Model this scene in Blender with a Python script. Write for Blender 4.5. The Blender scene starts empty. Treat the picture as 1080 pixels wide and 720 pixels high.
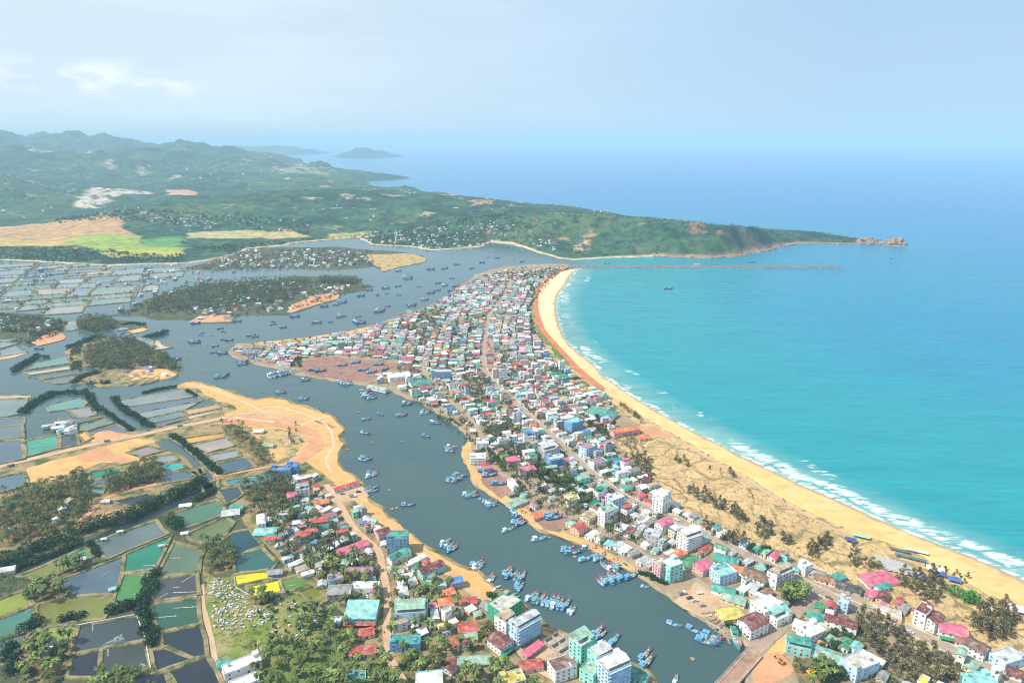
import bpy, math, random
import numpy as np
from mathutils import Vector, geometry
random.seed(7); rng = np.random.default_rng(7)
S = bpy.context.scene; COL = S.collection
R = math.radians
# ------------------------------------------------------------------ camera, sky, sun, exposure
CAM_H, PITCH, FPX = 350.0, R(16.4), 720.0            # metres above the sea, downward tilt, focal length in 1080-wide pixels
cd = bpy.data.cameras.new('camera'); cd.sensor_width = 36; cd.lens = 24; cd.clip_start = 1; cd.clip_end = 300000
cam = bpy.data.objects.new('camera', cd); COL.objects.link(cam)
cam.location = (0, 0, CAM_H); cam.rotation_euler = (R(90) - PITCH, 0, 0); S.camera = cam

SUN_EL, SUN_AZ = R(50), R(-104)                       # azimuth clockwise from +Y: the sun stands to the left, a little towards the viewer's back
sd = bpy.data.lights.new('sun', 'SUN'); sd.energy = 5.0; sd.angle = R(0.5); sd.color = (1.0, 0.93, 0.80)
sun = bpy.data.objects.new('sun', sd); COL.objects.link(sun)
sv = Vector((math.sin(SUN_AZ) * math.cos(SUN_EL), math.cos(SUN_AZ) * math.cos(SUN_EL), math.sin(SUN_EL)))
sun.rotation_euler = sv.to_track_quat('Z', 'Y').to_euler()

W = bpy.data.worlds.new('World'); S.world = W; W.use_nodes = True
nt = W.node_tree; nt.nodes.clear()
def N(t, k, **kw):
    n = t.nodes.new(k)
    for a, v in kw.items():
        if a.startswith('i_'):
            s = n.inputs[int(a[2:])] if a[2:].isdigit() else n.inputs[a[2:].replace('_', ' ')]
            s.default_value = v
        else: setattr(n, a, v)
    return n
sky = N(nt, 'ShaderNodeTexSky', sky_type='NISHITA'); sky.sun_disc = False
sky.sun_elevation = SUN_EL; sky.sun_rotation = SUN_AZ; sky.altitude = 0; sky.air_density = 1.0; sky.dust_density = 0.6; sky.ozone_density = 3.0
tc = N(nt, 'ShaderNodeTexCoord'); sep = N(nt, 'ShaderNodeSeparateXYZ'); nt.links.new(tc.outputs['Generated'], sep.inputs[0])
# thin cirrus: stretched noise over the direction
mp = N(nt, 'ShaderNodeMapping'); mp.inputs['Scale'].default_value = (1.6, 1.2, 9.0); mp.inputs['Location'].default_value = (0.3, 0, 0)
nt.links.new(tc.outputs['Generated'], mp.inputs[0])
n1 = N(nt, 'ShaderNodeTexNoise', i_Scale=1.7, i_Detail=6.0, i_Roughness=0.5); nt.links.new(mp.outputs[0], n1.inputs[0])
r1 = N(nt, 'ShaderNodeMapRange', i_1=0.44, i_2=0.72, i_4=0.34); nt.links.new(n1.outputs[0], r1.inputs[0])
rx = N(nt, 'ShaderNodeMapRange', i_1=0.42, i_2=-0.35, i_3=0.12, i_4=0.92); nt.links.new(sep.outputs[0], rx.inputs[0])   # more veil towards the left
mu = N(nt, 'ShaderNodeMath', operation='MULTIPLY'); nt.links.new(r1.outputs[0], mu.inputs[0]); nt.links.new(rx.outputs[0], mu.inputs[1])
ad = N(nt, 'ShaderNodeMath', operation='MULTIPLY_ADD', i_1=0.10, i_2=0.80); nt.links.new(rx.outputs[0], ad.inputs[0])
mx0 = N(nt, 'ShaderNodeMath', operation='ADD'); nt.links.new(mu.outputs[0], mx0.inputs[0]); nt.links.new(ad.outputs[0], mx0.inputs[1])
# low cumulus bank in the left distance
mp2 = N(nt, 'ShaderNodeMapping'); mp2.inputs['Scale'].default_value = (9, 9, 26); nt.links.new(tc.outputs['Generated'], mp2.inputs[0])
n2 = N(nt, 'ShaderNodeTexNoise', i_Scale=1.3, i_Detail=7.0, i_Roughness=0.55); nt.links.new(mp2.outputs[0], n2.inputs[0])
b1 = N(nt, 'ShaderNodeMapRange', i_1=0.045, i_2=0.07, interpolation_type='SMOOTHSTEP'); nt.links.new(sep.outputs[2], b1.inputs[0])
b2 = N(nt, 'ShaderNodeMapRange', i_1=0.10, i_2=0.07, interpolation_type='SMOOTHSTEP'); nt.links.new(sep.outputs[2], b2.inputs[0])
b3 = N(nt, 'ShaderNodeMapRange', i_1=-0.35, i_2=-0.45); nt.links.new(sep.outputs[0], b3.inputs[0])
m1 = N(nt, 'ShaderNodeMath', operation='MULTIPLY'); nt.links.new(b1.outputs[0], m1.inputs[0]); nt.links.new(b2.outputs[0], m1.inputs[1])
m2 = N(nt, 'ShaderNodeMath', operation='MULTIPLY'); nt.links.new(m1.outputs[0], m2.inputs[0]); nt.links.new(b3.outputs[0], m2.inputs[1])
r2 = N(nt, 'ShaderNodeMapRange', i_1=0.46, i_2=0.60, i_3=0, i_4=0.8); nt.links.new(n2.outputs[0], r2.inputs[0])
m3 = N(nt, 'ShaderNodeMath', operation='MULTIPLY'); nt.links.new(m2.outputs[0], m3.inputs[0]); nt.links.new(r2.outputs[0], m3.inputs[1])
mx1 = N(nt, 'ShaderNodeMix', data_type='RGBA'); nt.links.new(mx0.outputs[0], mx1.inputs['Factor']); nt.links.new(sky.outputs[0], mx1.inputs[6]); vc = N(nt, 'ShaderNodeMix', data_type='RGBA'); nt.links.new(rx.outputs[0], vc.inputs['Factor']); vc.inputs[6].default_value = (5.2, 8.0, 11.2, 1); vc.inputs[7].default_value = (8.9, 10.3, 11.3, 1); nt.links.new(vc.outputs[2], mx1.inputs[7])
mx2 = N(nt, 'ShaderNodeMix', data_type='RGBA'); nt.links.new(m3.outputs[0], mx2.inputs['Factor']); nt.links.new(mx1.outputs[2], mx2.inputs[6]); mx2.inputs[7].default_value = (13.2, 13.6, 13.8, 1)
bg = N(nt, 'ShaderNodeBackground', i_Strength=0.065); nt.links.new(mx2.outputs[2], bg.inputs[0])
wo = N(nt, 'ShaderNodeOutputWorld'); nt.links.new(bg.outputs[0], wo.inputs[0])
S.view_settings.view_transform = 'Standard'; S.view_settings.look = 'None'; S.view_settings.exposure = 0.44; S.view_settings.gamma = 1
S.render.engine = 'CYCLES'; S.cycles.use_denoising = True; S.cycles.filter_width = 1.1; S.cycles.volume_bounces = 2; S.cycles.max_bounces = 6; S.cycles.transparent_max_bounces = 6

# ------------------------------------------------------------------ helpers
CP, SP = math.cos(PITCH), math.sin(PITCH)
def G(px, py, z=0.0):
    """ground point seen at a photo pixel (1080 x 720), at height z"""
    x = (px - 540) / FPX; y = (360 - py) / FPX
    dx, dy, dz = x, CP + y * SP, -SP + y * CP
    t = (z - CAM_H) / dz
    return (dx * t, dy * t)
def Gs(pts, z=0.0): return [G(a, b, z) for a, b in pts]
def P(x, y, z=0.0):
    """photo pixel of a world point"""
    z -= CAM_H
    d = y * CP - z * SP; u = y * SP + z * CP
    return 540 + FPX * x / d, 360 - FPX * u / d
def smooth(pts, n=6):
    """Catmull-Rom through open point list"""
    out = []; p = [np.array(q, float) for q in pts]; p = [2 * p[0] - p[1]] + p + [2 * p[-1] - p[-2]]
    for i in range(1, len(p) - 2):
        for k in range(n):
            t = k / n
            out.append(0.5 * ((2 * p[i]) + (-p[i-1] + p[i+1]) * t + (2 * p[i-1] - 5 * p[i] + 4 * p[i+1] - p[i+2]) * t * t + (-p[i-1] + 3 * p[i] - 3 * p[i+1] + p[i+2]) * t ** 3))
    out.append(p[-2]); return [tuple(q) for q in out]
def rough(pts, amp=0.12, lev=2, seed=1, closed=True, amax=14):
    """midpoint-displaced outline, so shores and patches have uneven edges"""
    r = random.Random(seed); p = list(pts)
    for _ in range(lev):
        q = []
        for i in range(len(p) if closed else len(p) - 1):
            a, b = p[i], p[(i + 1) % len(p)]; L = math.hypot(b[0]-a[0], b[1]-a[1])
            k = max(-amax, min(amax, r.gauss(0, amp) * L)) if L > 3 else 0
            q += [a, ((a[0]+b[0])/2 - (b[1]-a[1])/max(L,.01)*k, (a[1]+b[1])/2 + (b[0]-a[0])/max(L,.01)*k)]
        if not closed: q.append(p[-1])
        p = q
    return p
def area2(p): return sum(p[i][0]*p[(i+1) % len(p)][1] - p[(i+1) % len(p)][0]*p[i][1] for i in range(len(p)))
def ccw(p): return list(p) if area2(p) > 0 else list(p)[::-1]
def offset(p, d):
    """outward offset of a ccw polygon"""
    out = []; n = len(p)
    for i in range(n):
        a, b, c = p[i-1], p[i], p[(i+1) % n]
        e1 = (b[0]-a[0], b[1]-a[1]); e2 = (c[0]-b[0], c[1]-b[1])
        l1 = math.hypot(*e1) or 1; l2 = math.hypot(*e2) or 1
        n1 = (e1[1]/l1, -e1[0]/l1); n2 = (e2[1]/l2, -e2[0]/l2)
        m = (n1[0]+n2[0], n1[1]+n2[1]); k = 1 + n1[0]*n2[0] + n1[1]*n2[1]
        k = max(k, 0.5); out.append((b[0] + m[0]/k*d, b[1] + m[1]/k*d))
    return out
def inpoly(X, Y, poly):
    X = np.asarray(X, float); Y = np.asarray(Y, float); r = np.zeros(X.shape, bool); n = len(poly)
    for i in range(n):
        (x1, y1), (x2, y2) = poly[i], poly[(i+1) % n]
        if y1 == y2: continue
        c = ((Y < y1) != (Y < y2)); r ^= c & (X < (x2-x1) * (Y-y1) / (y2-y1) + x1)
    return r
def dline(X, Y, line, closed=False):
    """distance to a polyline"""
    X = np.asarray(X, float); Y = np.asarray(Y, float); d = np.full(X.shape, 1e12)
    for i in range(len(line) if closed else len(line) - 1):
        (x1, y1), (x2, y2) = line[i], line[(i+1) % len(line)]
        ux, uy = x2-x1, y2-y1; L = ux*ux+uy*uy or 1e-9
        t = np.clip(((X-x1)*ux + (Y-y1)*uy) / L, 0, 1)
        np.minimum(d, (X-x1-t*ux)**2 + (Y-y1-t*uy)**2, out=d)
    return np.sqrt(d)

# materials -------------------------------------------------------
MATS = {}
def new_mat(name):
    m = bpy.data.materials.new(name); m.use_nodes = True; t = m.node_tree; t.nodes.clear()
    o = N(t, 'ShaderNodeOutputMaterial'); b = N(t, 'ShaderNodeBsdfPrincipled'); t.links.new(b.outputs[0], o.inputs[0])
    return m, t, b
def pos(t, scale=(1, 1, 1), rot=(0, 0, 0)):
    g = N(t, 'ShaderNodeNewGeometry'); m = N(t, 'ShaderNodeMapping'); m.inputs['Scale'].default_value = scale; m.inputs['Rotation'].default_value = rot
    t.links.new(g.outputs['Position'], m.inputs[0]); return m.outputs[0]
def noise(t, vec, scale, detail=4, rough_=0.55, lo=0.35, hi=0.65):
    n = N(t, 'ShaderNodeTexNoise', i_Scale=scale, i_Detail=detail, i_Roughness=rough_); t.links.new(vec, n.inputs[0])
    r = N(t, 'ShaderNodeMapRange', i_1=lo, i_2=hi); t.links.new(n.outputs[0], r.inputs[0]); return r.outputs[0]
def mixc(t, f, a, b):
    m = N(t, 'ShaderNodeMix', data_type='RGBA')
    if isinstance(f, (int, float)): m.inputs['Factor'].default_value = f
    else: t.links.new(f, m.inputs['Factor'])
    for k, v in ((6, a), (7, b)):
        if isinstance(v, tuple): m.inputs[k].default_value = (*v[:3], 1)
        else: t.links.new(v, m.inputs[k])
    return m.outputs[2]
def bump(t, b, h, dist, strength=1.0):
    n = N(t, 'ShaderNodeBump', i_Strength=strength, i_Distance=dist); t.links.new(h, n.inputs['Height']); t.links.new(n.outputs[0], b.inputs['Normal'])
def plain(name, c, rough_=0.75, var=0.35, sc=0.25, metal=0.0, spec=0.3):
    """paint, plaster or sheet metal with weathering of its own"""
    if name in MATS: return MATS[name]
    m, t, b = new_mat(name); v = pos(t)
    f1 = noise(t, v, sc, 5, 0.6); f2 = noise(t, v, sc * 7, 3, 0.6, 0.45, 0.75)
    dk = tuple(x * (1 - var) for x in c); lt = tuple(min(0.85, x * (1 + var * .25) + .01) for x in c)
    g = sum(c) / 3; dirt = tuple(x * .55 + k * .35 for x, k in zip(c, (g * .8, g * .7, g * .55)))
    c1 = mixc(t, f1, dk, lt); fm = N(t, 'ShaderNodeMath', operation='MULTIPLY', i_1=var); t.links.new(f2, fm.inputs[0])
    c2 = mixc(t, fm.outputs[0], c1, dirt)
    if name.startswith('wall_'):                                      # rain streaks and stained plaster
        st = noise(t, pos(t, (1, 1, .10)), .8, 4, .65, .50, .72); k = N(t, 'ShaderNodeMath', operation='MULTIPLY', i_1=.5); t.links.new(st, k.inputs[0]); c2 = mixc(t, k.outputs[0], c2, tuple(x * .5 + .03 for x in c))
    if name.startswith('roof_'):                                      # patched sheets: rust and bleached areas
        k = N(t, 'ShaderNodeMath', operation='MULTIPLY', i_1=.6); t.links.new(noise(t, v, .30, 4, .6, .54, .60), k.inputs[0]); c2 = mixc(t, k.outputs[0], c2, (.24 + c[0]*.15, .15 + c[1]*.3, .10 + c[2]*.3))
        k = N(t, 'ShaderNodeMath', operation='MULTIPLY', i_1=.45); t.links.new(noise(t, pos(t, (1, 1, 1), (0, 0, .7)), .17, 3, .6, .56, .62), k.inputs[0]); c2 = mixc(t, k.outputs[0], c2, tuple(x * .5 + .26 for x in c))
    t.links.new(c2, b.inputs['Base Color'])
    b.inputs['Roughness'].default_value = rough_; b.inputs['Metallic'].default_value = metal; b.inputs['Specular IOR Level'].default_value = spec
    MATS[name] = m; return m
def ground_mat(name, cols, scales=(0.012, 0.08, 0.5), dots=None, rough_=0.95, bumpd=0.3):
    """natural ground: three colours mixed by noises of three sizes, optional darker tufts"""
    m, t, b = new_mat(name); v = pos(t)
    c = mixc(t, noise(t, v, scales[0], 4, .6), cols[0], cols[1])
    c = mixc(t, noise(t, v, scales[1], 4, .6, .42, .68), c, cols[2])
    n3 = noise(t, v, scales[2], 4, .65, .3, .7)
    c = mixc(t, n3, mixc(t, 0.25, c, (0.02, 0.02, 0.02)), c)
    if dots:
        col, sc, lo, hi = dots
        c = mixc(t, noise(t, v, sc, 5, .7, lo, hi), c, col)
    t.links.new(c, b.inputs['Base Color']); b.inputs['Roughness'].default_value = rough_; b.inputs['Specular IOR Level'].default_value = 0.1
    bump(t, b, n3, bumpd); MATS[name] = m; return m
def attr_mat(name, rough_=0.9, sc=0.2, amt=0.35, bumpd=0.0):
    """colour stored per face, broken up by noise"""
    m, t, b = new_mat(name); v = pos(t); a = N(t, 'ShaderNodeAttribute', attribute_name='Col')
    f = noise(t, v, sc, 5, .62, .3, .7); x = N(t, 'ShaderNodeMapRange', i_3=1 - amt, i_4=1 + amt * .5); t.links.new(f, x.inputs[0])
    mm = N(t, 'ShaderNodeVectorMath', operation='SCALE'); t.links.new(a.outputs['Color'], mm.inputs[0]); t.links.new(x.outputs[0], mm.inputs['Scale'])
    t.links.new(mm.outputs[0], b.inputs['Base Color']); b.inputs['Roughness'].default_value = rough_; b.inputs['Specular IOR Level'].default_value = 0.15
    if bumpd: bump(t, b, f, bumpd)
    MATS[name] = m; return m

# mesh building ---------------------------------------------------
class MB:
    def __init__(s): s.v = []; s.f = []; s.m = []; s.c = []; s.mats = []
    def mi(s, m):
        if m not in s.mats: s.mats.append(m)
        return s.mats.index(m)
    def add(s, vs, fs, m=0, c=None):
        o = len(s.v); s.v += vs; s.f += [tuple(i + o for i in f) for f in fs]; s.m += [m] * len(fs); s.c += [c] * len(fs)
    def box(s, cx, cy, z0, sx, sy, sz, a=0.0, m=0, c=None, bottom=False):
        ca, sa = math.cos(a), math.sin(a); vs = []
        for z in (z0, z0 + sz):
            for x, y in ((-sx/2, -sy/2), (sx/2, -sy/2), (sx/2, sy/2), (-sx/2, sy/2)): vs.append((cx + x*ca - y*sa, cy + x*sa + y*ca, z))
        fs = [(4, 5, 6, 7), (0, 1, 5, 4), (1, 2, 6, 5), (2, 3, 7, 6), (3, 0, 4, 7)]
        if bottom: fs.append((3, 2, 1, 0))
        s.add(vs, fs, m, c)
    def tube(s, p, q, r0, r1, n=6, m=0, c=None, cap=True):
        p, q = Vector(p), Vector(q); d = (q - p).normalized(); u = d.orthogonal().normalized(); w = d.cross(u); vs = []
        for a, r in ((p, r0), (q, r1)):
            for k in range(n): an = 2*math.pi*k/n; vs.append(tuple(a + (u*math.cos(an) + w*math.sin(an)) * r))
        fs = [(k, (k+1) % n, n + (k+1) % n, n + k) for k in range(n)]
        if cap: fs.append(tuple(range(n, 2*n)))
        s.add(vs, fs, m, c)
    def mesh(s, name, mats=None):
        me = bpy.data.meshes.new(name); me.from_pydata(s.v, [], s.f)
        for m in (mats or s.mats): me.materials.append(m)
        if any(s.m): me.polygons.foreach_set('material_index', s.m)
        if any(c is not None for c in s.c):
            ca = me.color_attributes.new('Col', 'FLOAT_COLOR', 'CORNER')
            ls = np.zeros(len(me.polygons), int); me.polygons.foreach_get('loop_total', ls)
            arr = np.repeat(np.array([(c or (.5, .5, .5)) for c in s.c], float), ls, axis=0)
            ca.data.foreach_set('color', np.c_[arr, np.ones(len(arr))].astype(np.float32).ravel())
        me.update(); return me
def link(name, me, parent=None, loc=None, rz=None, **props):
    o = bpy.data.objects.new(name, me); COL.objects.link(o)
    if parent is not None: o.parent = parent
    if loc is not None: o.location = loc
    if rz is not None: o.rotation_euler = (0, 0, rz)
    for k, v in props.items(): o[k] = v
    return o
def thing(name, label, cat, loc=(0, 0, 0), rz=0.0, group=None, me=None):
    o = link(name, me, None, loc, rz); o['label'] = label; o['category'] = cat
    if group: o['group'] = group
    return o
def copy_tree(src, loc=None, rz=None, label=None, group=None, scale=None):
    r = src.copy(); COL.objects.link(r)
    for ch in src.children:
        c = ch.copy(); COL.objects.link(c); c.parent = r
        for g in ch.children: d = g.copy(); COL.objects.link(d); d.parent = c
    if loc is not None: r.location = loc
    if rz is not None: r.rotation_euler = (0, 0, rz)
    if label: r['label'] = label
    if group: r['group'] = group
    if scale: r.scale = scale
    return r
def fill(mb, poly, z, m=0, c=None):
    """flat sheet"""
    poly = ccw(poly); vs = [(x, y, z) for x, y in poly]
    tris = geometry.tessellate_polygon([[Vector(v) for v in vs]])
    fs = []
    for a, b, c_ in tris:
        A, B, C = vs[a], vs[b], vs[c_]
        fs.append((a, b, c_) if (B[0]-A[0])*(C[1]-A[1]) - (B[1]-A[1])*(C[0]-A[0]) > 0 else (a, c_, b))
    mb.add(vs, fs, m, c); return poly
def sheet(name, poly, z, mat, bank=0.0, drop=0.0, kind='structure'):
    """flat land or water with a sloping bank round it"""
    mb = MB(); p = fill(mb, poly, z)
    if bank:
        q = offset(p, bank); n = len(p)
        mb.add([(x, y, z) for x, y in p] + [(x, y, z - drop) for x, y in q], [(i, n + i, n + (i+1) % n, (i+1) % n) for i in range(n)])
    return link(name, mb.mesh(name, [mat]), kind=kind)
def ribbon(mb, line, w, z, m=0, c=None):
    n = len(line); L = []; Rr = []
    for i in range(n):
        a = line[max(0, i-1)]; b = line[min(n-1, i+1)]; dx, dy = b[0]-a[0], b[1]-a[1]; l = math.hypot(dx, dy) or 1
        ww = w[i] if isinstance(w, (list, tuple)) else w
        L.append((line[i][0] - dy/l*ww/2, line[i][1] + dx/l*ww/2, z)); Rr.append((line[i][0] + dy/l*ww/2, line[i][1] - dx/l*ww/2, z))
    mb.add(L + Rr, [(i, n+i, n+i+1, i+1) for i in range(n-1)], m, c)

# occupancy raster, one cell per metre ------------------------------
OX, OY, OW, OH = -1300, 250, 2700, 2300
OCC = np.zeros((OH, OW), bool)
def cells(poly):
    xs = [p[0] for p in poly]; ys = [p[1] for p in poly]
    x0, x1 = int(max(0, min(xs) - OX)), int(min(OW, max(xs) - OX + 2)); y0, y1 = int(max(0, min(ys) - OY)), int(min(OH, max(ys) - OY + 2))
    if x1 <= x0 or y1 <= y0: return None
    gx, gy = np.meshgrid(np.arange(x0, x1) + OX, np.arange(y0, y1) + OY)
    return (slice(y0, y1), slice(x0, x1)), inpoly(gx, gy, poly)
def block(poly):
    c = cells(poly)
    if c: OCC[c[0]] |= c[1]
def free(poly):
    c = cells(poly); return bool(c) and not (OCC[c[0]] & c[1]).any()
def zone(*polys):
    z = np.zeros((OH, OW), bool)
    for p in polys:
        c = cells(p)
        if c: z[c[0]] |= c[1]
    return z
def at(mask, x, y):
    i, j = int(y - OY), int(x - OX); return 0 <= i < OH and 0 <= j < OW and bool(mask[i, j])
def rect(x, y, w, d, a, g=0.0):
    ca, sa = math.cos(a), math.sin(a)
    return [(x + u*ca - v*sa, y + u*sa + v*ca) for u, v in ((-w/2-g, -d/2-g), (w/2+g, -d/2-g), (w/2+g, d/2+g), (-w/2-g, d/2+g))]
def block_line(line, w):
    for i in range(len(line) - 1):
        (x1, y1), (x2, y2) = line[i], line[i+1]
        block(rect((x1+x2)/2, (y1+y2)/2, math.hypot(x2-x1, y2-y1) + w*.5, w, math.atan2(y2-y1, x2-x1)))
# ------------------------------------------------------------------ the setting: shores, sea, hills
def zq(ox, oy, s, *pts): return [(ox + a / s, oy + b / s) for a, b in pts]
BEACH_W = smooth(Gs([(612,282.5),(604,288),(597,300),(589,310),(586,322),(588,337),(594,355),(607,370),(625,384),(636,397),(650,406),(665,417),(685,429),(712,445),(735,457),(784,482),(829,504),(860,518),(900,535.5),(938,553),(982,571),(1024,587),(1051,599),(1130,636),(1230,690)]), 8)
BEACH_U = smooth(Gs([(588,288),(578,293),(570,302),(565,325),(571,347),(590,370),(615,392),(635,410),(652,422),(680,440),(713,459),(749,480),(784,500),(824,524),(860,542),(900,560),(915,565),(964,583),(995,600),(1033,621),(1064,636),(1120,664),(1220,720)]), 8)
SPIT_W = Gs([(600,279),(590,279),(560,279),(530,282),(505,289),(490,299),(476,309),(460,320),(440,328),(418,335),(400,341),(380,347),(365,350.5),(345,353),(320,357),(295,359.5),(270,361.5),(250,363),(241,371),(252,378),(270,384),(295,389.5),(315,395.5),(345,399.5),(377,405),(410,410),(430,420),(450,428),(470,440),(485,450),(493,461),(489,471),(489,482),(495,493),(498,504),(509,515),(527,527),(544,538),(556,547),(564,555),(582,562),(600,569),(615,574),(631,582),(649,593),(669,603),(680,610),(700,624),(713,634),(733,648),(747,655),(757,664),(767,671),(782,674),(792,681),(797,688),(792,700),(787,716),(790,735),(805,780)])
SPIT = SPIT_W + Gs([(1250,780)]) + BEACH_U[::-1]
WEST = Gs([(700,760),(690,722),(680,705),(662,699),(640,688),(626,680),(611,674),(595,668),(573,657),(566,649),(556,641),(545,632),(532,626),(522,621),(514,612),(504,602),(484,596),(470,588),(458,581),(440,569),(429,560),(411,546),(389,527),(384,513),(371,500),(358,491),(357,478),(364,468),(357,459),(364,452),(353,441),(345,436),(330,431),(302,421),(287,419),(270,421),(255,417),(240,412),(226,407),(212,403),(197,402.5),(189,406),(197,413),(215,418),(232,424),(236,433),(205,441),(190,446),(170,452),(150,455),(128,457),(112,455),(98,462),(92,466),(66,472),(30,486),(-20,496),(-60,505),(-60,760)])
LAND_Z = 1.5
# value noise
def vnoise(x, y, seed=0):
    xi = np.floor(x).astype(np.int64); yi = np.floor(y).astype(np.int64); fx = x - xi; fy = y - yi
    fx = fx*fx*(3-2*fx); fy = fy*fy*(3-2*fy)
    def h(a, b):
        n = (a * 374761393 + b * 668265263 + seed * 974634777) & 0xffffffff
        n = ((n ^ (n >> 13)) * 1274126177) & 0xffffffff
        return ((n ^ (n >> 16)) & 0xffff) / 65535.0
    return (h(xi, yi)*(1-fx) + h(xi+1, yi)*fx)*(1-fy) + (h(xi, yi+1)*(1-fx) + h(xi+1, yi+1)*fx)*fy
def fbm(x, y, o=4, seed=0, g=0.5):
    s = 0; a = 1; t = 0
    for k in range(o): s = s + a * vnoise(x * 2**k + 17*k, y * 2**k - 9*k, seed + k); t += a; a *= g
    return s / t
def polar(r0, r1, nr, a0, a1, na):
    r = r0 * (r1 / r0) ** (np.arange(nr) / (nr - 1)); a = np.radians(np.linspace(a0, a1, na)); rr, aa = np.meshgrid(r, a, indexing='ij')
    return rr, aa, rr*np.sin(aa), rr*np.cos(aa)
def grid_mesh(name, X, Y, Z, mat, keep=None, attrs=None, cols=None):
    nr, na = X.shape; idx = np.arange(nr*na).reshape(nr, na)
    q = np.stack([idx[:-1, :-1], idx[:-1, 1:], idx[1:, 1:], idx[1:, :-1]], -1).reshape(-1, 4)[:, ::-1]
    if keep is not None:
        k = keep.ravel(); q = q[k[q].any(1)]; used = np.unique(q); re = np.full(nr*na, -1); re[used] = np.arange(len(used)); q = re[q]
    else: used = np.arange(nr*na)
    co = np.stack([X.ravel()[used], Y.ravel()[used], Z.ravel()[used]], -1)
    me = bpy.data.meshes.new(name); me.vertices.add(len(co)); me.vertices.foreach_set('co', co.astype(np.float32).ravel())
    me.loops.add(q.size); me.loops.foreach_set('vertex_index', q.ravel().astype(np.int32))
    me.polygons.add(len(q)); me.polygons.foreach_set('loop_start', np.arange(0, q.size, 4, dtype=np.int32)); me.polygons.foreach_set('loop_total', np.full(len(q), 4, np.int32))
    me.update(calc_edges=True); me.validate()
    for k, v in (attrs or {}).items():
        a = me.attributes.new(k, 'FLOAT', 'POINT'); a.data.foreach_set('value', v.ravel()[used].astype(np.float32))
    if cols is not None:
        a = me.color_attributes.new('Col', 'FLOAT_COLOR', 'POINT'); c = cols.reshape(-1, 3)[used]
        a.data.foreach_set('color', np.c_[c, np.ones(len(c))].astype(np.float32).ravel())
    me.polygons.foreach_set('use_smooth', np.ones(len(q), bool)); me.materials.append(mat)
    return me
# sea: one sheet to the horizon; depth (distance from the beach) and lagoon silt are measured in metres over the ground
rr, aa, X, Y = polar(180, 120000, 620, -56, 56, 420)
near = rr < 9000
shore = np.full(X.shape, 9000.0); shore[near] = dline(X[near], Y[near], BEACH_W); shore = np.where(near, shore, 9000)
LAG = Gs([(614,277.5),(560,300),(600,380),(700,480),(1100,720),(1100,800),(-600,800),(-600,262),(300,245),(500,248),(606,272)])
lag = np.zeros(X.shape); k = rr < 4500
dl = dline(X[k], Y[k], LAG, True); ins = inpoly(X[k], Y[k], LAG); lag[k] = np.clip(np.where(ins, dl, -dl) / 120 + 0.5, 0, 1)
wm, t, b = new_mat('sea_water'); v = pos(t)
aS = N(t, 'ShaderNodeAttribute', attribute_name='shore').outputs['Fac']; aL = N(t, 'ShaderNodeAttribute', attribute_name='lagoon').outputs['Fac']
def mr(t, val, a, b_, c=0.0, d=1.0, smoothst=False):
    n = N(t, 'ShaderNodeMapRange', i_1=a, i_2=b_, i_3=c, i_4=d)
    if smoothst: n.interpolation_type = 'SMOOTHSTEP'
    t.links.new(val, n.inputs[0]); return n.outputs[0]
def mth(t, op, a, b_=None):
    n = N(t, 'ShaderNodeMath', operation=op)
    for i, x in enumerate((a, b_)):
        if x is None: continue
        if isinstance(x, (int, float)): n.inputs[i].default_value = x
        else: t.links.new(x, n.inputs[i])
    return n.outputs[0]
big = noise(t, v, 0.0022, 4, .55, .3, .7); sw = mth(t, 'ADD', aS, mth(t, 'MULTIPLY', mth(t, 'SUBTRACT', big, 0.5), 260.0)); 
c = mixc(t, mr(t, aS, 0, 60), (0.15, 0.35, 0.31), (0.015, 0.265, 0.285))
c = mixc(t, mr(t, sw, 120, 800, 0, 1, True), c, (0.005, 0.20, 0.335))
c = mixc(t, mr(t, sw, 650, 2600, 0, 1, True), c, (0.010, 0.145, 0.375))
c = mixc(t, mr(t, aS, 2500, 8000), c, (0.012, 0.15, 0.36))
lagc = mixc(t, noise(t, v, 0.006, 4, .55, .3, .7), (0.040, 0.078, 0.080), (0.052, 0.092, 0.092))
mot = noise(t, pos(t, (.3, 1.3, 1), (0, 0, .42)), 0.02, 5, .62, .3, .7); mott = noise(t, pos(t, (.22, 1.6, 1), (0, 0, .5)), 0.11, 4, .6, .3, .7)
c = mixc(t, mth(t, 'MULTIPLY', mot, .38), c, (0.006, 0.13, 0.20)); c = mixc(t, mth(t, 'MULTIPLY', mott, .30), c, (0.006, 0.11, 0.20))
c = mixc(t, aL, c, lagc)
# surf: ragged swash on the sand and broken crests a little way out, in sets along the shore
open_ = mth(t, 'SUBTRACT', 1.0, aL); va_ = pos(t, (.32, 1.25, 1), (0, 0, -math.atan2(G(900,535)[1]-G(685,429)[1], G(900,535)[0]-G(685,429)[0]))); fine = noise(t, va_, 0.14, 6, .68, .3, .7); mid = noise(t, va_, 0.03, 4, .6, .35, .65); sets = noise(t, v, 0.0075, 2, .5, .42, .60)
d1 = mth(t, 'ADD', aS, mth(t, 'MULTIPLY', mth(t, 'SUBTRACT', mid, 0.5), 12.0))
swash = mth(t, 'MULTIPLY', mr(t, d1, 7, 2.5), mr(t, fine, .38, .68))
band = mth(t, 'MULTIPLY', mr(t, d1, 8, 13, 0, 1, True), mr(t, d1, 34, 18, 0, 1, True))
nearb = mr(t, N(t, 'ShaderNodeSeparateXYZ').outputs[1], 1500, 700); t.links.new(v, nearb.node.inputs[0].links[0].from_node.inputs[0])
crest = mth(t, 'MULTIPLY', mth(t, 'MULTIPLY', band, mr(t, mth(t, 'ADD', fine, mth(t, 'MULTIPLY', nearb, .10)), .46, .74)), mr(t, sets, .30, .8))
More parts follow.
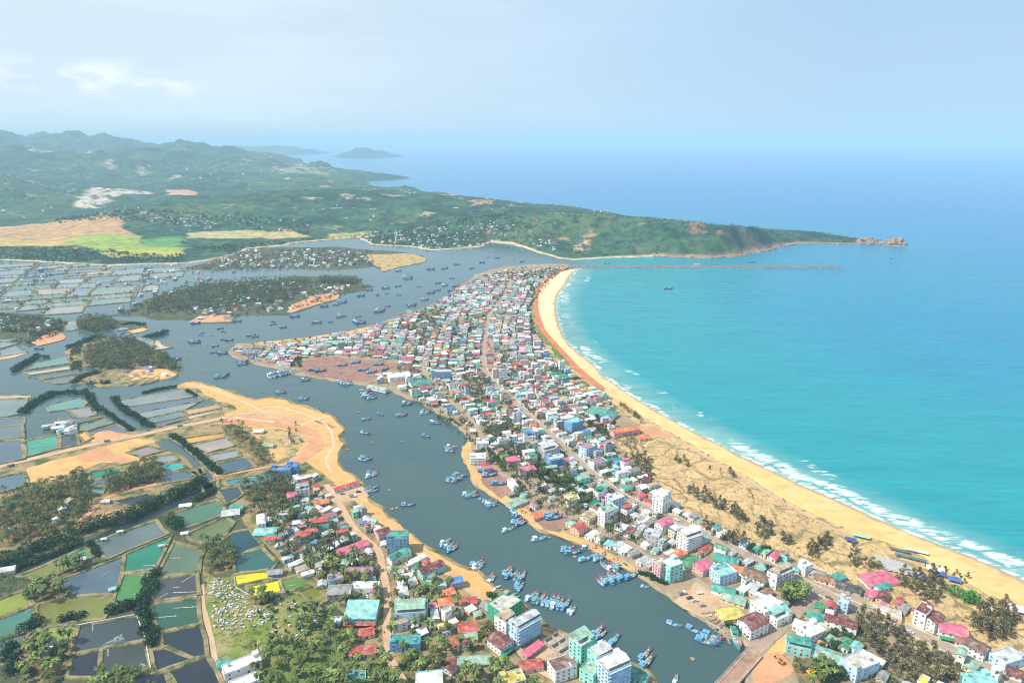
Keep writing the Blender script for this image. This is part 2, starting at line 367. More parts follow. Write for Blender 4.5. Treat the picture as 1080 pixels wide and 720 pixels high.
band2 = mth(t, 'MULTIPLY', mr(t, d1, 40, 46, 0, 1, True), mr(t, d1, 58, 50, 0, 1, True))
crest2 = mth(t, 'MULTIPLY', mth(t, 'MULTIPLY', band2, mr(t, fine, .55, .8)), mr(t, noise(t, v, 0.011, 2, .5, .55, .64), .4, .8))
caps = mth(t, 'MULTIPLY', mr(t, noise(t, pos(t, (.5, 1.6, 1), (0, 0, -.6)), 0.055, 4, .75, 0, 1), .735, .76), mth(t, 'MULTIPLY', mr(t, aS, 60, 200), mr(t, aS, 1800, 900)))
foam = mth(t, 'MINIMUM', mth(t, 'ADD', mth(t, 'ADD', swash, crest), mth(t, 'ADD', crest2, mth(t, 'MULTIPLY', caps, .7))), 1.0)
foam = mth(t, 'MULTIPLY', foam, open_)
milky = mth(t, 'MULTIPLY', mth(t, 'MULTIPLY', mr(t, d1, 55, 5), mr(t, mid, .2, .9)), mth(t, 'MULTIPLY', open_, .45))
c = mixc(t, milky, c, (0.34, 0.44, 0.42)); c = mixc(t, foam, c, (0.80, 0.82, 0.80)); t.links.new(c, b.inputs['Base Color'])
t.links.new(mixc(t, foam, mixc(t, aL, (0.20,)*3, (0.10,)*3), (0.9,)*3), b.inputs['Roughness']); b.inputs['IOR'].default_value = 1.33
t.links.new(mixc(t, aL, (0.25,)*3, (0.5,)*3), b.inputs['Specular IOR Level'])
vw = pos(t, (0.35, 1.0, 1), (0, 0, 0.55)); wv = noise(t, vw, 0.05, 3, .55, .25, .75); wf = noise(t, vw, 0.4, 3, .6, .2, .8)
hgt = mth(t, 'MULTIPLY', mth(t, 'ADD', mth(t, 'MULTIPLY', wv, 1.9), mth(t, 'MULTIPLY', wf, .25)), mr(t, aL, 0, 1, 1.0, 0.22))
bump(t, b, hgt, 1.0, 0.8)
link('sea_water', grid_mesh('sea_water', X, Y, np.zeros(X.shape), wm, None, {'shore': shore, 'lagoon': lag}), kind='structure')

# mainland: wooded hills, fields, headland and far mountains as one terrain, coast traced on the ground
COAST = Gs([(-700,285),(-60,281),(0,274),(60,277),(110,280),(200,277.5),(245,270),(262,262),(300,259),(310,256),(377,250),(392,258),(432,260),(455,264),(487,262),(507,260),(517,255),(540,257),(555,262),(575,268),(590,272.5),(607,274),(647,271.5),(690,270.5),(722,271),(752,272),(780,270),(792,266),(810,264.5),(822,260.5),(840,257.5),(870,257),(905,257.5),(927,257.5),(938,259),(950,259.5),(956,258.5),(952,257),(938,256.5),(928,255),(905,251),(885,248),(860,244),(810,241),(755,239),(702,235),(645,227.5),(607,221.5),(540,212.5),(495,207.5),(470,203),(455,203.5),(430,200),(395,196),(385,191),(410,190.5),(434,188),(425,186),(385,184.5),(362,181.5),(345,180),(325,177),(318,172.5),(300,171.5),(287,166),(300,163.5),(345,162),(352,160.6),(300,159.4),(-900,159.3)])
ISLE = Gs([(350,165.6),(362,167),(395,167.3),(420,165.9),(428,165),(410,164.2),(370,164.2)])
def hill_h(y, d): return CAM_H - d * math.tan(PITCH - math.atan((360 - y) / FPX))
RIDGES = [  # (depth m, [(px, top py, distance m)])
 (230, [(500,229,2760),(540,227,2700),(575,226,2680),(607,226,2640),(645,227.5,2560),(702,233,2460),(755,236,2400),(810,236.5,2380),(850,236,2370),(885,242,2330),(905,243.5,2310),(920,249,2290),(931,256,2260),(941,254,2240),(950,252.5,2230),(957,259,2220)]),
 (520, [(60,226,3300),(100,219,3400),(140,214,3450),(180,211,3500),(230,211,3500),(270,207,3550),(330,205,3600),(380,206,3600),(420,208,3550),(460,209,3500),(500,214,3400),(540,221,3200)]),
 (330, [(415,200,5200),(432,195,5250),(446,193.5,5250),(458,196,5250),(468,203,5200)]),
 (800, [(-200,170,5600),(-60,174,5600),(0,180,5600),(40,188,5600),(80,202,5600)]),
 (1500, [(-200,158,8800),(0,163,8800),(60,161,8800),(120,164,8800),(170,163,8800),(220,166,8800),(260,168,8800),(300,173,8800),(318,176,8800)]),
 (420, [(318,182,8500),(328,177,8500),(337,171.5,8500),(346,169.5,8500),(356,171.5,8500),(364,181,8500)]),
 (1700, [(-300,132,12200),(-80,140,12200),(0,138,12200),(25,141,12200),(57,147,12200),(82,145,12200),(102,143.5,12200),(120,147,12200),(140,146,12200),(160,148.5,12200),(185,151.5,12200),(217,154.5,12200),(237,158,12200),(262,162,12200)]),
 (1300, [(150,160,10500),(180,157,10500),(210,153.5,10500),(225,155,10500),(255,160,10500),(280,166,10500)]),
 (500, [(348,166,15800),(370,163,15800),(385,160.5,15800),(398,159.5,15800),(412,162,15800),(429,165.5,15800)]),
 (900, [(180,157,19500),(260,157.5,19500),(320,157,19500),(345,158,19500),(360,161,19500)])]
rr, aa, X, Y = polar(1930, 42000, 640, -46, 40, 860)
sdist = np.where(inpoly(X, Y, COAST) | inpoly(X, Y, ISLE), 1, -1) * np.minimum(dline(X, Y, COAST, True), dline(X, Y, ISLE, True))
scale_n = np.clip(rr / 3500, 1, 4)
sdist = sdist + (fbm(X/40, Y/40, 3, 3) - .5) * 22 * np.clip(rr/3000, .6, 3)
land = np.clip(sdist / 45, -1, 1)
H = np.zeros(X.shape)
for dep, pts in RIDGES:
    pa = np.array([math.atan2(*G(p, 300)) for p, _, _ in pts]); hs = np.array([max(0, hill_h(y, d)) for _, y, d in pts]); ds = np.array([d for *_, d in pts])
    h = np.interp(aa, pa, hs, left=-1, right=-1); dd = np.interp(aa, pa, ds)
    edge = np.where(h < 0, np.exp(-(np.minimum(np.abs(aa - pa[0]), np.abs(aa - pa[-1])) * dd / dep) ** 2), 1.0); h = np.where(h < 0, np.where(np.abs(aa-pa[0]) < np.abs(aa-pa[-1]), hs[0], hs[-1]), h)
    warp = (fbm(X/(dep*.9), Y/(dep*.9), 3, 11) - .5) * dep * .9
    gsh = np.exp(-np.abs((rr - dd + warp * .5) / dep) ** 2.0)
    rg = 1 - np.abs(2*fbm(X/(dep*.42), Y/(dep*.42), 4, 21) - 1)*2.2; det = (0.62 + 0.46 * np.clip(rg, 0, 1) if dep not in (230, 520) else .88 + .2 * fbm(X/150, Y/150, 3, 21)) + .10*fbm(X/(dep*.1), Y/(dep*.1), 3, 25)
    if dep == 1700: det = det * .86
    H = np.maximum(H, h * edge * gsh * det)
roll = np.clip((rr - 2700) / 1500, 0, 1) * np.clip(sdist / 500, 0, 1)
H = np.maximum(H, 0); H = H + roll * np.maximum(0, ((1 - np.abs(2*fbm(X/1100, Y/1100, 5, 5) - 1)*1.8) * 70 * np.clip(rr/5000, .4, 1.6) - 14))
canopy = fbm(X/16, Y/16, 2, 8); patch = fbm(X/130, Y/130, 4, 31); patch2 = fbm(X/420, Y/420, 4, 41); spk = vnoise(X/22, Y/22, 71)
Z = np.where(land > 0, 0.6 + land * 2.2 + np.clip(sdist/60, 0, 1) * H, land * 4)
c_ = lambda *k: np.array(k)
FOREST, DARKF, SCRUB, SOIL, ROCK, SAND = c_(.028, .088, .052), c_(.014, .048, .034), c_(.075, .125, .055), c_(.40, .22, .11), c_(.36, .22, .15), c_(.60, .44, .26)
mixn = lambda A, B, f: A + (B - A) * np.clip(f, 0, 1)[..., None]
C = mixn(np.broadcast_to(FOREST, X.shape + (3,)), DARKF, (patch - .45) * 4); C = mixn(C, SCRUB, (patch2 - .54) * 5); C = mixn(C, c_(.010, .040, .024), np.clip((fbm(X/26, Y/34, 3, 91) - .54) * 7, 0, .85)); C = mixn(C, c_(.06, .13, .05), np.clip((fbm(X/60, Y/75, 3, 95) - .58) * 6, 0, .7))
headl = (aa > math.atan2(*G(560, 300))) & (rr < 3300)
C = mixn(C, c_(.17, .13, .10), np.where(headl, (fbm(X/45, Y/45, 4, 77) - .63) * 3, 0))
C = mixn(C, SOIL, (fbm(X/90, Y/70, 3, 55) - .77) * 12 * (rr > 2300))
C = mixn(C, c_(.5, .46, .42), ((spk > .965) & (patch2 < .55) & (H < 60) & (rr > 2500)).astype(float) * .9)      # far hamlets, quarries and tracks
C = mixn(C, np.where((aa > math.atan2(*G(700, 300)))[..., None], ROCK, SAND), np.where(rr < 6000, (16 - sdist) / 12, 0))
def paint(pix, col, soft=30, seed=2, amt=1.0, grain=None):
    global C
    w = Gs(pix); d = np.where(inpoly(X, Y, w), 1, -1) * dline(X, Y, w, True) + (fbm(X/60, Y/60, 3, seed) - .5) * soft * 3
    f = np.clip(d / soft + .5, 0, 1) * amt
    if grain: f = f * np.clip((fbm(X/grain, Y/grain, 3, seed+5) - .38) * 6, 0, 1)
    C = mixn(C, c_(*col), f); return f
flat = 0
for pix, col in (([(-80,243),(40,241),(90,241),(135,243),(128,249),(150,254),(110,258),(60,259),(0,256),(-80,256)], (.42,.26,.13)),
                 ([(-80,256),(0,255),(60,258),(108,253),(152,254),(140,262),(112,266),(80,262),(30,262),(-80,262)], (.46,.33,.10)),
                 ([(62,257),(110,253),(150,254),(152,260),(195,262),(192,270),(120,271),(96,266)], (.26,.33,.06)),
                 ([(104,268),(140,265),(196,265),(190,271),(120,272)], (.38,.36,.06)), ([(145,256),(190,253),(195,261),(152,262)], (.10,.24,.07)),
                 ([(195,250),(262,247),(300,250),(270,253),(200,254)], (.40,.36,.16)), ([(270,249),(310,247),(330,251),(280,254)], (.4,.34,.14)),
                 ([(345,249),(400,246),(400,250),(350,253)], (.38,.34,.14))):
    f = paint(pix, col, 14, 4); flat = np.maximum(flat, f)
f = paint([(82,220),(98,208),(130,206),(164,207),(155,211),(122,216),(106,221)], (.60,.50,.42), 30, 9, .9, 34); flat = np.maximum(flat, f)
paint([(176,205),(210,206),(205,209),(178,209)], (.5,.3,.18), 20, 12); paint([(638,226),(645,224),(662,225),(660,229),(642,229)], (.72,.5,.28), 12, 13)
paint([(715,260),(735,255),(742,262),(730,266)], (.42,.18,.11), 12, 15, .5, 18); paint([(604,262),(620,259),(622,265),(606,267)], (.5,.3,.18), 12, 16, 1, 20)
paint([(493,226),(520,223),(518,230),(497,231)], (.55,.28,.2), 16, 17, .8, 14); paint([(290,187),(345,186.5),(350,189.5),(300,191)], (.34,.33,.22), 60, 19, .7, 60)
paint([(462,209),(480,207),(480,211),(464,212)], (.6,.44,.26), 20, 21)
for i in range(26):                                                      # pale hamlet clearings between the woods, bigger ones far off
    q = random.uniform(20, 560); w_ = random.uniform(178, 200) if q < 330 else random.uniform(214, 246)
    paint([(q-9, w_), (q, w_-1.2), (q+9, w_), (q, w_+1.2)], (.42, .36, .28), 25, 60+i, .8, 22)
Z = Z + np.where(land > .8, np.clip(1 - flat, 0, 1) * (canopy - .5) * 7 * np.clip(sdist/80, 0, 1) * np.clip(1.4 - rr/9000, 0, 1), 0)
nearflat = np.clip((2500 - rr) / 250, 0, 1) * (aa < math.atan2(*G(560, 300)))
Z = np.where(land > .5, Z * (1 - nearflat * .6), Z)
link('hills', grid_mesh('hills', X, Y, Z, attr_mat('terrain', .95, .035, .5, 2.0), land > -.9, None, C), kind='structure')
# ------------------------------------------------------------------ haze: one even volume round everything
hz = MB(); hz.box(0, 40000, -30, 260000, 260000, 580, bottom=True)
hm = bpy.data.materials.new('haze'); hm.use_nodes = True; t = hm.node_tree; t.nodes.clear()
ho = N(t, 'ShaderNodeOutputMaterial'); hv = N(t, 'ShaderNodeVolumePrincipled'); t.links.new(hv.outputs[0], ho.inputs['Volume'])
hv.inputs['Color'].default_value = (0.50, 0.73, 0.92, 1); hv.inputs['Density'].default_value = 0.000078; hv.inputs['Anisotropy'].default_value = 0.0
link('haze', hz.mesh('haze', [hm]), kind='stuff')

# ------------------------------------------------------------------ low land, sands, roads
town_soil = ground_mat('town_soil', ((.33, .24, .15), (.40, .30, .20), (.24, .20, .13)), (.01, .06, .4), ((.07, .10, .035), .05, .58, .66))
west_soil = ground_mat('west_soil', ((.40, .27, .13), (.30, .23, .13), (.16, .15, .07)), (.012, .06, .4), ((.06, .09, .03), .05, .50, .62))
flat_soil = ground_mat('flat_soil', ((.085, .095, .05), (.14, .125, .075), (.06, .075, .038)), (.01, .05, .3), ((.04, .065, .025), .04, .5, .6))
orange_sand = ground_mat('orange_sand', ((.62, .35, .13), (.70, .42, .17), (.50, .31, .13)), (.012, .07, .5), ((.20, .19, .07), .03, .60, .72))
red_earth = ground_mat('red_earth', ((.55, .27, .14), (.62, .33, .18), (.46, .25, .13)), (.012, .05, .4))
pale_road = ground_mat('pale_road', ((.52, .34, .21), (.58, .40, .26), (.44, .30, .19)), (.02, .08, .5))
street = ground_mat('street_surface', ((.36, .28, .21), (.41, .32, .25), (.30, .24, .19)), (.02, .1, .6))
yard_soil = ground_mat('yard_soil', ((.31, .17, .13), (.36, .21, .16), (.24, .14, .11)), (.02, .08, .5), ((.16, .09, .06), .09, .55, .66))
dyke_soil = ground_mat('dyke_soil', ((.34, .26, .15), (.26, .22, .12), (.17, .16, .08)), (.03, .12, .6), ((.06, .09, .03), .09, .50, .6))
green_ground = ground_mat('green_ground', ((.10, .16, .03), (.17, .21, .045), (.24, .22, .09)), (.02, .07, .5), ((.05, .09, .02), .08, .52, .62))
grave_green = ground_mat('grave_green', ((.13, .19, .035), (.20, .23, .05), (.32, .27, .13)), (.02, .05, .4), ((.05, .09, .02), .07, .54, .64))
# dune plots: dry sand scored by dark hedge-lines and furrows
m, t, b = new_mat('dune_soil'); v = pos(t)
wp = N(t, 'ShaderNodeTexNoise', i_Scale=.03, i_Detail=3.0); t.links.new(v, wp.inputs[0])
va = N(t, 'ShaderNodeVectorMath', operation='MULTIPLY_ADD'); t.links.new(wp.outputs['Color'], va.inputs[0]); va.inputs[1].default_value = (22, 22, 0); t.links.new(v, va.inputs[2])
vo = N(t, 'ShaderNodeTexVoronoi', feature='DISTANCE_TO_EDGE', i_Scale=.034); t.links.new(va.outputs[0], vo.inputs[0])
ln = mr(t, vo.outputs['Distance'], .025, .055); lb = noise(t, v, .05, 3, .6, .36, .56)
c = mixc(t, noise(t, v, .015, 4, .6), (.46, .31, .15), (.58, .41, .20)); c = mixc(t, noise(t, v, .07, 5, .65, .48, .70), c, (.30, .22, .12))
c = mixc(t, mth(t, 'MULTIPLY', mth(t, 'SUBTRACT', 1.0, ln), lb), c, (.22, .17, .085)); c = mixc(t, noise(t, v, .22, 5, .75, .52, .70), c, (.15, .13, .06))
t.links.new(c, b.inputs['Base Color']); b.inputs['Roughness'].default_value = .95; b.inputs['Specular IOR Level'].default_value = .1; bump(t, b, noise(t, v, .3, 4, .6), .5); MATS['dune_soil'] = m
SPITR = ccw(rough(SPIT_W, .07, 2, 5, False, 4) + SPIT[len(SPIT_W):]); WESTR = ccw(rough(WEST, .06, 2, 6, True, 4))
sheet('spit_ground', SPITR, LAND_Z, town_soil, 4, 2.5); sheet('bank_ground', WESTR, LAND_Z, west_soil, 4, 2.5)
# the beach: sloping sand between two curves, wet at the water
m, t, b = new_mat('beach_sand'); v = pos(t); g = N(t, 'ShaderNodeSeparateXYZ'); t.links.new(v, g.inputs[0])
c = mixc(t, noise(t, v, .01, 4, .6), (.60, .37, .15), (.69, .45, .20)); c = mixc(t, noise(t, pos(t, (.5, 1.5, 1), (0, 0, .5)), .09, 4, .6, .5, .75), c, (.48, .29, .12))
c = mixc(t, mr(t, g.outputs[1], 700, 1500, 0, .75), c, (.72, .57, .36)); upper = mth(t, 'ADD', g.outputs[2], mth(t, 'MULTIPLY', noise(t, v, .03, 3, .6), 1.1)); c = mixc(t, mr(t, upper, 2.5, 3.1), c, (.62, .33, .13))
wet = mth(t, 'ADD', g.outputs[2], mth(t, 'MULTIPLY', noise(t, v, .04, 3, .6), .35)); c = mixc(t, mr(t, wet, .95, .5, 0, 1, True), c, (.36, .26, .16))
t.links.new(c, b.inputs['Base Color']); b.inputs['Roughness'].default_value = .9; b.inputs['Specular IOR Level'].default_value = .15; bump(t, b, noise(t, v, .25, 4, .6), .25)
def resample(line, n):
    a = np.array(line); s = np.r_[0, np.cumsum(np.hypot(*np.diff(a, axis=0).T))]; q = np.linspace(0, s[-1], n)
    return np.c_[np.interp(q, s, a[:, 0]), np.interp(q, s, a[:, 1])]
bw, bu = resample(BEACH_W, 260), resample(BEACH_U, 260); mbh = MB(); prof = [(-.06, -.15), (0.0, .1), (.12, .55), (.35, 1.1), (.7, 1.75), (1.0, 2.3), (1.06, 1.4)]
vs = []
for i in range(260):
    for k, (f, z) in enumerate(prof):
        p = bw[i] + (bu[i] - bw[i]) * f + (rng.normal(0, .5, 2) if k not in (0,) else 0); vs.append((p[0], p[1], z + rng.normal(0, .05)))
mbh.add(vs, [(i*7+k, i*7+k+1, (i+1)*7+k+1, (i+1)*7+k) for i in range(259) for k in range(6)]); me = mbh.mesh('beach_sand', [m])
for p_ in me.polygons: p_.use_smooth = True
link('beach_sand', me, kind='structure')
def patch(name, pix, mat, z, am=.10, seed=1, lev=2): return sheet(name, ccw(rough(Gs(pix, z), am, lev, seed, True, 9)), z, mat, .6, .25)
# sands and earths on the west bank
SANDP = [(189,406),(197,403),(212,404),(226,408),(240,413),(255,418),(270,422),(287,420),(302,422),(330,432),(345,437),(352,442),(362,452),(356,460),(362,468),(356,478),(357,491),(370,500),(383,513),(388,527),(372,522),(352,508),(330,492),(312,478),(292,487),(278,470),(262,452),(240,446),(236,436),(250,432),(236,424),(215,416)]
patch('sand_spit', SANDP, orange_sand, LAND_Z + .05, .06, 3)
patch('sand_shore', [(371,501),(384,514),(388,528),(410,547),(428,560),(439,570),(457,582),(469,589),(483,597),(503,603),(513,613),(521,622),(524,632),(514,640),(500,632),(492,618),(474,607),(452,592),(430,578),(404,560),(384,540),(374,527),(352,508)], orange_sand, LAND_Z + .06, .06, 9)
patch('sand_strip', [(572,660),(594,668),(610,675),(626,681),(642,690),(652,700),(640,704),(624,692),(606,684),(588,673),(572,668)], orange_sand, LAND_Z + .06, .05, 10)
patch('red_clearing', [(228,446),(256,439),(290,441),(318,447),(336,456),(340,470),(330,482),(306,492),(300,488),(318,476),(326,464),(312,453),(286,450),(256,449)], red_earth, LAND_Z + .11, .08, 4)
patch('sand_scrub', [(252,452),(286,452),(312,456),(322,465),(314,476),(300,484),(290,476),(272,458)], ground_mat('sand_scrub', ((.50, .33, .15), (.58, .37, .16), (.34, .27, .12)), (.02, .08, .5), ((.14, .15, .06), .06, .50, .62)), LAND_Z + .10, .08, 44)
patch('pond_banks', [(-50,600),(60,580),(150,545),(215,515),(250,540),(262,556),(300,596),(298,610),(340,640),(300,632),(262,632),(214,600),(212,640),(222,690),(238,745),(-50,745)], flat_soil, LAND_Z + .03, .04, 45)
patch('dug_pit', zq(220,440,4.5,(500,15),(530,10),(605,45),(580,58)), yard_soil, LAND_Z + .125, .04, 46)
mb = MB()
for wl, lw in (([(240,440),(270,444),(300,447),(318,449),(330,444),(345,440)], 5), ([(262,436),(285,430),(310,434),(340,446),(350,458)], 3.5), ([(300,470),(316,462),(332,462)], 3), ([(350,500),(344,486),(352,470),(348,452)], 3.5), ([(195,405),(225,412),(255,424),(280,436)], 4)): ribbon(mb, smooth(Gs(wl), 4), lw, LAND_Z + .15 + len(mb.v)*1e-5)
link('sand_tracks', mb.mesh('sand_tracks', [ground_mat('track_sand', ((.60,.44,.29), (.66,.49,.33), (.52,.37,.24)))]), kind='structure')
patch('sand_fill', zq(0,440,4.5,(115,260),(130,240),(240,205),(370,180),(520,130),(640,100),(720,100),(730,118),(610,152),(640,170),(680,200),(660,240),(610,280),(590,270),(640,205),(520,215),(480,212),(390,250),(220,302),(130,312)), orange_sand, LAND_Z + .08, .06, 5)
patch('red_fill', zq(0,440,4.5,(360,190),(470,140),(500,135),(600,190),(670,205),(590,215),(480,205),(400,215)), red_earth, LAND_Z + .13, .08, 6)
patch('earth_mound', zq(0,440,4.5,(425,95),(470,68),(520,62),(570,75),(640,85),(560,110),(440,120)), red_earth, LAND_Z + .09, .06, 7)
patch('red_track', zq(0,440,4.5,(370,525),(470,470),(580,428),(600,440),(560,465),(470,505),(380,535)), red_earth, LAND_Z + .1, .08, 8)
patch('sand_pad', zq(220,440,4.5,(570,330),(720,310),(760,370),(700,390),(650,400),(590,400)), pale_road, LAND_Z + .14, .05, 11)
patch('grave_lawn', zq(220,560,4.5,(0,210),(110,215),(125,255),(210,310),(290,300),(340,330),(420,300),(470,330),(540,370),(600,430),(620,500),(560,560),(420,590),(300,600),(230,620),(200,590),(60,600),(15,540),(0,470)), grave_green, LAND_Z + .07, .08, 12)
# east side: dune plots, red shore track, yards
patch('dune_plots', [(700,462),(713,463),(749,483),(784,503),(824,527),(860,545),(900,563),(918,572),(940,590),(975,602),(1000,620),(960,612),(925,604),(898,618),(868,604),(840,592),(815,588),(790,576),(762,560),(738,546),(712,528),(694,512),(676,500),(660,484),(652,468),(668,455),(686,455)], MATS['dune_soil'], LAND_Z + .06, .06, 13)
patch('village_soil', [(905,640),(960,610),(1000,620),(1033,623),(1064,638),(1150,690),(1150,760),(1010,740),(980,700),(950,670)], MATS['dune_soil'], LAND_Z + .05, .06, 14)
bui = [(bu[i][0] - 9*(bu[i+1][1]-bu[i][1])/math.hypot(*(bu[i+1]-bu[i]))*-1, bu[i][1] - 9*(bu[i+1][0]-bu[i][0])/math.hypot(*(bu[i+1]-bu[i]))) for i in range(100, 258)]
mb = MB(); ribbon(mb, bui, 26, LAND_Z + .055); link('shore_strip', mb.mesh('shore_strip', [MATS['dune_soil']]), kind='structure')
mb = MB(); ribbon(mb, smooth(Gs([(600,281),(590,287),(580,293),(571,301),(566,310),(565,325),(568,338),(573,350),(584,363),(596,376),(608,389),(622,401),(636,412)]), 5), 11, LAND_Z + 1.05); link('red_shore_track', mb.mesh('red_shore_track', [ground_mat('red_laterite', ((.52,.17,.075), (.58,.22,.10), (.42,.15,.07)), (.02,.06,.4))]), kind='structure')
patch('red_pitch', zq(540,290,4,(540,635),(600,640),(690,675),(660,690),(590,675),(555,690),(530,668)), red_earth, LAND_Z + .12, .05, 15)
patch('pale_pitch', zq(540,290,4,(235,445),(270,435),(300,445),(280,460),(245,460)), pale_road, LAND_Z + .12, .05, 16)
patch('scrub_strip', [(572,337),(576,352),(592,370),(606,384),(600,386),(584,372),(570,360),(564,345),(563,330)], green_ground, LAND_Z + .1, .08, 17)
patch('scrub_plots', [(600,386),(618,398),(636,414),(650,428),(632,424),(612,410),(596,400)], MATS['dune_soil'], LAND_Z + .1, .06, 18)
SHIPYARD = [(320,380),(352,376),(380,379),(425,383),(410,391),(393,402),(360,399),(332,396),(317,390)]
patch('slipway_yard', SHIPYARD, yard_soil, LAND_Z + .1, .05, 19)
patch('sand_bank', [(266,362),(295,359),(320,357),(345,352.5),(365,350),(380,346.5),(392,344),(395,347),(382,351),(365,354),(345,356.5),(320,360),(290,363)], orange_sand, LAND_Z + .12, .04, 20)
patch('boat_yard', zq(440,440,4.5,(300,290),(380,270),(440,290),(460,345),(400,385),(340,340)), yard_soil, LAND_Z + .1, .05, 21)
patch('brick_yard', zq(440,440,4.5,(560,490),(620,455),(670,455),(740,480),(690,520),(680,545),(600,530)), yard_soil, LAND_Z + .1, .05, 22)
patch('bank_sand', [(493,462),(489,471),(489,482),(495,493),(498,504),(509,515),(527,527),(544,538),(556,547),(564,555),(582,562),(600,569),(615,574),(631,582),(649,593),(669,603),(668,597),(650,588),(634,577),(614,568),(600,563),(580,553),(566,545),(550,535),(530,520),(512,506),(502,494),(496,480),(497,470)], orange_sand, LAND_Z + .09, .05, 23)
patch('landing_yard', zq(660,560,4.5,(230,330),(280,285),(330,240),(400,262),(470,330),(520,345),(440,355),(430,400),(380,410),(330,390)), pale_road, LAND_Z + .12, .05, 24)
patch('building_site', zq(660,560,4.5,(600,650),(640,600),(720,570),(760,600),(800,640),(780,680),(700,725),(620,725)), red_earth, LAND_Z + .11, .05, 25)
patch('site_verge', zq(660,560,4.5,(660,590),(720,520),(770,470),(790,520),(760,570),(700,590)), orange_sand, LAND_Z + .09, .05, 26)
patch('rubble_plot', zq(520,640,9,(440,330),(560,240),(690,330),(700,400),(600,470),(500,500),(380,470)), MATS['pale_road'], LAND_Z + .12, .04, 27)
# roads
ROADS = {
 'main_street': ([(540,296),(535,305),(527,318),(517,332),(512,350),(510,372),(510,388),(513,396),(522,406),(540,422),(558,440),(591,469),(618,495),(640,513),(660,526),(682,537),(713,549),(738,562),(760,574),(784,585),(807,596),(838,611),(853,619),(880,632),(907,643),(951,662),(991,681),(1024,697),(1056,713),(1110,740)], 9.5, street),
 'river_lane': ([(443,384),(448,396),(458,410),(470,420),(486,432),(500,448),(508,462),(512,480),(520,495),(540,508),(560,522),(578,534),(604,548),(640,563),(664,576),(690,592),(715,603),(733,612),(752,625)], 5, street),
 'bridge_road': ([(796,687),(806,677),(818,667),(830,655),(842,643),(854,632),(862,624)], 11, ground_mat('road_brown', ((.38,.27,.20), (.42,.31,.24), (.32,.24,.18)), (.02,.1,.6))),
 'bank_street': ([(344,512),(356,528),(366,546),(375,560),(386,570),(400,584),(404,604),(408,622),(409,640),(408,667),(411,690),(416,705),(424,718),(440,745)], 6, pale_road),
 'shore_lane': ([(440,578),(462,598),(482,614),(504,632),(516,645),(529,660),(544,682),(553,694),(566,706),(590,720)], 5, pale_road),
 'causeway_road': ([(-60,508),(0,493),(40,483.5),(111,467),(150,459.5),(173,454),(210,447),(240,441),(262,437),(290,438),(318,446)], 10, pale_road),
 'village_track': ([(84,552),(96,541),(107,529),(124,522),(146,516),(169,511),(190,507.5),(213,504),(240,501),(268,496),(290,492.5),(306,490)], 6, red_earth),
 'site_track': ([(290,446),(310,448),(334,462),(340,470),(330,480),(312,486),(300,492)], 5, red_earth),
 'dyke_track': ([(213,618),(214,640),(218,655),(224,680),(228,700),(236,722),(240,745)], 4, pale_road),
 'beach_lane': ([(645,412),(660,426),(684,446),(716,466),(752,487),(787,508),(827,532),(863,551),(900,569)], 4, pale_road)}
RL = {}
for i, (k, (pix, w, m_)) in enumerate(ROADS.items()):
    L = smooth(Gs(pix), 5); RL[k] = L; mb = MB(); ribbon(mb, L, w, LAND_Z + .2 + .012*i); link(k, mb.mesh(k, [m_]), kind='structure'); block_line(L, w + 1)
mb = MB()
for sgn in (1, -1):                                                     # raised pavements with kerbs along the main street
    L = RL['main_street']; n = len(L)
    for i in range(0, n - 1):
        (x1, y1), (x2, y2) = L[i], L[i+1]
        if math.hypot(x1, y1) > 1100: continue
        a = math.atan2(y2-y1, x2-x1); l = math.hypot(x2-x1, y2-y1); mb.box((x1+x2)/2 - math.sin(a)*sgn*5.6, (y1+y2)/2 + math.cos(a)*sgn*5.6, LAND_Z, l + .05, 1.6, .34 + .001 * (i % 2), a)
link('pavement', mb.mesh('pavement', [plain('concrete_pale', (.46, .42, .37), .9, .3)]), kind='structure')

# ------------------------------------------------------------------ ponds and their dykes
PONDMAT = {}
def pond_mat(c):
    k = tuple(round(x, 3) for x in c)
    if k not in PONDMAT:
        m, t, b = new_mat('pond_water'); v = pos(t); f = noise(t, v, .02, 4, .6, .3, .7)
        t.links.new(mixc(t, f, tuple(x * .75 for x in c), tuple(x * 1.2 for x in c)), b.inputs['Base Color'])
        b.inputs['Roughness'].default_value = .12; b.inputs['IOR'].default_value = 1.33; bump(t, b, noise(t, v, .5, 3, .6), .05); PONDMAT[k] = m
    return PONDMAT[k]
DY = MB()
def pond(poly, col, z=None, dyke=2.4, rise=.9, name='pond_water'):
    z = LAND_Z + .3 if z is None else z
    poly = ccw(rough(poly, .018, 1, len(DY.v) % 97, True, 1.2)); sheet(name, poly, z, pond_mat(col)); block(poly)
    if dyke:
        h = rise + random.uniform(-.08, .08); a, b_, c_, d = poly, offset(poly, .7), offset(poly, .7 + dyke), offset(poly, 1.6 + dyke); n = len(poly)
        DY.add([(x, y, z - .05) for x, y in a] + [(x, y, z + h + random.uniform(-.1, .1)) for x, y in b_] + [(x, y, z + h + random.uniform(-.1, .1)) for x, y in c_] + [(x, y, z - 1.4) for x, y in d],
               [(r*n + i, (r+1)*n + i, (r+1)*n + (i+1) % n, r*n + (i+1) % n) for r in range(3) for i in range(n)])
SLATE, TEAL, LIME, BLUEG, OLIVE, SAGE, DGREY, DGREEN, NAVY, YGREEN, TURQ, YEL, PALE, ORG, TAN = (.09,.12,.12), (.015,.16,.10), (.05,.16,.045), (.075,.11,.14), (.14,.15,.035), (.085,.13,.085), (.05,.052,.055), (.03,.085,.055), (.022,.028,.038), (.20,.24,.03), (.03,.26,.25), (.60,.50,.01), (.17,.20,.20), (.52,.26,.05), (.42,.33,.22)
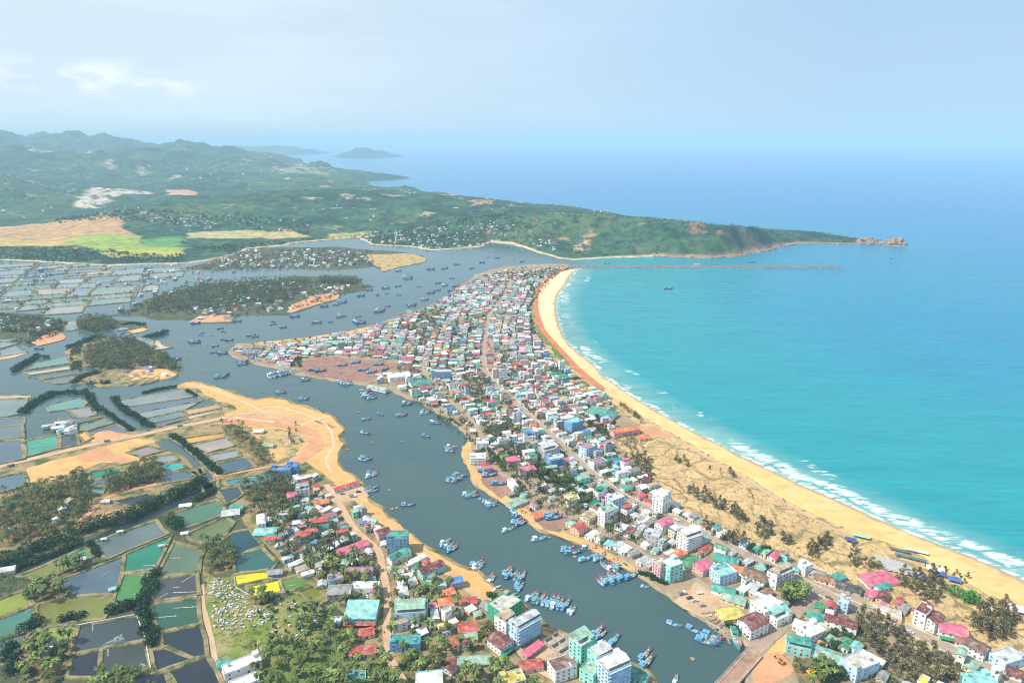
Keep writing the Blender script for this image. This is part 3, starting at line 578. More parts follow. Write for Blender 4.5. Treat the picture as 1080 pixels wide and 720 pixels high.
for pix, col in (
 ([(99,573),(164,550),(175,563),(114,588)], SLATE), ([(134,585),(178,567),(162,599),(132,603)], TEAL), ([(132,607),(161,604),(152,623),(145,632),(122,636)], LIME),
 ([(62,613),(129,588),(123,618),(118,625),(76,627)], BLUEG), ([(42,638),(74,631),(118,627),(114,642),(108,651),(50,657),(40,650)], OLIVE),
 ([(185,573),(213,581),(208,602),(168,607)], SAGE), ([(168,611),(206,606),(208,626),(162,633)], DGREY), ([(162,638),(207,632),(209,656),(172,664),(165,653)], DGREEN),
 ([(173,668),(210,660),(216,690),(205,692),(174,680)], NAVY), ([(159,687),(175,684),(201,695),(164,707)], NAVY), ([(179,709),(217,694),(232,722),(242,745),(190,745)], NAVY), ([(140,714),(174,710),(188,732),(140,732)], NAVY),
 ([(83,661),(144,650),(152,673),(81,687)], (.045,.06,.065)), ([(110,685),(153,677),(159,703),(108,711)], (.05,.06,.055)), ([(79,692),(104,686),(103,712),(74,712)], NAVY),
 ([(-30,640),(0,633),(22,625),(32,637),(0,650),(-30,660)], YGREEN), ([(-30,662),(0,654),(32,641),(36,649),(27,663),(-30,680)], (.06,.16,.12)), ([(-30,685),(28,668),(20,680),(7,698),(-30,704)], SLATE),
 ([(37,671),(52,662),(80,661),(77,671),(56,677)], YGREEN), ([(56,593),(88,579),(97,586),(85,594)], (.06,.18,.09)), ([(22,607),(50,596),(78,598),(50,609)], OLIVE),
 ([(181,543),(228,528),(237,541),(191,557)], (.06,.14,.09)), ([(199,563),(236,546),(245,551),(229,574),(204,569)], (.10,.13,.05)),
 ([(234,573),(247,562),(262,559),(275,575),(249,585)], (.015,.06,.075)), ([(248,588),(276,579),(290,593),(284,601),(250,602)], (.03,.10,.095)),
 ([(248,607),(280,602),(283,609),(250,616)], YEL), ([(263,619),(293,612),(296,623),(268,628)], YEL), ([(298,612),(313,608),(326,616),(301,623)], (.09,.19,.03)), ([(317,624),(331,619),(346,631),(335,637)], (.16,.17,.02)), ([(337,638),(348,633),(364,648),(351,650)], (.05,.07,.03)),
 ([(121,529),(156,521),(166,528),(140,533)], NAVY), ([(169,519),(200,512),(195,516),(170,523)], SAGE), ([(172,499),(206,497),(210,503),(174,509)], BLUEG), ([(170,490),(188,488),(195,493),(177,497)], TURQ), ([(164,482),(182,480),(187,485),(168,488)], PALE),
 ([(97,498),(120,493),(128,497),(122,503),(97,505)], (.02,.16,.09)), ([(96,508),(114,505),(112,513),(98,514)], SLATE), ([(96,515),(110,513),(107,519),(97,519)], TURQ), ([(128,491),(141,488),(143,492),(132,497)], (.2,.18,.04)),
 ([(-20,467),(22,464),(24,484),(-20,492)], BLUEG), ([(-20,452),(22,448.5),(23,461),(-20,465)], SLATE), ([(28,465),(61,459),(61,472),(29,481)], (.04,.22,.14)), ([(63,461),(80,457),(82,469),(63,472)], DGREY),
 ([(-20,507),(24,499),(28,511),(-20,524)], BLUEG), ([(194,463),(235,457),(237,460.5),(201,467)], ORG), ([(203,470),(238,461.5),(246,470),(220,476.5)], (.26,.22,.19)), ([(221,480),(249,475),(252,480.5),(228,486)], PALE),
 ([(230,489),(258,483),(268,492),(237,499)], (.045,.085,.11)), ([(239,507),(286,499),(288,506),(262,512),(241,511)], (.05,.17,.16)), ([(232,517),(251,514),(255,521),(241,530)], (.03,.05,.07)), ([(214,512),(228,507),(229,514),(218,520)], (.03,.05,.07)),
 ([(198,496),(212,494),(214,499),(208,501)], SLATE), ([(137,477),(155,471),(172,475),(150,481)], (.20,.17,.15)), ([(81,457),(88,455),(96,462),(90,465)], ORG)):
    pond(Gs(pix, LAND_Z + .3), col)
# canal cut beside the causeway
pond(Gs([(165,466),(178,462),(192,470),(207,483),(222,499),(226,506),(212,504),(204,490),(190,478),(172,474)], 1.8), (.05,.08,.09), None, 1.2, .5)
pond(Gs([(205,519),(222,508),(226,512),(204,527),(176,538),(150,550),(110,566),(60,590),(20,604),(20,600),(70,580),(120,556),(170,533)], 1.8), (.02,.035,.035), None, 0)
# pond blocks standing in the lagoon: low, with their own dykes
def lerp(a, b, f): return (a[0] + (b[0]-a[0])*f, a[1] + (b[1]-a[1])*f)
def strips(L, Rr, cols, z=.55, gap=.04):
    for i in range(len(L) - 1):
        a0, a1 = lerp(L[i], L[i+1], gap), lerp(L[i], L[i+1], 1-gap); b0, b1 = lerp(Rr[i], Rr[i+1], gap), lerp(Rr[i], Rr[i+1], 1-gap)
        pond(Gs([a0, a1, b1, b0], z), cols[i % len(cols)], z, 1.7, .7)
Z5 = lambda *p: zq(0, 290, 4, *p)
strips(Z5((500,530),(540,556),(575,582),(610,606),(640,625),(672,640)), Z5((762,480),(832,512),(848,530),(772,570),(784,592),(788,606)), [PALE, BLUEG, PALE, (.12,.17,.16), BLUEG])
for pix, col in ((Z5((772,574),(912,546),(930,560),(790,588)), (.36,.22,.10)), (Z5((792,596),(926,570),(920,588),(800,612)), TAN), (Z5((932,526),(1000,560),(968,564),(930,544)), (.07,.17,.14)),
 (Z5((202,552),(330,520),(366,540),(350,556),(215,574)), (.10,.24,.21)), (Z5((292,570),(388,556),(400,590),(335,600)), (.22,.21,.19)), (Z5((255,605),(330,604),(420,602),(330,624),(262,622)), BLUEG), (Z5((335,636),(440,608),(470,625),(356,658)), (.15,.18,.14)), (Z5((385,664),(490,632),(548,660),(430,670)), BLUEG),
 (Z5((-60,530),(110,522),(98,580),(20,598),(-60,600)), (.14,.19,.17)), (Z5((-60,608),(100,602),(95,640),(-60,650)), BLUEG), (Z5((-60,655),(95,645),(92,698),(-60,705)), (.17,.18,.17)), (Z5((-60,510),(120,508),(124,516),(-60,522)), TAN),
 (Z5((150,372),(280,344),(290,372),(120,398)), (.10,.20,.18)), (Z5((112,412),(284,386),(300,396),(132,420)), TAN), (Z5((130,430),(330,402),(338,412),(190,438)), BLUEG), (Z5((184,445),(340,420),(312,448),(250,458)), SLATE),
 (Z5((430,450),(480,426),(500,438),(470,454)), (.07,.12,.05)), (Z5((502,450),(580,430),(602,440),(545,466)), (.05,.09,.05)), (Z5((300,344),(345,332),(350,360),(310,372)), (.14,.2,.19)), (Z5((640,440),(668,424),(660,446),(600,462)), (.06,.1,.05)),
 (Z5((0,320),(60,300),(110,325),(0,345)), PALE), (Z5((0,282),(70,290),(0,308)), PALE), (Z5((270,194),(320,192),(325,230),(280,236)), PALE), (Z5((0,250),(110,240),(115,272),(0,282)), (.15,.2,.19)),
 (Z5((575,262),(640,275),(650,300),(600,300)), PALE), (Z5((660,272),(690,300),(720,306),(650,318)), TAN), (Z5((500,215),(560,205),(580,222),(500,235)), PALE)):
    pond(Gs(pix, .55), col, .55, 1.7, .7)
# flat far ponds: long fields of them beyond the lagoon
ISLES = {}
def isle(name, pix, mat=flat_soil, z=.9, seed=1, am=.07):
    p = ccw(rough(Gs(pix), am, 2, seed, True, 8)); sheet(name, p, z, mat, 3, 1.6); ISLES[name] = p; return p
isle('palm_island', Z5((290,315),(345,290),(430,270),(560,275),(640,320),(720,350),(755,400),(740,425),(690,440),(560,460),(420,470),(360,455),(300,462),(345,412),(420,400),(330,380),(285,345)), west_soil, .95, 31)
isle('village_island', Z5((-80,165),(0,160),(150,165),(265,190),(270,220),(235,262),(180,290),(120,300),(60,268),(-80,280)), flat_soil, .95, 32)
isle('grove_island', Z5((320,190),(400,175),(490,190),(610,205),(620,222),(560,228),(490,222),(400,250),(320,230)), flat_soil, .95, 33)
isle('grove_shore', [(100,334),(128,331),(150,320),(175,309),(210,300),(260,297),(300,292.5),(345,292),(380,293.5),(382,300),(394,302),(388,306),(362,310),(357,315),(334,322),(318,328),(305,332),(270,332),(250,333),(245,340),(226,341),(206,340),(180,337),(160,336.5),(146,333)], flat_soil, .95, 34)
isle('sandbar_village', [(195,283),(240,268),(270,262),(310,261),(357,260.5),(392,264),(428,266.5),(446,270),(450,276),(426,281),(405,287),(393,281),(357,284.5),(270,283),(230,286)], flat_soil, .95, 35)
patch('sand_point', [(388,268),(427,267.3),(445,270.5),(449,276),(426,280.5),(404,286),(394,279)], MATS['sand_scrub'], 1.05, .05, 36)
patch('east_pad', Z5((795,198),(840,172),(960,168),(985,180),(975,195),(830,200)), red_earth, 1.05, .05, 37); patch('north_pad', zq(270,290,4,(130,155),(150,125),(240,85),(330,75),(355,85),(345,100),(250,125),(145,160)), red_earth, 1.05, .05, 38)
patch('clay_bank', Z5((130,285),(230,232),(275,262),(270,270),(160,298)), red_earth, 1.05, .05, 39); patch('mud_bank', Z5((0,338),(100,318),(112,330),(40,350),(0,356)), TAN and pale_road, .5, .05, 40)
patch('sand_hook', Z5((540,236),(600,222),(625,228),(600,238),(560,244)), orange_sand, 1.0, .05, 41); patch('grove_clearing', Z5((590,385),(700,395),(745,420),(690,438),(620,430),(560,445),(540,425)), orange_sand, 1.05, .12, 42)
FARE = []; r_ = random.Random(11); FAR = Gs([(-120,276),(0,275),(120,278),(205,276),(255,284),(232,290),(190,300),(160,312),(132,328),(112,342),(72,344),(66,334),(-120,334)], .6)
def split(p, depth):
    """cut a quadrangle of flats into ponds, unevenly"""
    a, b, c, d = p; l1 = math.hypot(b[0]-a[0], b[1]-a[1]); l2 = math.hypot(d[0]-a[0], d[1]-a[1])
    if max(l1, l2) < r_.uniform(70, 150) or min(l1, l2) < 32 and max(l1, l2) < 120 or depth > 9: return [p]
    f = r_.uniform(.3, .7); g = f + r_.uniform(-.13, .13)
    if l1 > l2 * r_.uniform(.8, 1.5): m1, m2 = lerp(a, b, f), lerp(d, c, g); return split([a, m1, m2, d], depth+1) + split([m1, b, c, m2], depth+1)
    m1, m2 = lerp(a, d, f), lerp(b, c, g); return split([a, b, m2, m1], depth+1) + split([m1, m2, c, d], depth+1)
fa = R(24); cx, cy = -1000, 1850
for i in range(-4, 5):
    for j in range(-3, 4):
        q = [(cx + (u*math.cos(fa) - v_*math.sin(fa)), cy + (u*math.sin(fa) + v_*math.cos(fa))) for u, v_ in ((i*300, j*260), (i*300+292, j*260), (i*300+292, j*260+252), (i*300, j*260+252))]
        for p in split(q, 0):
            mx, my = sum(k[0] for k in p)/4, sum(k[1] for k in p)/4
            if not all(bool(inpoly([k[0]], [k[1]], FAR)[0]) for k in p) or any(bool(inpoly([k[0]], [k[1]], pp)[0]) for pp in ISLES.values() for k in p + [(mx, my)]) or r_.random() < .09: continue
            col = r_.choice([PALE, PALE, (.22,.25,.27), BLUEG, (.13,.18,.19), (.15,.2,.16), (.24,.22,.19), (.30,.25,.18), (.10,.13,.08)])
            pq = offset(ccw(p), -r_.uniform(2.5, 5)); pond(pq, col, .6, r_.uniform(2, 5), .8)
            FARE += [(pq[k], pq[(k+1) % 4]) for k in range(4) if r_.random() < .62]
link('pond_dykes', DY.mesh('pond_dykes', [dyke_soil]), kind='structure')
# ------------------------------------------------------------------ buildings
ROOFC = {'teal': (.035,.29,.24), 'green': (.03,.26,.12), 'pale green': (.26,.42,.33), 'red': (.46,.075,.055), 'maroon': (.17,.045,.045), 'pink': (.64,.12,.21), 'orange': (.66,.17,.05), 'grey': (.26,.26,.26), 'pale grey': (.48,.50,.52), 'white': (.72,.73,.73), 'blue': (.07,.20,.45), 'brown': (.17,.10,.075), 'mauve': (.36,.17,.22), 'yellow': (.62,.50,.10), 'tan': (.42,.33,.23), 'rust': (.28,.13,.08), 'aqua': (.22,.52,.50), 'dark': (.07,.07,.08)}
WALLC = {'white': (.80,.80,.78), 'cream': (.70,.60,.44), 'pale blue': (.48,.66,.80), 'blue': (.16,.38,.66), 'aqua': (.30,.68,.62), 'pink': (.72,.42,.44), 'grey': (.45,.45,.46), 'green': (.04,.42,.22), 'yellow': (.72,.55,.20), 'lilac': (.50,.36,.52), 'steel blue': (.20,.34,.50), 'peach': (.75,.50,.34), 'concrete': (.40,.36,.32)}
def roofm(c): return plain('roof_' + c.replace(' ', '_'), ROOFC[c], .6, .52, .2)
def wallm(c): return plain('wall_' + c.replace(' ', '_'), WALLC[c], .85, .22, .2)
glass = plain('dark_glass', (.11, .14, .165), .2, .2, 1.0, 0, .6); doorm = {c: plain('door_' + c, k, .6, .3) for c, k in (('brown', (.16,.09,.05)), ('blue', (.08,.17,.30)), ('grey', (.22,.22,.23)))}
tankm = plain('steel_tank', (.55,.57,.58), .3, .2, 1, .7); slabm = plain('roof_slab', (.50,.48,.44), .9, .45, .2)
_cache = {}
def cached(key, fn):
    if key not in _cache: _cache[key] = fn()
    return _cache[key]
def boxmesh(name, sx, sy, sz, mat):
    def f(): mb = MB(); mb.box(0, 0, 0, sx, sy, sz, 0, 0, None, True); return mb.mesh(name, [mat])
    return cached((name, sx, sy, sz, mat.name), f)
def roof_geo(mb, kind, w, d, H, ov=.5, along=None, th=.16, m=0, c=None, rise=None):
    """pitched roofs with real thickness: gable, hip, shed, arch"""
    lx = (w >= d) if along is None else along
    a, b_ = (w/2 + ov, d/2 + ov) if lx else (d/2 + ov, w/2 + ov); h = rise or b_ * .34
    def T(x, y, z): return (x, y, z) if lx else (y, -x, z)
    if kind == 'shed':
        h = rise or b_ * .3; vs = [T(-a,-b_,H+.1), T(a,-b_,H+.1), T(a,b_,H+h), T(-a,b_,H+h)]; vs += [(x,y,z-th) for x,y,z in vs]
        fs = [(0,1,2,3),(7,6,5,4),(4,5,1,0),(5,6,2,1),(6,7,3,2),(7,4,0,3)]
    elif kind == 'hip':
        r = max(.5, a - b_); vs = [T(-a,-b_,H),T(a,-b_,H),T(a,b_,H),T(-a,b_,H),T(-r,0,H+h),T(r,0,H+h)]; vs += [(x,y,z-th) for x,y,z in vs[:4]]
        fs = [(0,1,5,4),(1,2,5),(2,3,4,5),(3,0,4),(6,7,1,0),(7,8,2,1),(8,9,3,2),(9,6,0,3),(9,8,7,6)]
    elif kind == 'arch':
        n = 8; vs = []; fs = []
        for k in range(n+1):
            an = math.pi*k/n; vs += [T(-a, -b_*math.cos(an), H + h*math.sin(an)), T(a, -b_*math.cos(an), H + h*math.sin(an))]
        fs = [(2*k, 2*k+1, 2*k+3, 2*k+2) for k in range(n)] + [tuple(range(0, 2*n+2, 2))[::-1], tuple(range(1, 2*n+2, 2))]
    else:
        dz = -ov * h / b_; vs = [T(-a,-b_,H+dz),T(a,-b_,H+dz),T(a,0,H+h),T(-a,0,H+h),T(a,b_,H+dz),T(-a,b_,H+dz)]; vs += [(x,y,z-th) for x,y,z in vs]
        fs = [(0,1,2,3),(3,2,4,5),(6,7,1,0),(10,11,5,4),(7,8,2,1),(8,10,4,2),(9,6,0,3),(11,9,3,5),(9,8,7,6),(11,10,8,9)]
    mb.add(vs, fs, m, c); return h
def walls_geo(mb, w, d, H, kind, along=None, m=0, c=None, rise=None):
    lx = (w >= d) if along is None else along
    vs = [(-w/2,-d/2,-.6),(w/2,-d/2,-.6),(w/2,d/2,-.6),(-w/2,d/2,-.6),(-w/2,-d/2,H),(w/2,-d/2,H),(w/2,d/2,H),(-w/2,d/2,H)]
    mb.add(vs, [(0,1,5,4),(1,2,6,5),(2,3,7,6),(3,0,4,7)], m, c)
    ov = .5
    if kind == 'gable':
        b_ = (d if lx else w)/2; h = (rise or (b_+ov)*.34) - .2
        if lx: mb.add([(-w/2,-d/2,H),(-w/2,d/2,H),(-w/2,0,H+h),(w/2,-d/2,H),(w/2,d/2,H),(w/2,0,H+h)], [(1,0,2),(3,4,5)], m, c)
        else: mb.add([(-w/2,-d/2,H),(w/2,-d/2,H),(0,-d/2,H+h),(-w/2,d/2,H),(w/2,d/2,H),(0,d/2,H+h)], [(0,1,2),(4,3,5)], m, c)
    if kind == 'shed':
        b_ = (d if lx else w)/2; h = (rise or (b_+ov)*.3) * .8
        if lx: mb.add([(-w/2,-d/2,H),(-w/2,d/2,H),(-w/2,d/2,H+h),(w/2,-d/2,H),(w/2,d/2,H),(w/2,d/2,H+h)], [(1,0,2),(3,4,5),(1,2,5,4)], m, c)
        else: mb.add([(-w/2,-d/2,H),(-w/2,d/2,H),(w/2,-d/2,H),(w/2,d/2,H),(w/2,-d/2,H+h),(w/2,d/2,H+h)], [(0,2,4),(3,1,5),(2,3,5,4)], m, c)
    if kind == 'flat':
        p = .8; t_ = .2; i = 4
        mb.box(0, -d/2 + t_/2, H, w, t_, p, 0, m, c); mb.box(0, d/2 - t_/2, H, w, t_, p, 0, m, c)
        mb.box(-w/2 + t_/2, 0, H, t_, d - 2*t_, p, 0, m, c); mb.box(w/2 - t_/2, 0, H, t_, d - 2*t_, p, 0, m, c)
def house(label, cat, name, x, y, a, w, d, floors, kind, wall, roof, extra='', wins=3, r=None, group=None, fh=2.95):
    r = r or random; H = floors * fh + (.3 if floors > 1 else .2); root = thing(name, label, cat, (x, y, LAND_Z + .1), a, group)
    k0 = {'canopy': 'flat', 'arch': 'open'}.get(kind, kind)
    mb = MB(); walls_geo(mb, w, d, H, k0); body = link('wall', mb.mesh('wall', [wallm(wall)]), root)
    if 'open' in extra: pass
    mb = MB()
    if kind in ('flat', 'canopy'):
        mb.box(0, 0, H - .25, w - .42, d - .42, .3, 0); link('roof', mb.mesh('roof', [roofm(roof) if kind == 'flat' and roof not in ('grey', 'tan') else slabm]), root)
        sx, sy = min(3.6, w*.4), min(3.6, d*.4); ox, oy = r.choice((-1, 1))*(w/2 - sx/2 - .6), r.choice((-1, 1))*(d/2 - sy/2 - .6)
        if floors > 1 or 'head' in extra:
            mb = MB(); mb.box(ox, oy, H, sx, sy, 2.5); sh = link('stair_head', mb.mesh('stair_head', [wallm(wall)]), root)
            mb = MB(); mb.box(ox, oy, H + 2.5, sx + .5, sy + .5, .18, 0, 0, None, True); link('roof', mb.mesh('roof', [slabm if roof == 'grey' else roofm(roof)]), sh)
        if floors > 1 and r.random() < .75:
            tx, ty = -ox*.8, oy*.7; mb = MB(); mb.tube((tx - .9, ty, H + 1.3), (tx + .9, ty, H + 1.3), .6, .6, 10); mb.box(tx, ty, H, 1.6, .8, .75); link('water_tank', mb.mesh('water_tank', [tankm]), root)
        if kind == 'canopy':
            cw, cdp = (w*.96, d*.62); cy = -oy*.3
            mb = MB(); roof_geo(mb, 'shed' if r.random() < .6 else 'gable', cw, cdp, H + 2.7, .3); mb.v = [(vx, vy + cy, vz) for vx, vy, vz in mb.v]; link('canopy_roof', mb.mesh('canopy_roof', [roofm(roof)]), root)
            for px_, py_ in ((-1,-1),(1,-1),(1,1),(-1,1)): link('canopy_post', boxmesh('canopy_post', .25, .25, 2.75, tankm), root, (px_*(cw/2 - .3), cy + py_*(cdp/2 - .3), H))
    else:
        roof_geo(mb, kind, w, d, H); link('roof', mb.mesh('roof', [roofm(roof)]), root)
    cam_l = (math.cos(-a)*(-x) - math.sin(-a)*(-y), math.sin(-a)*(-x) + math.cos(-a)*(-y)); nw = 0
    tall = floors >= 4
    for nx, ny, L, off in ((0,-1,w,d/2),(0,1,w,d/2),(1,0,d,w/2),(-1,0,d,w/2)):
        if nx*cam_l[0] + ny*cam_l[1] < .12 * math.hypot(*cam_l): continue
        fa = math.atan2(ny, nx) + math.pi/2; nb = max(1, min(wins + (2 if tall else 0), int(L / (3.4 if tall else 3.0))))
        for f in range(floors):
            for b_ in range(nb):
                u = (b_ + .5) / nb * L - L/2; isdoor = f == 0 and b_ == nb//2 and ny != 0
                if nw > 88: break
                sx, sz = ((1.5, 1.6) if tall else (1.3, 1.3)); z = f*fh + (1.0 if not isdoor else 0)
                if isdoor: nm, me_ = 'door', boxmesh('door', 1.5, .12, 2.3, doorm[r.choice(('brown', 'blue', 'grey'))])
                elif r.random() < .2: continue
                else: nm, me_ = 'window', boxmesh('window', sx, .12, sz, glass)
                link(nm, me_, root, (nx*off - (ny*u) , ny*off + nx*u, z + .2), fa); nw += 1
        if 'balcony' in extra and L == max(w, d):
            for f in range(1, floors + 1): link('balcony', boxmesh('balcony', round(L - .6, 1), 1.1, .9 if f < floors else .3, wallm(wall)), root, (nx*(off + .5), ny*(off + .5), f*fh - .25), fa)
    if 'awning' in extra:
        c = extra.split('awning:')[1].split()[0].replace('_', ' '); mb = MB(); mb.add([(-w/2-.3,-d/2-.02,3.1),(w/2+.3,-d/2-.02,3.1),(w/2+.3,-d/2-3,2.4),(-w/2-.3,-d/2-3,2.4),(-w/2-.3,-d/2-.02,3.0),(w/2+.3,-d/2-.02,3.0),(w/2+.3,-d/2-3,2.3),(-w/2-.3,-d/2-3,2.3)], [(3,2,1,0),(4,5,6,7),(2,3,7,6),(3,0,4,7),(1,2,6,5)])
        link('awning', mb.mesh('awning', [roofm(c)]), root)
    return root
def road_angle(x, y):
    best = (1e9, 0)
    for k in ('main_street', 'river_lane', 'bank_street', 'shore_lane', 'bridge_road'):
        L = RL[k]
        for i in range(0, len(L) - 2, 2):
            dd = (L[i][0]-x)**2 + (L[i][1]-y)**2
            if dd < best[0]: best = (dd, math.atan2(L[i+2][1]-L[i][1], L[i+2][0]-L[i][0]))
    return best[1]
def ang(p, q): a, b_ = G(*p), G(*q); return math.atan2(b_[1]-a[1], b_[0]-a[0])
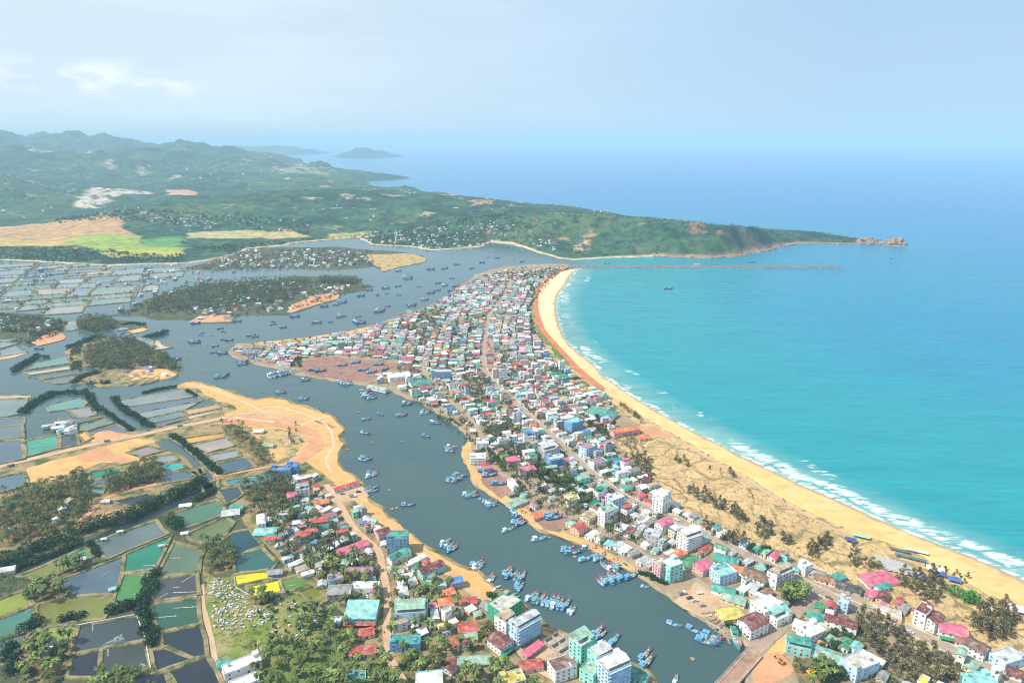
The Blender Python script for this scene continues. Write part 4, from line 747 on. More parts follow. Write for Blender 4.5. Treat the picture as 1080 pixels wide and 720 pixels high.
# (short name, place, rotation, width, depth, storeys, roof kind, walls, roof, extras, category)  place: pixel of the base centre, or the two ends of a base edge that faces the viewer
T = [
 ('five-storey pale blue waterfront hotel', ((546,684),(571,669)), None, 0, 12, 5, 'canopy', 'pale blue', 'pale grey', 'balcony', 'hotel'),
 ('white block behind the waterfront hotel', ((534,677),(545,669)), None, 0, 13, 5, 'canopy', 'white', 'tan', '', 'apartment block'),
 ('green-sided block with beige roof', ((531,662),(551,648)), None, 0, 18, 4, 'flat', 'green', 'tan', '', 'apartment block'),
 ('large pale blue hotel at the frame bottom', ((641,735),(665,724)), None, 0, 16, 6, 'canopy', 'pale blue', 'white', 'balcony', 'hotel'),
 ('aqua tower by the rubble plot', ((613,702),(628,693)), None, 0, 14, 5, 'canopy', 'aqua', 'pale green', '', 'apartment block'),
 ('pale aqua block with ribbed roof', ((632,716),(647,708)), None, 0, 14, 5, 'canopy', 'aqua', 'pale grey', '', 'apartment block'),
 ('small aqua block before the aqua tower', (622,716), None, 12, 11, 3, 'flat', 'aqua', 'pale green', '', 'house'),
 ('white house with brown terrace', ((586,722),(609,714)), None, 0, 13, 3, 'flat', 'white', 'brown', '', 'house'),
 ('low teal shed at the waterfront edge', (673,716), None, 14, 9, 1, 'shed', 'aqua', 'teal', '', 'shed'),
 ('white house with yellow roof patch', (540,722), 20, 18, 12, 2, 'flat', 'white', 'yellow', '', 'house'),
 ('twin maroon gables with teal awning', (528,682), ang((520,690),(540,677)), 14, 16, 2, 'gable', 'white', 'maroon', 'awning:teal', 'house'),
 ('long red and pink roof', (501,664), 8, 28, 11, 1, 'gable', 'cream', 'red', '', 'house'),
 ('grey gable beside the green-sided block', (517,643), ang((505,640),(530,655)), 16, 11, 1, 'gable', 'concrete', 'grey', '', 'shed'),
 ('arched pale green pavilion', (500,700), 2, 25, 9, 1, 'arch', 'cream', 'pale green', '', 'pavilion'),
 ('crimson roof left of the pavilion', (477,704), 55, 14, 10, 1, 'gable', 'white', 'maroon', '', 'house'),
 ('crimson hipped house by the tents', (485,678), 15, 13, 11, 1, 'hip', 'white', 'red', '', 'house'),
 ('green roof beside the crimson house', (496,674), 10, 11, 9, 1, 'gable', 'white', 'pale green', '', 'house'),
 ('small orange hipped roof', (474,627), 25, 10, 9, 1, 'hip', 'cream', 'orange', '', 'house'),
 ('white house with orange hipped roof', (470,641), 15, 12, 10, 2, 'hip', 'white', 'orange', '', 'house'),
 ('red gable behind the grey gable', (494,636), 5, 15, 9, 1, 'gable', 'white', 'red', '', 'house'),
 ('blue-roofed house near the sand shore', (481,618), 20, 11, 9, 2, 'gable', 'lilac', 'blue', '', 'house'),
 ('long green house with red roof', (455,604), ang((443,607),(467,597)), 24, 10, 2, 'gable', 'aqua', 'maroon', '', 'house'),
 ('teal-walled block left of the palms', (443,648), 5, 13, 12, 3, 'flat', 'aqua', 'teal', '', 'house'),
 ('red roof by the rubble plot trees', (560,704), 12, 17, 10, 1, 'gable', 'cream', 'red', '', 'house'),
 ('pink-roofed lean-to on the rubble plot', (562,688), ang((552,695),(571,681)), 20, 6, 1, 'shed', 'concrete', 'pink', '', 'shed'),
 ('aqua hall at the lower frame edge', (453,728), 8, 20, 16, 3, 'flat', 'aqua', 'white', '', 'house'),
 ('blue house with pale teal roof', (428,682), 3, 24, 11, 2, 'flat', 'blue', 'teal', 'head', 'house'),
 ('grey and teal stepped apartment house', (433,650), 6, 26, 18, 3, 'canopy', 'pale blue', 'pale green', '', 'apartment block'),
 ('big pale teal roofed hall', (382,651), 0, 26, 20, 2, 'shed', 'aqua', 'aqua', 'awning:red', 'hall'),
 ('mauve-roofed row behind the teal hall', (380,607), 3, 23, 9, 2, 'gable', 'pink', 'mauve', '', 'house'),
 ('pale grey roofs beside the pond corner', (359,628), 5, 20, 14, 2, 'gable', 'lilac', 'grey', '', 'house'),
 ('white-roofed house behind the teal hall', (386,624), 0, 24, 10, 2, 'flat', 'white', 'white', '', 'house'),
 ('red roof below the teal hall', (386,670), 20, 13, 9, 1, 'hip', 'cream', 'red', '', 'house'),
 ('red and maroon roofs in the palms', (383,689), 8, 20, 10, 1, 'gable', 'white', 'red', '', 'house'),
 ('teal roof at the bottom palms', (377,722), 10, 13, 11, 2, 'flat', 'aqua', 'teal', '', 'house'),
 ('white house with dark windows by the graves', (256,707), ang((243,716),(271,705)), 27, 11, 2, 'flat', 'white', 'white', 'head', 'house'),
 ('teal shed left of the white grave house', (236,702), 20, 9, 8, 1, 'gable', 'aqua', 'teal', '', 'shed'),
 ('white shed below the white grave house', (258,722), ang((243,716),(271,705)), 20, 10, 1, 'flat', 'white', 'white', '', 'shed'),
 ('long hot-pink roof in the palms', (372,580), ang((358,586),(386,576)), 32, 11, 1, 'gable', 'cream', 'pink', '', 'hall'),
 ('blue block on the west sand shore', (420,580), 3, 20, 15, 5, 'flat', 'steel blue', 'teal', '', 'apartment block'),
 ('green metal roof beside the blue block', (421,590), ang((410,594),(432,584)), 22, 9, 2, 'gable', 'white', 'teal', '', 'hall'),
 ('white arched roof near the sand shore', (438,594), ang((428,600),(448,590)), 22, 7, 1, 'arch', 'white', 'white', '', 'shed'),
 ('maroon gable left of the blue block', (404,566), 35, 13, 11, 2, 'gable', 'pink', 'maroon', '', 'house'),
 ('blue house with red roof', (325,568), ang((314,572),(335,564)), 20, 9, 2, 'shed', 'blue', 'red', '', 'house'),
 ('aqua house with red roof corner', (337,557), 10, 20, 12, 2, 'canopy', 'aqua', 'red', '', 'house'),
 ('white tower house behind the palms', (320,525), 12, 14, 13, 4, 'canopy', 'white', 'grey', '', 'house'),
 ('white house with pink roof', (309,530), 20, 11, 11, 3, 'gable', 'white', 'pink', '', 'house'),
 ('blue metal warehouse by the track', (297,502), 4, 24, 12, 3, 'flat', 'steel blue', 'blue', '', 'warehouse'),
 ('dark blue warehouse end block', (309,498), 4, 14, 12, 3, 'flat', 'blue', 'blue', '', 'warehouse'),
 ('long red boat shed on the sand', (365,515), ang((354,518),(377,511)), 30, 8, 1, 'gable', 'white', 'red', '', 'boat shed'),
 ('orange-roofed house by the sand pad', (339,532), 25, 16, 10, 1, 'gable', 'blue', 'orange', '', 'house'),
 ('white hall with arched roof by the pond', (276,554), ang((275,563),(273,543)), 20, 8, 2, 'arch', 'white', 'white', '', 'hall'),
 ('grey-teal hall by the pond', (281,563), 4, 22, 14, 1, 'gable', 'cream', 'aqua', '', 'hall'),
 ('teal roof beside the pond hall', (291,567), 8, 17, 8, 1, 'gable', 'white', 'teal', '', 'house'),
 ('red roof below the pond hall', (289,570), 8, 16, 7, 1, 'gable', 'white', 'red', '', 'house'),
 ('grey shed on the pond dyke', (244,543), 15, 18, 13, 1, 'gable', 'grey', 'pale grey', '', 'shed'),
 ('small teal roof on the pond dyke', (250,537), 10, 13, 9, 1, 'gable', 'white', 'teal', '', 'shed'),
 ('pump shed beside the yellow pond', (291,606), 10, 13, 8, 1, 'gable', 'steel blue', 'grey', '', 'shed'),
 ('maroon-roofed white house by the bridge', (793,665), ang((783,672),(801,664)), 20, 15, 3, 'gable', 'white', 'maroon', '', 'house'),
 ('yellow-green market roof', (770,650), ang((760,655),(780,652)), 20, 14, 1, 'hip', 'cream', 'yellow', '', 'market hall'),
 ('white stepped block beside the bridge road', (808,647), ang((797,655),(822,645)), 22, 16, 3, 'flat', 'white', 'white', '', 'house'),
 ('white block with pale teal roof', (820,653), ang((806,662),(832,650)), 18, 14, 2, 'canopy', 'white', 'aqua', '', 'house'),
 ('pale blue house under a teal roof', (762,611), ang((750,612),(772,606)), 19, 15, 3, 'flat', 'pale blue', 'aqua', '', 'house'),
 ('pink-roofed villa', (742,602), 30, 16, 13, 2, 'hip', 'pink', 'pink', '', 'villa'),
 ('green roof left of the pink villa', (727,595), 28, 20, 12, 1, 'gable', 'cream', 'green', '', 'hall'),
 ('broad teal roof near the street', (766,593), -28, 22, 15, 1, 'gable', 'white', 'teal', '', 'hall'),
 ('orange roof beside the broad teal roof', (776,602), -28, 18, 10, 1, 'gable', 'white', 'orange', '', 'house'),
 ('aqua and white river tower', (708,609), ang((699,611),(717,605)), 15, 13, 5, 'flat', 'aqua', 'white', '', 'apartment block'),
 ('pink block joined to the river tower', (696,607), ang((699,611),(717,605)), 10, 12, 4, 'flat', 'pink', 'tan', '', 'apartment block'),
 ('brown gabled white villa', (796,612), ang((784,610),(800,616)), 20, 16, 2, 'gable', 'white', 'brown', '', 'villa'),
 ('long white block by the tree clump', (822,615), ang((809,621),(833,610)), 24, 11, 4, 'canopy', 'white', 'tan', '', 'apartment block'),
 ('tall white hotel by the dunes', (726,577), ang((717,585),(737,578)), 20, 14, 5, 'canopy', 'white', 'white', 'balcony', 'hotel'),
 ('white tower on the main street', (697,537), ang((686,537),(694,541)), 14, 14, 6, 'flat', 'white', 'white', '', 'apartment block'),
 ('pale grey flats beside the main street', (688,571), -26, 16, 13, 3, 'flat', 'grey', 'pale grey', '', 'house'),
 ('white house with red gable', (700,559), 35, 17, 11, 3, 'gable', 'white', 'pink', '', 'house'),
 ('small white tower by the dune edge', (848,604), 25, 9, 9, 3, 'flat', 'white', 'white', '', 'house'),
 ('teal-roofed row at the dune edge', (832,601), -28, 18, 9, 1, 'gable', 'white', 'teal', '', 'house'),
 ('hot-pink hipped hall', (926,613), ang((912,612),(940,608)), 32, 18, 1, 'hip', 'cream', 'pink', '', 'hall'),
 ('green roof beside the hot-pink hall', (929,621), 25, 14, 9, 1, 'gable', 'white', 'teal', '', 'house'),
 ('tall narrow white house', (972,656), ang((965,664),(976,652)), 17, 9, 4, 'flat', 'white', 'maroon', '', 'house'),
 ('white gabled house next to the narrow one', (983,661), ang((974,666),(990,656)), 15, 10, 3, 'gable', 'white', 'maroon', '', 'house'),
 ('pink roofs with green awning', (1003,670), ang((990,672),(1008,676)), 20, 15, 2, 'gable', 'white', 'pink', 'awning:green', 'house'),
 ('brown-roofed house past the pink roofs', (1017,679), -28, 14, 11, 1, 'gable', 'white', 'rust', '', 'house'),
 ('white house with brown ridge', (1029,688), ang((1017,687),(1030,694)), 15, 14, 2, 'gable', 'white', 'brown', '', 'house'),
 ('pale grey flat-roofed block', (1061,699), ang((1052,702),(1074,695)), 22, 13, 2, 'flat', 'pale blue', 'pale grey', '', 'house'),
 ('red roof at the right edge', (1074,714), -30, 16, 10, 1, 'gable', 'white', 'maroon', '', 'house'),
 ('aqua block at the bottom right', (1031,728), 5, 20, 14, 3, 'flat', 'aqua', 'aqua', '', 'house'),
 ('blue-walled house by the pine grove', (905,708), ang((893,716),(922,704)), 24, 15, 3, 'flat', 'pale blue', 'tan', 'head', 'house'),
 ('white cubic house beside the bridge road', (855,670), ang((846,677),(866,668)), 18, 14, 2, 'flat', 'white', 'white', 'head', 'house'),
 ('long teal roof beside the white cube', (868,656), -32, 26, 8, 1, 'shed', 'white', 'teal', '', 'shed'),
 ('maroon and white long house', (886,662), -30, 24, 9, 2, 'gable', 'white', 'maroon', '', 'house'),
 ('aqua house by the excavated plot', (841,685), -20, 18, 13, 2, 'canopy', 'aqua', 'teal', '', 'house'),
 ('green and olive sheds by the grove', (873,695), -30, 18, 16, 1, 'gable', 'white', 'pale green', '', 'shed'),
 ('pale flat-roofed ruin', (932,648), -28, 26, 12, 1, 'flat', 'peach', 'tan', 'head', 'house'),
 ('teal-roofed shed on the street row', (883,611), 28, 13, 9, 1, 'gable', 'grey', 'teal', '', 'shed'),
 ('teal shed roofs above the landing yard', (763,625), -30, 20, 11, 1, 'gable', 'white', 'teal', '', 'shed'),
 ('pale green sheds behind the market roof', (774,634), -30, 20, 12, 1, 'gable', 'cream', 'pale green', '', 'shed'),
 ('grey row roof at the dune corner', (858,606), -30, 20, 10, 1, 'gable', 'cream', 'grey', '', 'house'),
 ('rust row roof at the dune corner', (870,613), -30, 18, 10, 1, 'gable', 'cream', 'rust', '', 'house'),
 ('dark grey row roof before the pink hall', (895,622), -30, 20, 11, 1, 'gable', 'grey', 'dark', '', 'house'),
 ('pale green roof below the aqua bridge house', (864,690), -30, 18, 12, 1, 'gable', 'white', 'aqua', '', 'house'),
 ('white awning roof by the bridge road', (846,664), -35, 14, 9, 1, 'shed', 'white', 'white', '', 'shed'),
 ('big green-roofed hall near the beach', (634,439), ang((617,434),(648,441)), 40, 26, 2, 'hip', 'white', 'teal', '', 'hall'),
 ('orange-roofed school', (659,458), ang((645,459),(674,454)), 40, 12, 2, 'gable', 'pink', 'orange', '', 'school'),
 ('orange annex beside the school', (679,463), 15, 17, 12, 1, 'hip', 'peach', 'orange', '', 'house'),
 ('sky-blue block near the green-roofed hall', (605,453), ang((597,455),(611,450)), 22, 16, 4, 'flat', 'blue', 'aqua', '', 'apartment block'),
 ('green slipway shed', (443,407), ang((431,409),(456,405)), 34, 18, 2, 'gable', 'white', 'teal', '', 'boat shed'),
 ('white arched slipway shed', (421,400), ang((409,400),(436,396)), 36, 18, 2, 'arch', 'white', 'white', '', 'boat shed'),
 ('long pale green quay shed', (399,411), ang((388,407),(411,412)), 38, 12, 1, 'gable', 'white', 'pale green', '', 'warehouse'),
 ('large pale green shipyard roof', (355,363), 4, 42, 22, 1, 'gable', 'cream', 'pale green', '', 'warehouse'),
 ('blue-grey block above the slipway', (466,399), 3, 32, 15, 4, 'flat', 'steel blue', 'pale grey', '', 'apartment block'),
 ('red roof beside the green slipway shed', (450,410), 5, 18, 9, 1, 'gable', 'white', 'red', '', 'house'),
 ('white bank house on the river bend', (509,473), 5, 16, 13, 3, 'flat', 'white', 'white', '', 'house'),
 ('white colonnaded house on the bank', (504,488), 3, 20, 13, 3, 'flat', 'white', 'white', 'balcony', 'house'),
 ('white house with blue roof', (558,468), 5, 15, 15, 4, 'canopy', 'white', 'blue', '', 'house'),
 ('pale grey hotel on the main street', (579,482), ang((570,484),(592,478)), 22, 16, 4, 'canopy', 'grey', 'pale grey', '', 'hotel'),
 ('blue-fronted hotel on the main street', (585,492), ang((577,493),(594,490)), 18, 13, 4, 'flat', 'blue', 'pale grey', 'balcony', 'hotel'),
 ('windowless pale blue block', (620,480), ang((612,483),(630,476)), 20, 14, 4, 'flat', 'pale blue', 'mauve', '', 'apartment block'),
 ('white house with dark roof rim', (630,491), ang((622,494),(640,489)), 20, 12, 2, 'flat', 'white', 'mauve', '', 'house'),
 ('long white boundary shed', (541,515), ang((534,504),(546,520)), 22, 7, 2, 'flat', 'white', 'white', '', 'shed'),
 ('pink-roofed house near the palms', (541,489), 20, 16, 13, 2, 'hip', 'lilac', 'pink', '', 'house'),
 ('pale pink double house', (556,499), 15, 20, 12, 2, 'hip', 'white', 'pink', '', 'house'),
 ('green roof by the boat yard', (545,532), ang((536,534),(556,526)), 22, 12, 1, 'gable', 'cream', 'pale green', '', 'house'),
 ('red gabled house by the brick yard', (611,561), 40, 14, 12, 2, 'gable', 'peach', 'red', '', 'house'),
 ('white terrace house in mid town', (604,533), 10, 13, 11, 3, 'flat', 'white', 'yellow', '', 'house'),
 ('white and olive tower in mid town', (641,551), ang((632,553),(650,546)), 19, 11, 5, 'flat', 'white', 'pale green', '', 'apartment block'),
 ('pale blue tower in mid town', (648,538), ang((638,537),(655,531)), 17, 12, 5, 'flat', 'pale blue', 'white', '', 'apartment block'),
 ('beige gable in mid town', (620,549), 50, 14, 12, 2, 'gable', 'cream', 'tan', '', 'house'),
 ('terracotta roof by the brick yard', (567,546), 30, 14, 10, 1, 'gable', 'peach', 'orange', '', 'house'),
]
WORDS = {1: '', 2: 'two-storey ', 3: 'three-storey ', 4: 'four-storey ', 5: 'five-storey ', 6: 'six-storey ', 7: 'seven-storey '}
LANDMARKS = []; NHOUSE = 0; hr = random.Random(21)
for ref, place, rot, w, d, fl, kind, wc, rc, ex, cat in T:
    if isinstance(place[0], tuple):
        A, B = G(*place[0], LAND_Z), G(*place[1], LAND_Z); w = math.hypot(B[0]-A[0], B[1]-A[1]); a = math.atan2(B[1]-A[1], B[0]-A[0])
        nx, ny = -math.sin(a), math.cos(a); x, y = (A[0]+B[0])/2 + nx*d/2, (A[1]+B[1])/2 + ny*d/2
    else:
        x, y = G(*place, LAND_Z); a = road_angle(x, y) if rot is None else (R(rot) if isinstance(rot, (int,)) else rot)
    nm = {'hotel': 'hotel', 'apartment block': 'apartment_block', 'boat shed': 'boat_shed', 'warehouse': 'warehouse', 'hall': 'village_hall', 'shed': 'shed', 'villa': 'villa', 'school': 'school', 'pavilion': 'pavilion', 'market hall': 'market_hall'}.get(cat, 'house')
    w *= .9 if not isinstance(place[0], tuple) else 1; d *= .9
    house(ref if len(ref.split()) > 3 else ref + " among the town houses", cat, nm, x, y, a, w, d, fl, kind, wc, rc, ex, 4, hr, 'buildings of the town'); block(rect(x, y, w, d, a, .6)); LANDMARKS.append((ref, x, y)); NHOUSE += 1
# fill: rows of houses along the streets of the spit, loose plots on the west bank
TOWN = Gs([(596,281),(560,281),(532,284),(507,291),(492,301),(478,311),(462,322),(442,331),(420,338),(402,344),(382,352),(345,357.5),(300,364),(262,366),(245,371),(255,376),(272,382),(300,387),(318,378),(352,374),(425,381),(412,392),(396,403),(415,408),(432,418),(452,425),(474,438),(490,449),(502,470),(500,490),(512,504),(530,519),(548,534),(562,545),(585,555),(603,563),(618,568),(636,577),(655,588),(673,598),(684,607),(705,620),(725,606),(745,615),(772,628),(790,640),(802,655),(815,660),(832,646),(850,640),(880,655),(900,668),(880,680),(855,665),(838,668),(836,690),(860,700),(890,715),(900,740),(960,740),(1100,745),(1090,712),(1050,690),(1010,665),(965,645),(925,628),(900,618),(860,602),(835,594),(800,583),(770,568),(745,556),(715,537),(690,515),(668,498),(650,482),(640,462),(650,445),(640,420),(618,402),(596,392),(578,376),(562,352),(556,326),(562,305)], LAND_Z)
ZT = zone(TOWN)
for z_ in (Gs(SHIPYARD), Gs(zq(440,440,4.5,(300,290),(380,270),(440,290),(460,345),(400,385),(340,340))), Gs(zq(440,440,4.5,(560,490),(620,455),(670,455),(740,480),(690,520),(680,545),(600,530))), Gs(zq(660,560,4.5,(230,330),(280,285),(330,240),(400,262),(470,330),(520,345),(440,355),(430,400),(380,410),(330,390))),
           Gs([(905,648),(940,660),(985,685),(1018,712),(990,722),(950,712),(915,690)]), Gs([(815,612),(835,605),(850,622),(838,640),(815,636)]), Gs(zq(520,640,9,(440,330),(560,240),(690,330),(700,400),(600,470),(500,500),(380,470)))): block(z_)
SPECS = []
GREENS = zone(*[Gs(q) for q in ([(560,485),(580,490),(610,510),(600,520),(580,512),(565,500)], [(450,330),(470,328),(460,350),(420,352)], [(488,400),(512,405),(515,425),(495,425)], [(620,452),(640,450),(645,470),(622,468)], [(500,330),(508,345),(498,352),(488,342)])])
def spec(x, y, a, r, small=False):
    w, d = (r.uniform(4.5, 7.8), r.uniform(8, 13.5)) if not small else (r.uniform(4, 7.5), r.uniform(5, 8.5))
    fl = r.choices((1, 2, 3, 4), (.72, .20, .07, .01))[0] if not small else r.choices((1, 2), (.88, .12))[0]
    kind = r.choices(('gable', 'shed', 'hip', 'flat', 'canopy'), (.50, .18, .12, .14, .06) if fl == 1 else (.30, .08, .10, .30, .22))[0]
    rc = r.choices(list(ROOFC), (5, 3, 7, 6, 4, 6, 3, 10, 24, 24, 2, 3, 5, 1, 10, 4, 4, 1))[0]; wc = r.choices(list(WALLC), (46, 15, 7, .8, 3, 3, 10, .4, 2, 1, 1, 4, 8))[0]
    return [x, y, a, w, d, fl, kind, wc, rc]
rr_ = random.Random(5)
def rows(L, ts, step0, z, zskip=.09):
    a_ = np.array(L); s = np.r_[0, np.cumsum(np.hypot(*np.diff(a_, axis=0).T))]
    for t_ in ts:
        q = rr_.uniform(0, 5)
        while q < s[-1]:
            st = rr_.uniform(*step0); qq = q + st/2; q += st + rr_.choice((.1, .2, .5, 1.6))
            x = np.interp(qq, s, a_[:, 0]); y = np.interp(qq, s, a_[:, 1]); x2 = np.interp(qq+6, s, a_[:, 0]); y2 = np.interp(qq+6, s, a_[:, 1]); an = math.atan2(y2-y, x2-x)
            px_, py_ = x - math.sin(an)*t_, y + math.cos(an)*t_
            jt = rr_.uniform(-1.6, 1.6); px_ -= math.sin(an)*jt; py_ += math.cos(an)*jt
            if not at(z, px_, py_) or rr_.random() < zskip or float(fbm(np.array(px_/38), np.array(py_/38), 3, 66)) > .63 or (at(GREENS, px_, py_) and rr_.random() < .75): continue
            sp = spec(px_, py_, an + rr_.gauss(0, .07), rr_); sp[3] = st; 
            if sp[4] < 8: sp[4] = 8
            if free(rect(*sp[:2], sp[3], sp[4], sp[2], -.4)): block(rect(*sp[:2], sp[3], sp[4], sp[2], .1)); SPECS.append(sp)
side = [10.5 + 12.3*k + (k//2)*3.2 for k in range(32)]
rows(RL['main_street'], side + [-x for x in side], (4.6, 8.0), ZT)
def darts(n, z, box, small, amin=None, skip=0, jit=.06, ptest=None):
    got = 0
    for _ in range(n):
        x, y = rr_.uniform(*box[0]), rr_.uniform(*box[1])
        if not at(z, x, y) or OCC[int(y-OY), int(x-OX)]: continue
        sp = spec(x, y, road_angle(x, y) + rr_.choice((0, math.pi/2)) + rr_.gauss(0, jit), rr_, small)
        if free(rect(x, y, sp[3], sp[4], sp[2], .2)): block(rect(x, y, sp[3], sp[4], sp[2], .3)); SPECS.append(sp); got += 1
    return got
darts(7000, ZT & ~GREENS, ((-500, 700), (380, 2150)), True)
WESTZ = zone(Gs([(300,505),(330,505),(352,525),(368,535),(385,540),(410,560),(436,575),(458,590),(480,604),(500,622),(515,640),(530,650),(545,690),(575,700),(600,712),(610,735),(380,740),(365,700),(372,668),(368,652),(352,636),(330,612),(304,596),(290,575),(275,556),(290,540),(320,535)], LAND_Z))
darts(5000, ZT & ~GREENS, ((60, 760), (380, 760)), False); darts(5000, ZT & ~GREENS, ((60, 760), (380, 760)), True)
darts(1500, WESTZ, ((-420, 80), (420, 760)), False, jit=.25); darts(9000, WESTZ, ((-420, 80), (420, 760)), True, jit=.25)
for q, n in ((Gs([(345,660),(372,655),(400,660),(408,735),(330,735),(335,690)]), 500), (Gs([(418,600),(450,612),(490,640),(520,680),(530,735),(420,735)]), 700), (Gs([(280,680),(300,660),(330,660),(370,670),(380,720),(300,730)]), 60), (Gs([(5,560),(40,540),(90,525),(98,540),(70,560),(20,578)]), 260), (Gs([(22,690),(55,668),(75,690),(50,710)]), 40), (Gs([(104,508),(140,495),(165,500),(130,515)]), 40)): darts(n * 3, zone(q), ((-700, 80), (420, 1200)), True, jit=.4)
SPECS.sort(key=lambda s: math.hypot(s[0], s[1])); n_ind = max(0, 298 - NHOUSE)
INDIV = [s for s in SPECS if -8 < P(s[0], s[1], 2)[0] < 1088 and P(s[0], s[1], 3)[1] < 716][:n_ind]; REST = [s for s in SPECS if s not in INDIV]
rank = {}
ORD = ['nearest', 'second', 'third', 'fourth', 'fifth', 'sixth', 'seventh', 'eighth', 'ninth', 'tenth', 'eleventh', 'twelfth']
def near_mark(x, y):
    return min(LANDMARKS, key=lambda l: (l[1]-x)**2 + (l[2]-y)**2)
todo = []
for s in INDIV:
    L = near_mark(s[0], s[1]); p, q = P(s[0], s[1]), P(L[1], L[2]); dx, dy = p[0]-q[0], p[1]-q[1]
    rel = ('right of' if dx > 0 else 'left of') if abs(dx) > abs(dy)*.9 else ('below' if dy > 0 else 'above'); todo.append((math.hypot(s[0]-L[1], s[1]-L[2]), L[0], rel, s))
todo.sort(key=lambda k: k[0])
RN = {'gable': 'gable', 'shed': 'lean-to roof', 'hip': 'hipped roof', 'flat': 'flat roof', 'canopy': 'roof canopy', 'arch': 'arched roof'}
for _, ref, rel, s in todo:
    k = rank.get((ref, rel), 0); rank[(ref, rel)] = k + 1
    look = f"{WORDS[s[5]]}{s[7]} house, {s[8]} {RN[s[6]]}"
    lab = f"{look}, {ORD[min(k, 11)]} {rel} the {ref}"
    if len(lab.split()) > 16: lab = f"{s[7]} house, {s[8]} roof, {ORD[min(k, 11)]} {rel} the {ref}"
    if len(lab.split()) > 16: lab = f"{s[7]} house, {ORD[min(k, 11)]} {rel} the {ref}"
    house(lab, 'house', 'house', s[0], s[1], s[2], s[3], s[4], s[5], s[6], s[7], s[8], '', 2, hr, 'buildings of the town')
# the many hundreds beyond: one mass
def far_house(mb, s, z=LAND_Z + .1, det=True):
    x, y, a, w, d, fl, kind, wc, rc = s; H = fl*3.2 + .2; b_ = MB(); j = hr.uniform(.8, 1.12); cw = tuple(min(.84, c*j) for c in WALLC[wc]); j = hr.uniform(.75, 1.15); cr = tuple(min(.8, c*j) for c in ROOFC[rc])
    k = 'flat' if kind == 'canopy' else kind; walls_geo(b_, w, d, H, k, None, 0, cw)
    if k == 'flat':
        b_.box(0, 0, H - .2, w - .42, d - .42, .3, 0, 0, cr)
        if fl > 1 or hr.random() < .4: b_.box(hr.choice((-1, 1))*w*.2, hr.choice((-1, 1))*d*.25, H, w*.4, d*.3, 2.4, 0, 0, cw)
    else: roof_geo(b_, kind, w, d, H, .4, None, .15, 0, cr)
    if kind == 'canopy': roof_geo(b_, 'shed', w*.95, d*.6, H + 2.5, .2, None, .15, 0, cr)
    if det:
        for f in range(fl):
            for u in (-.28, .28):
                b_.box(u*w, -d/2, f*3.2 + .9, 1.2, .14, 1.4, 0, 0, (.05, .06, .08)); b_.box(u*w, d/2, f*3.2 + .9, 1.2, .14, 1.4, 0, 0, (.05, .06, .08)); b_.box(-w/2, u*d, f*3.2 + .9, .14, 1.2, 1.4, 0, 0, (.05, .06, .08)); b_.box(w/2, u*d, f*3.2 + .9, .14, 1.2, 1.4, 0, 0, (.05, .06, .08))
    ca, sa = math.cos(a), math.sin(a); mb.add([(x + vx*ca - vy*sa, y + vx*sa + vy*ca, vz + z) for vx, vy, vz in b_.v], b_.f, 0, None); mb.c[-len(b_.c):] = b_.c
fm = MB()
for s in REST: far_house(fm, s)
# terrain height lookup for the mainland villages
_r = np.log(rr[:, 0]); _a = aa[0]
def terr(x, y):
    i = int(np.clip(np.interp(math.log(math.hypot(x, y)), _r, np.arange(len(_r))), 0, len(_r)-1)); j = int(np.clip(np.interp(math.atan2(x, y), _a, np.arange(len(_a))), 0, len(_a)-1)); return float(Z[i, j])
vr = random.Random(9)
def hamlet(pix, n, z=None, big=1.0, grid=.0):
    w = Gs(pix, 1); xs = [p[0] for p in w]; ys = [p[1] for p in w]; k = 0; tries = 0
    while k < n and tries < n*40:
        tries += 1; x, y = vr.uniform(min(xs), max(xs)), vr.uniform(min(ys), max(ys))
        if not bool(inpoly([x], [y], w)[0]) or (y < OY + OH - 3 and at(OCC, x, y)): continue
        s = spec(x, y, vr.uniform(0, 3.14), vr, vr.random() < .5); s[3] *= big; s[4] *= big; s[5] = 2 if vr.random() < .12 else 1; zz = z if z is not None else terr(x, y) - .3
        if zz < .3: continue
        far_house(fm, s, zz, False); k += 1
        if y < OY + OH - 3: block(rect(x, y, s[3], s[4], s[2], .2))
hamlet([(230,270),(270,263),(310,262),(380,267),(395,278),(357,283),(270,282),(215,282)], 190, .95)
hamlet([(255,296),(300,294),(330,312),(310,328),(270,330),(240,328),(225,318)], 60, .95); hamlet([(335,302),(375,302),(360,308),(340,312)], 14, .95); hamlet([(200,325),(245,327),(240,338),(205,338)], 16, 1.1)
hamlet([(335,254),(400,247),(470,250),(520,248),(545,252),(510,259),(455,263),(400,257)], 150); hamlet([(440,248),(540,243),(560,256),(520,256)], 26); hamlet([(546,250),(580,258),(590,266),(560,260)], 16)
hamlet([(80,236),(140,236),(230,244),(225,248),(100,240)], 50); hamlet([(0,334),(60,336),(68,345),(30,352),(0,348)], 40, .95); hamlet([(150,240),(330,240),(340,248),(180,246)], 40)
hamlet([(465,206),(600,220),(690,231),(680,235),(560,222),(470,211)], 22); hamlet([(60,282),(200,280),(250,285),(140,330),(0,330),(0,290)], 60, 1.0); hamlet([(132,384),(175,389),(183,398),(150,400),(130,393)], 13, .95, .8)
hamlet([(150,180),(330,176),(360,190),(160,200)], 130, None, 2.4); hamlet([(0,200),(110,206),(80,222),(0,226)], 60, None, 1.6); hamlet([(370,204),(460,206),(440,212),(380,212)], 26, None, 1.5)
hamlet(zq(0,440,4.5,(300,40),(350,40),(360,80),(290,85)), 9, 1.6)
link('distant_houses', fm.mesh('distant_houses', [attr_mat('far_paint', .8, .3, .25)]), kind='stuff')
print('houses', NHOUSE + len(INDIV), 'rest', len(REST))
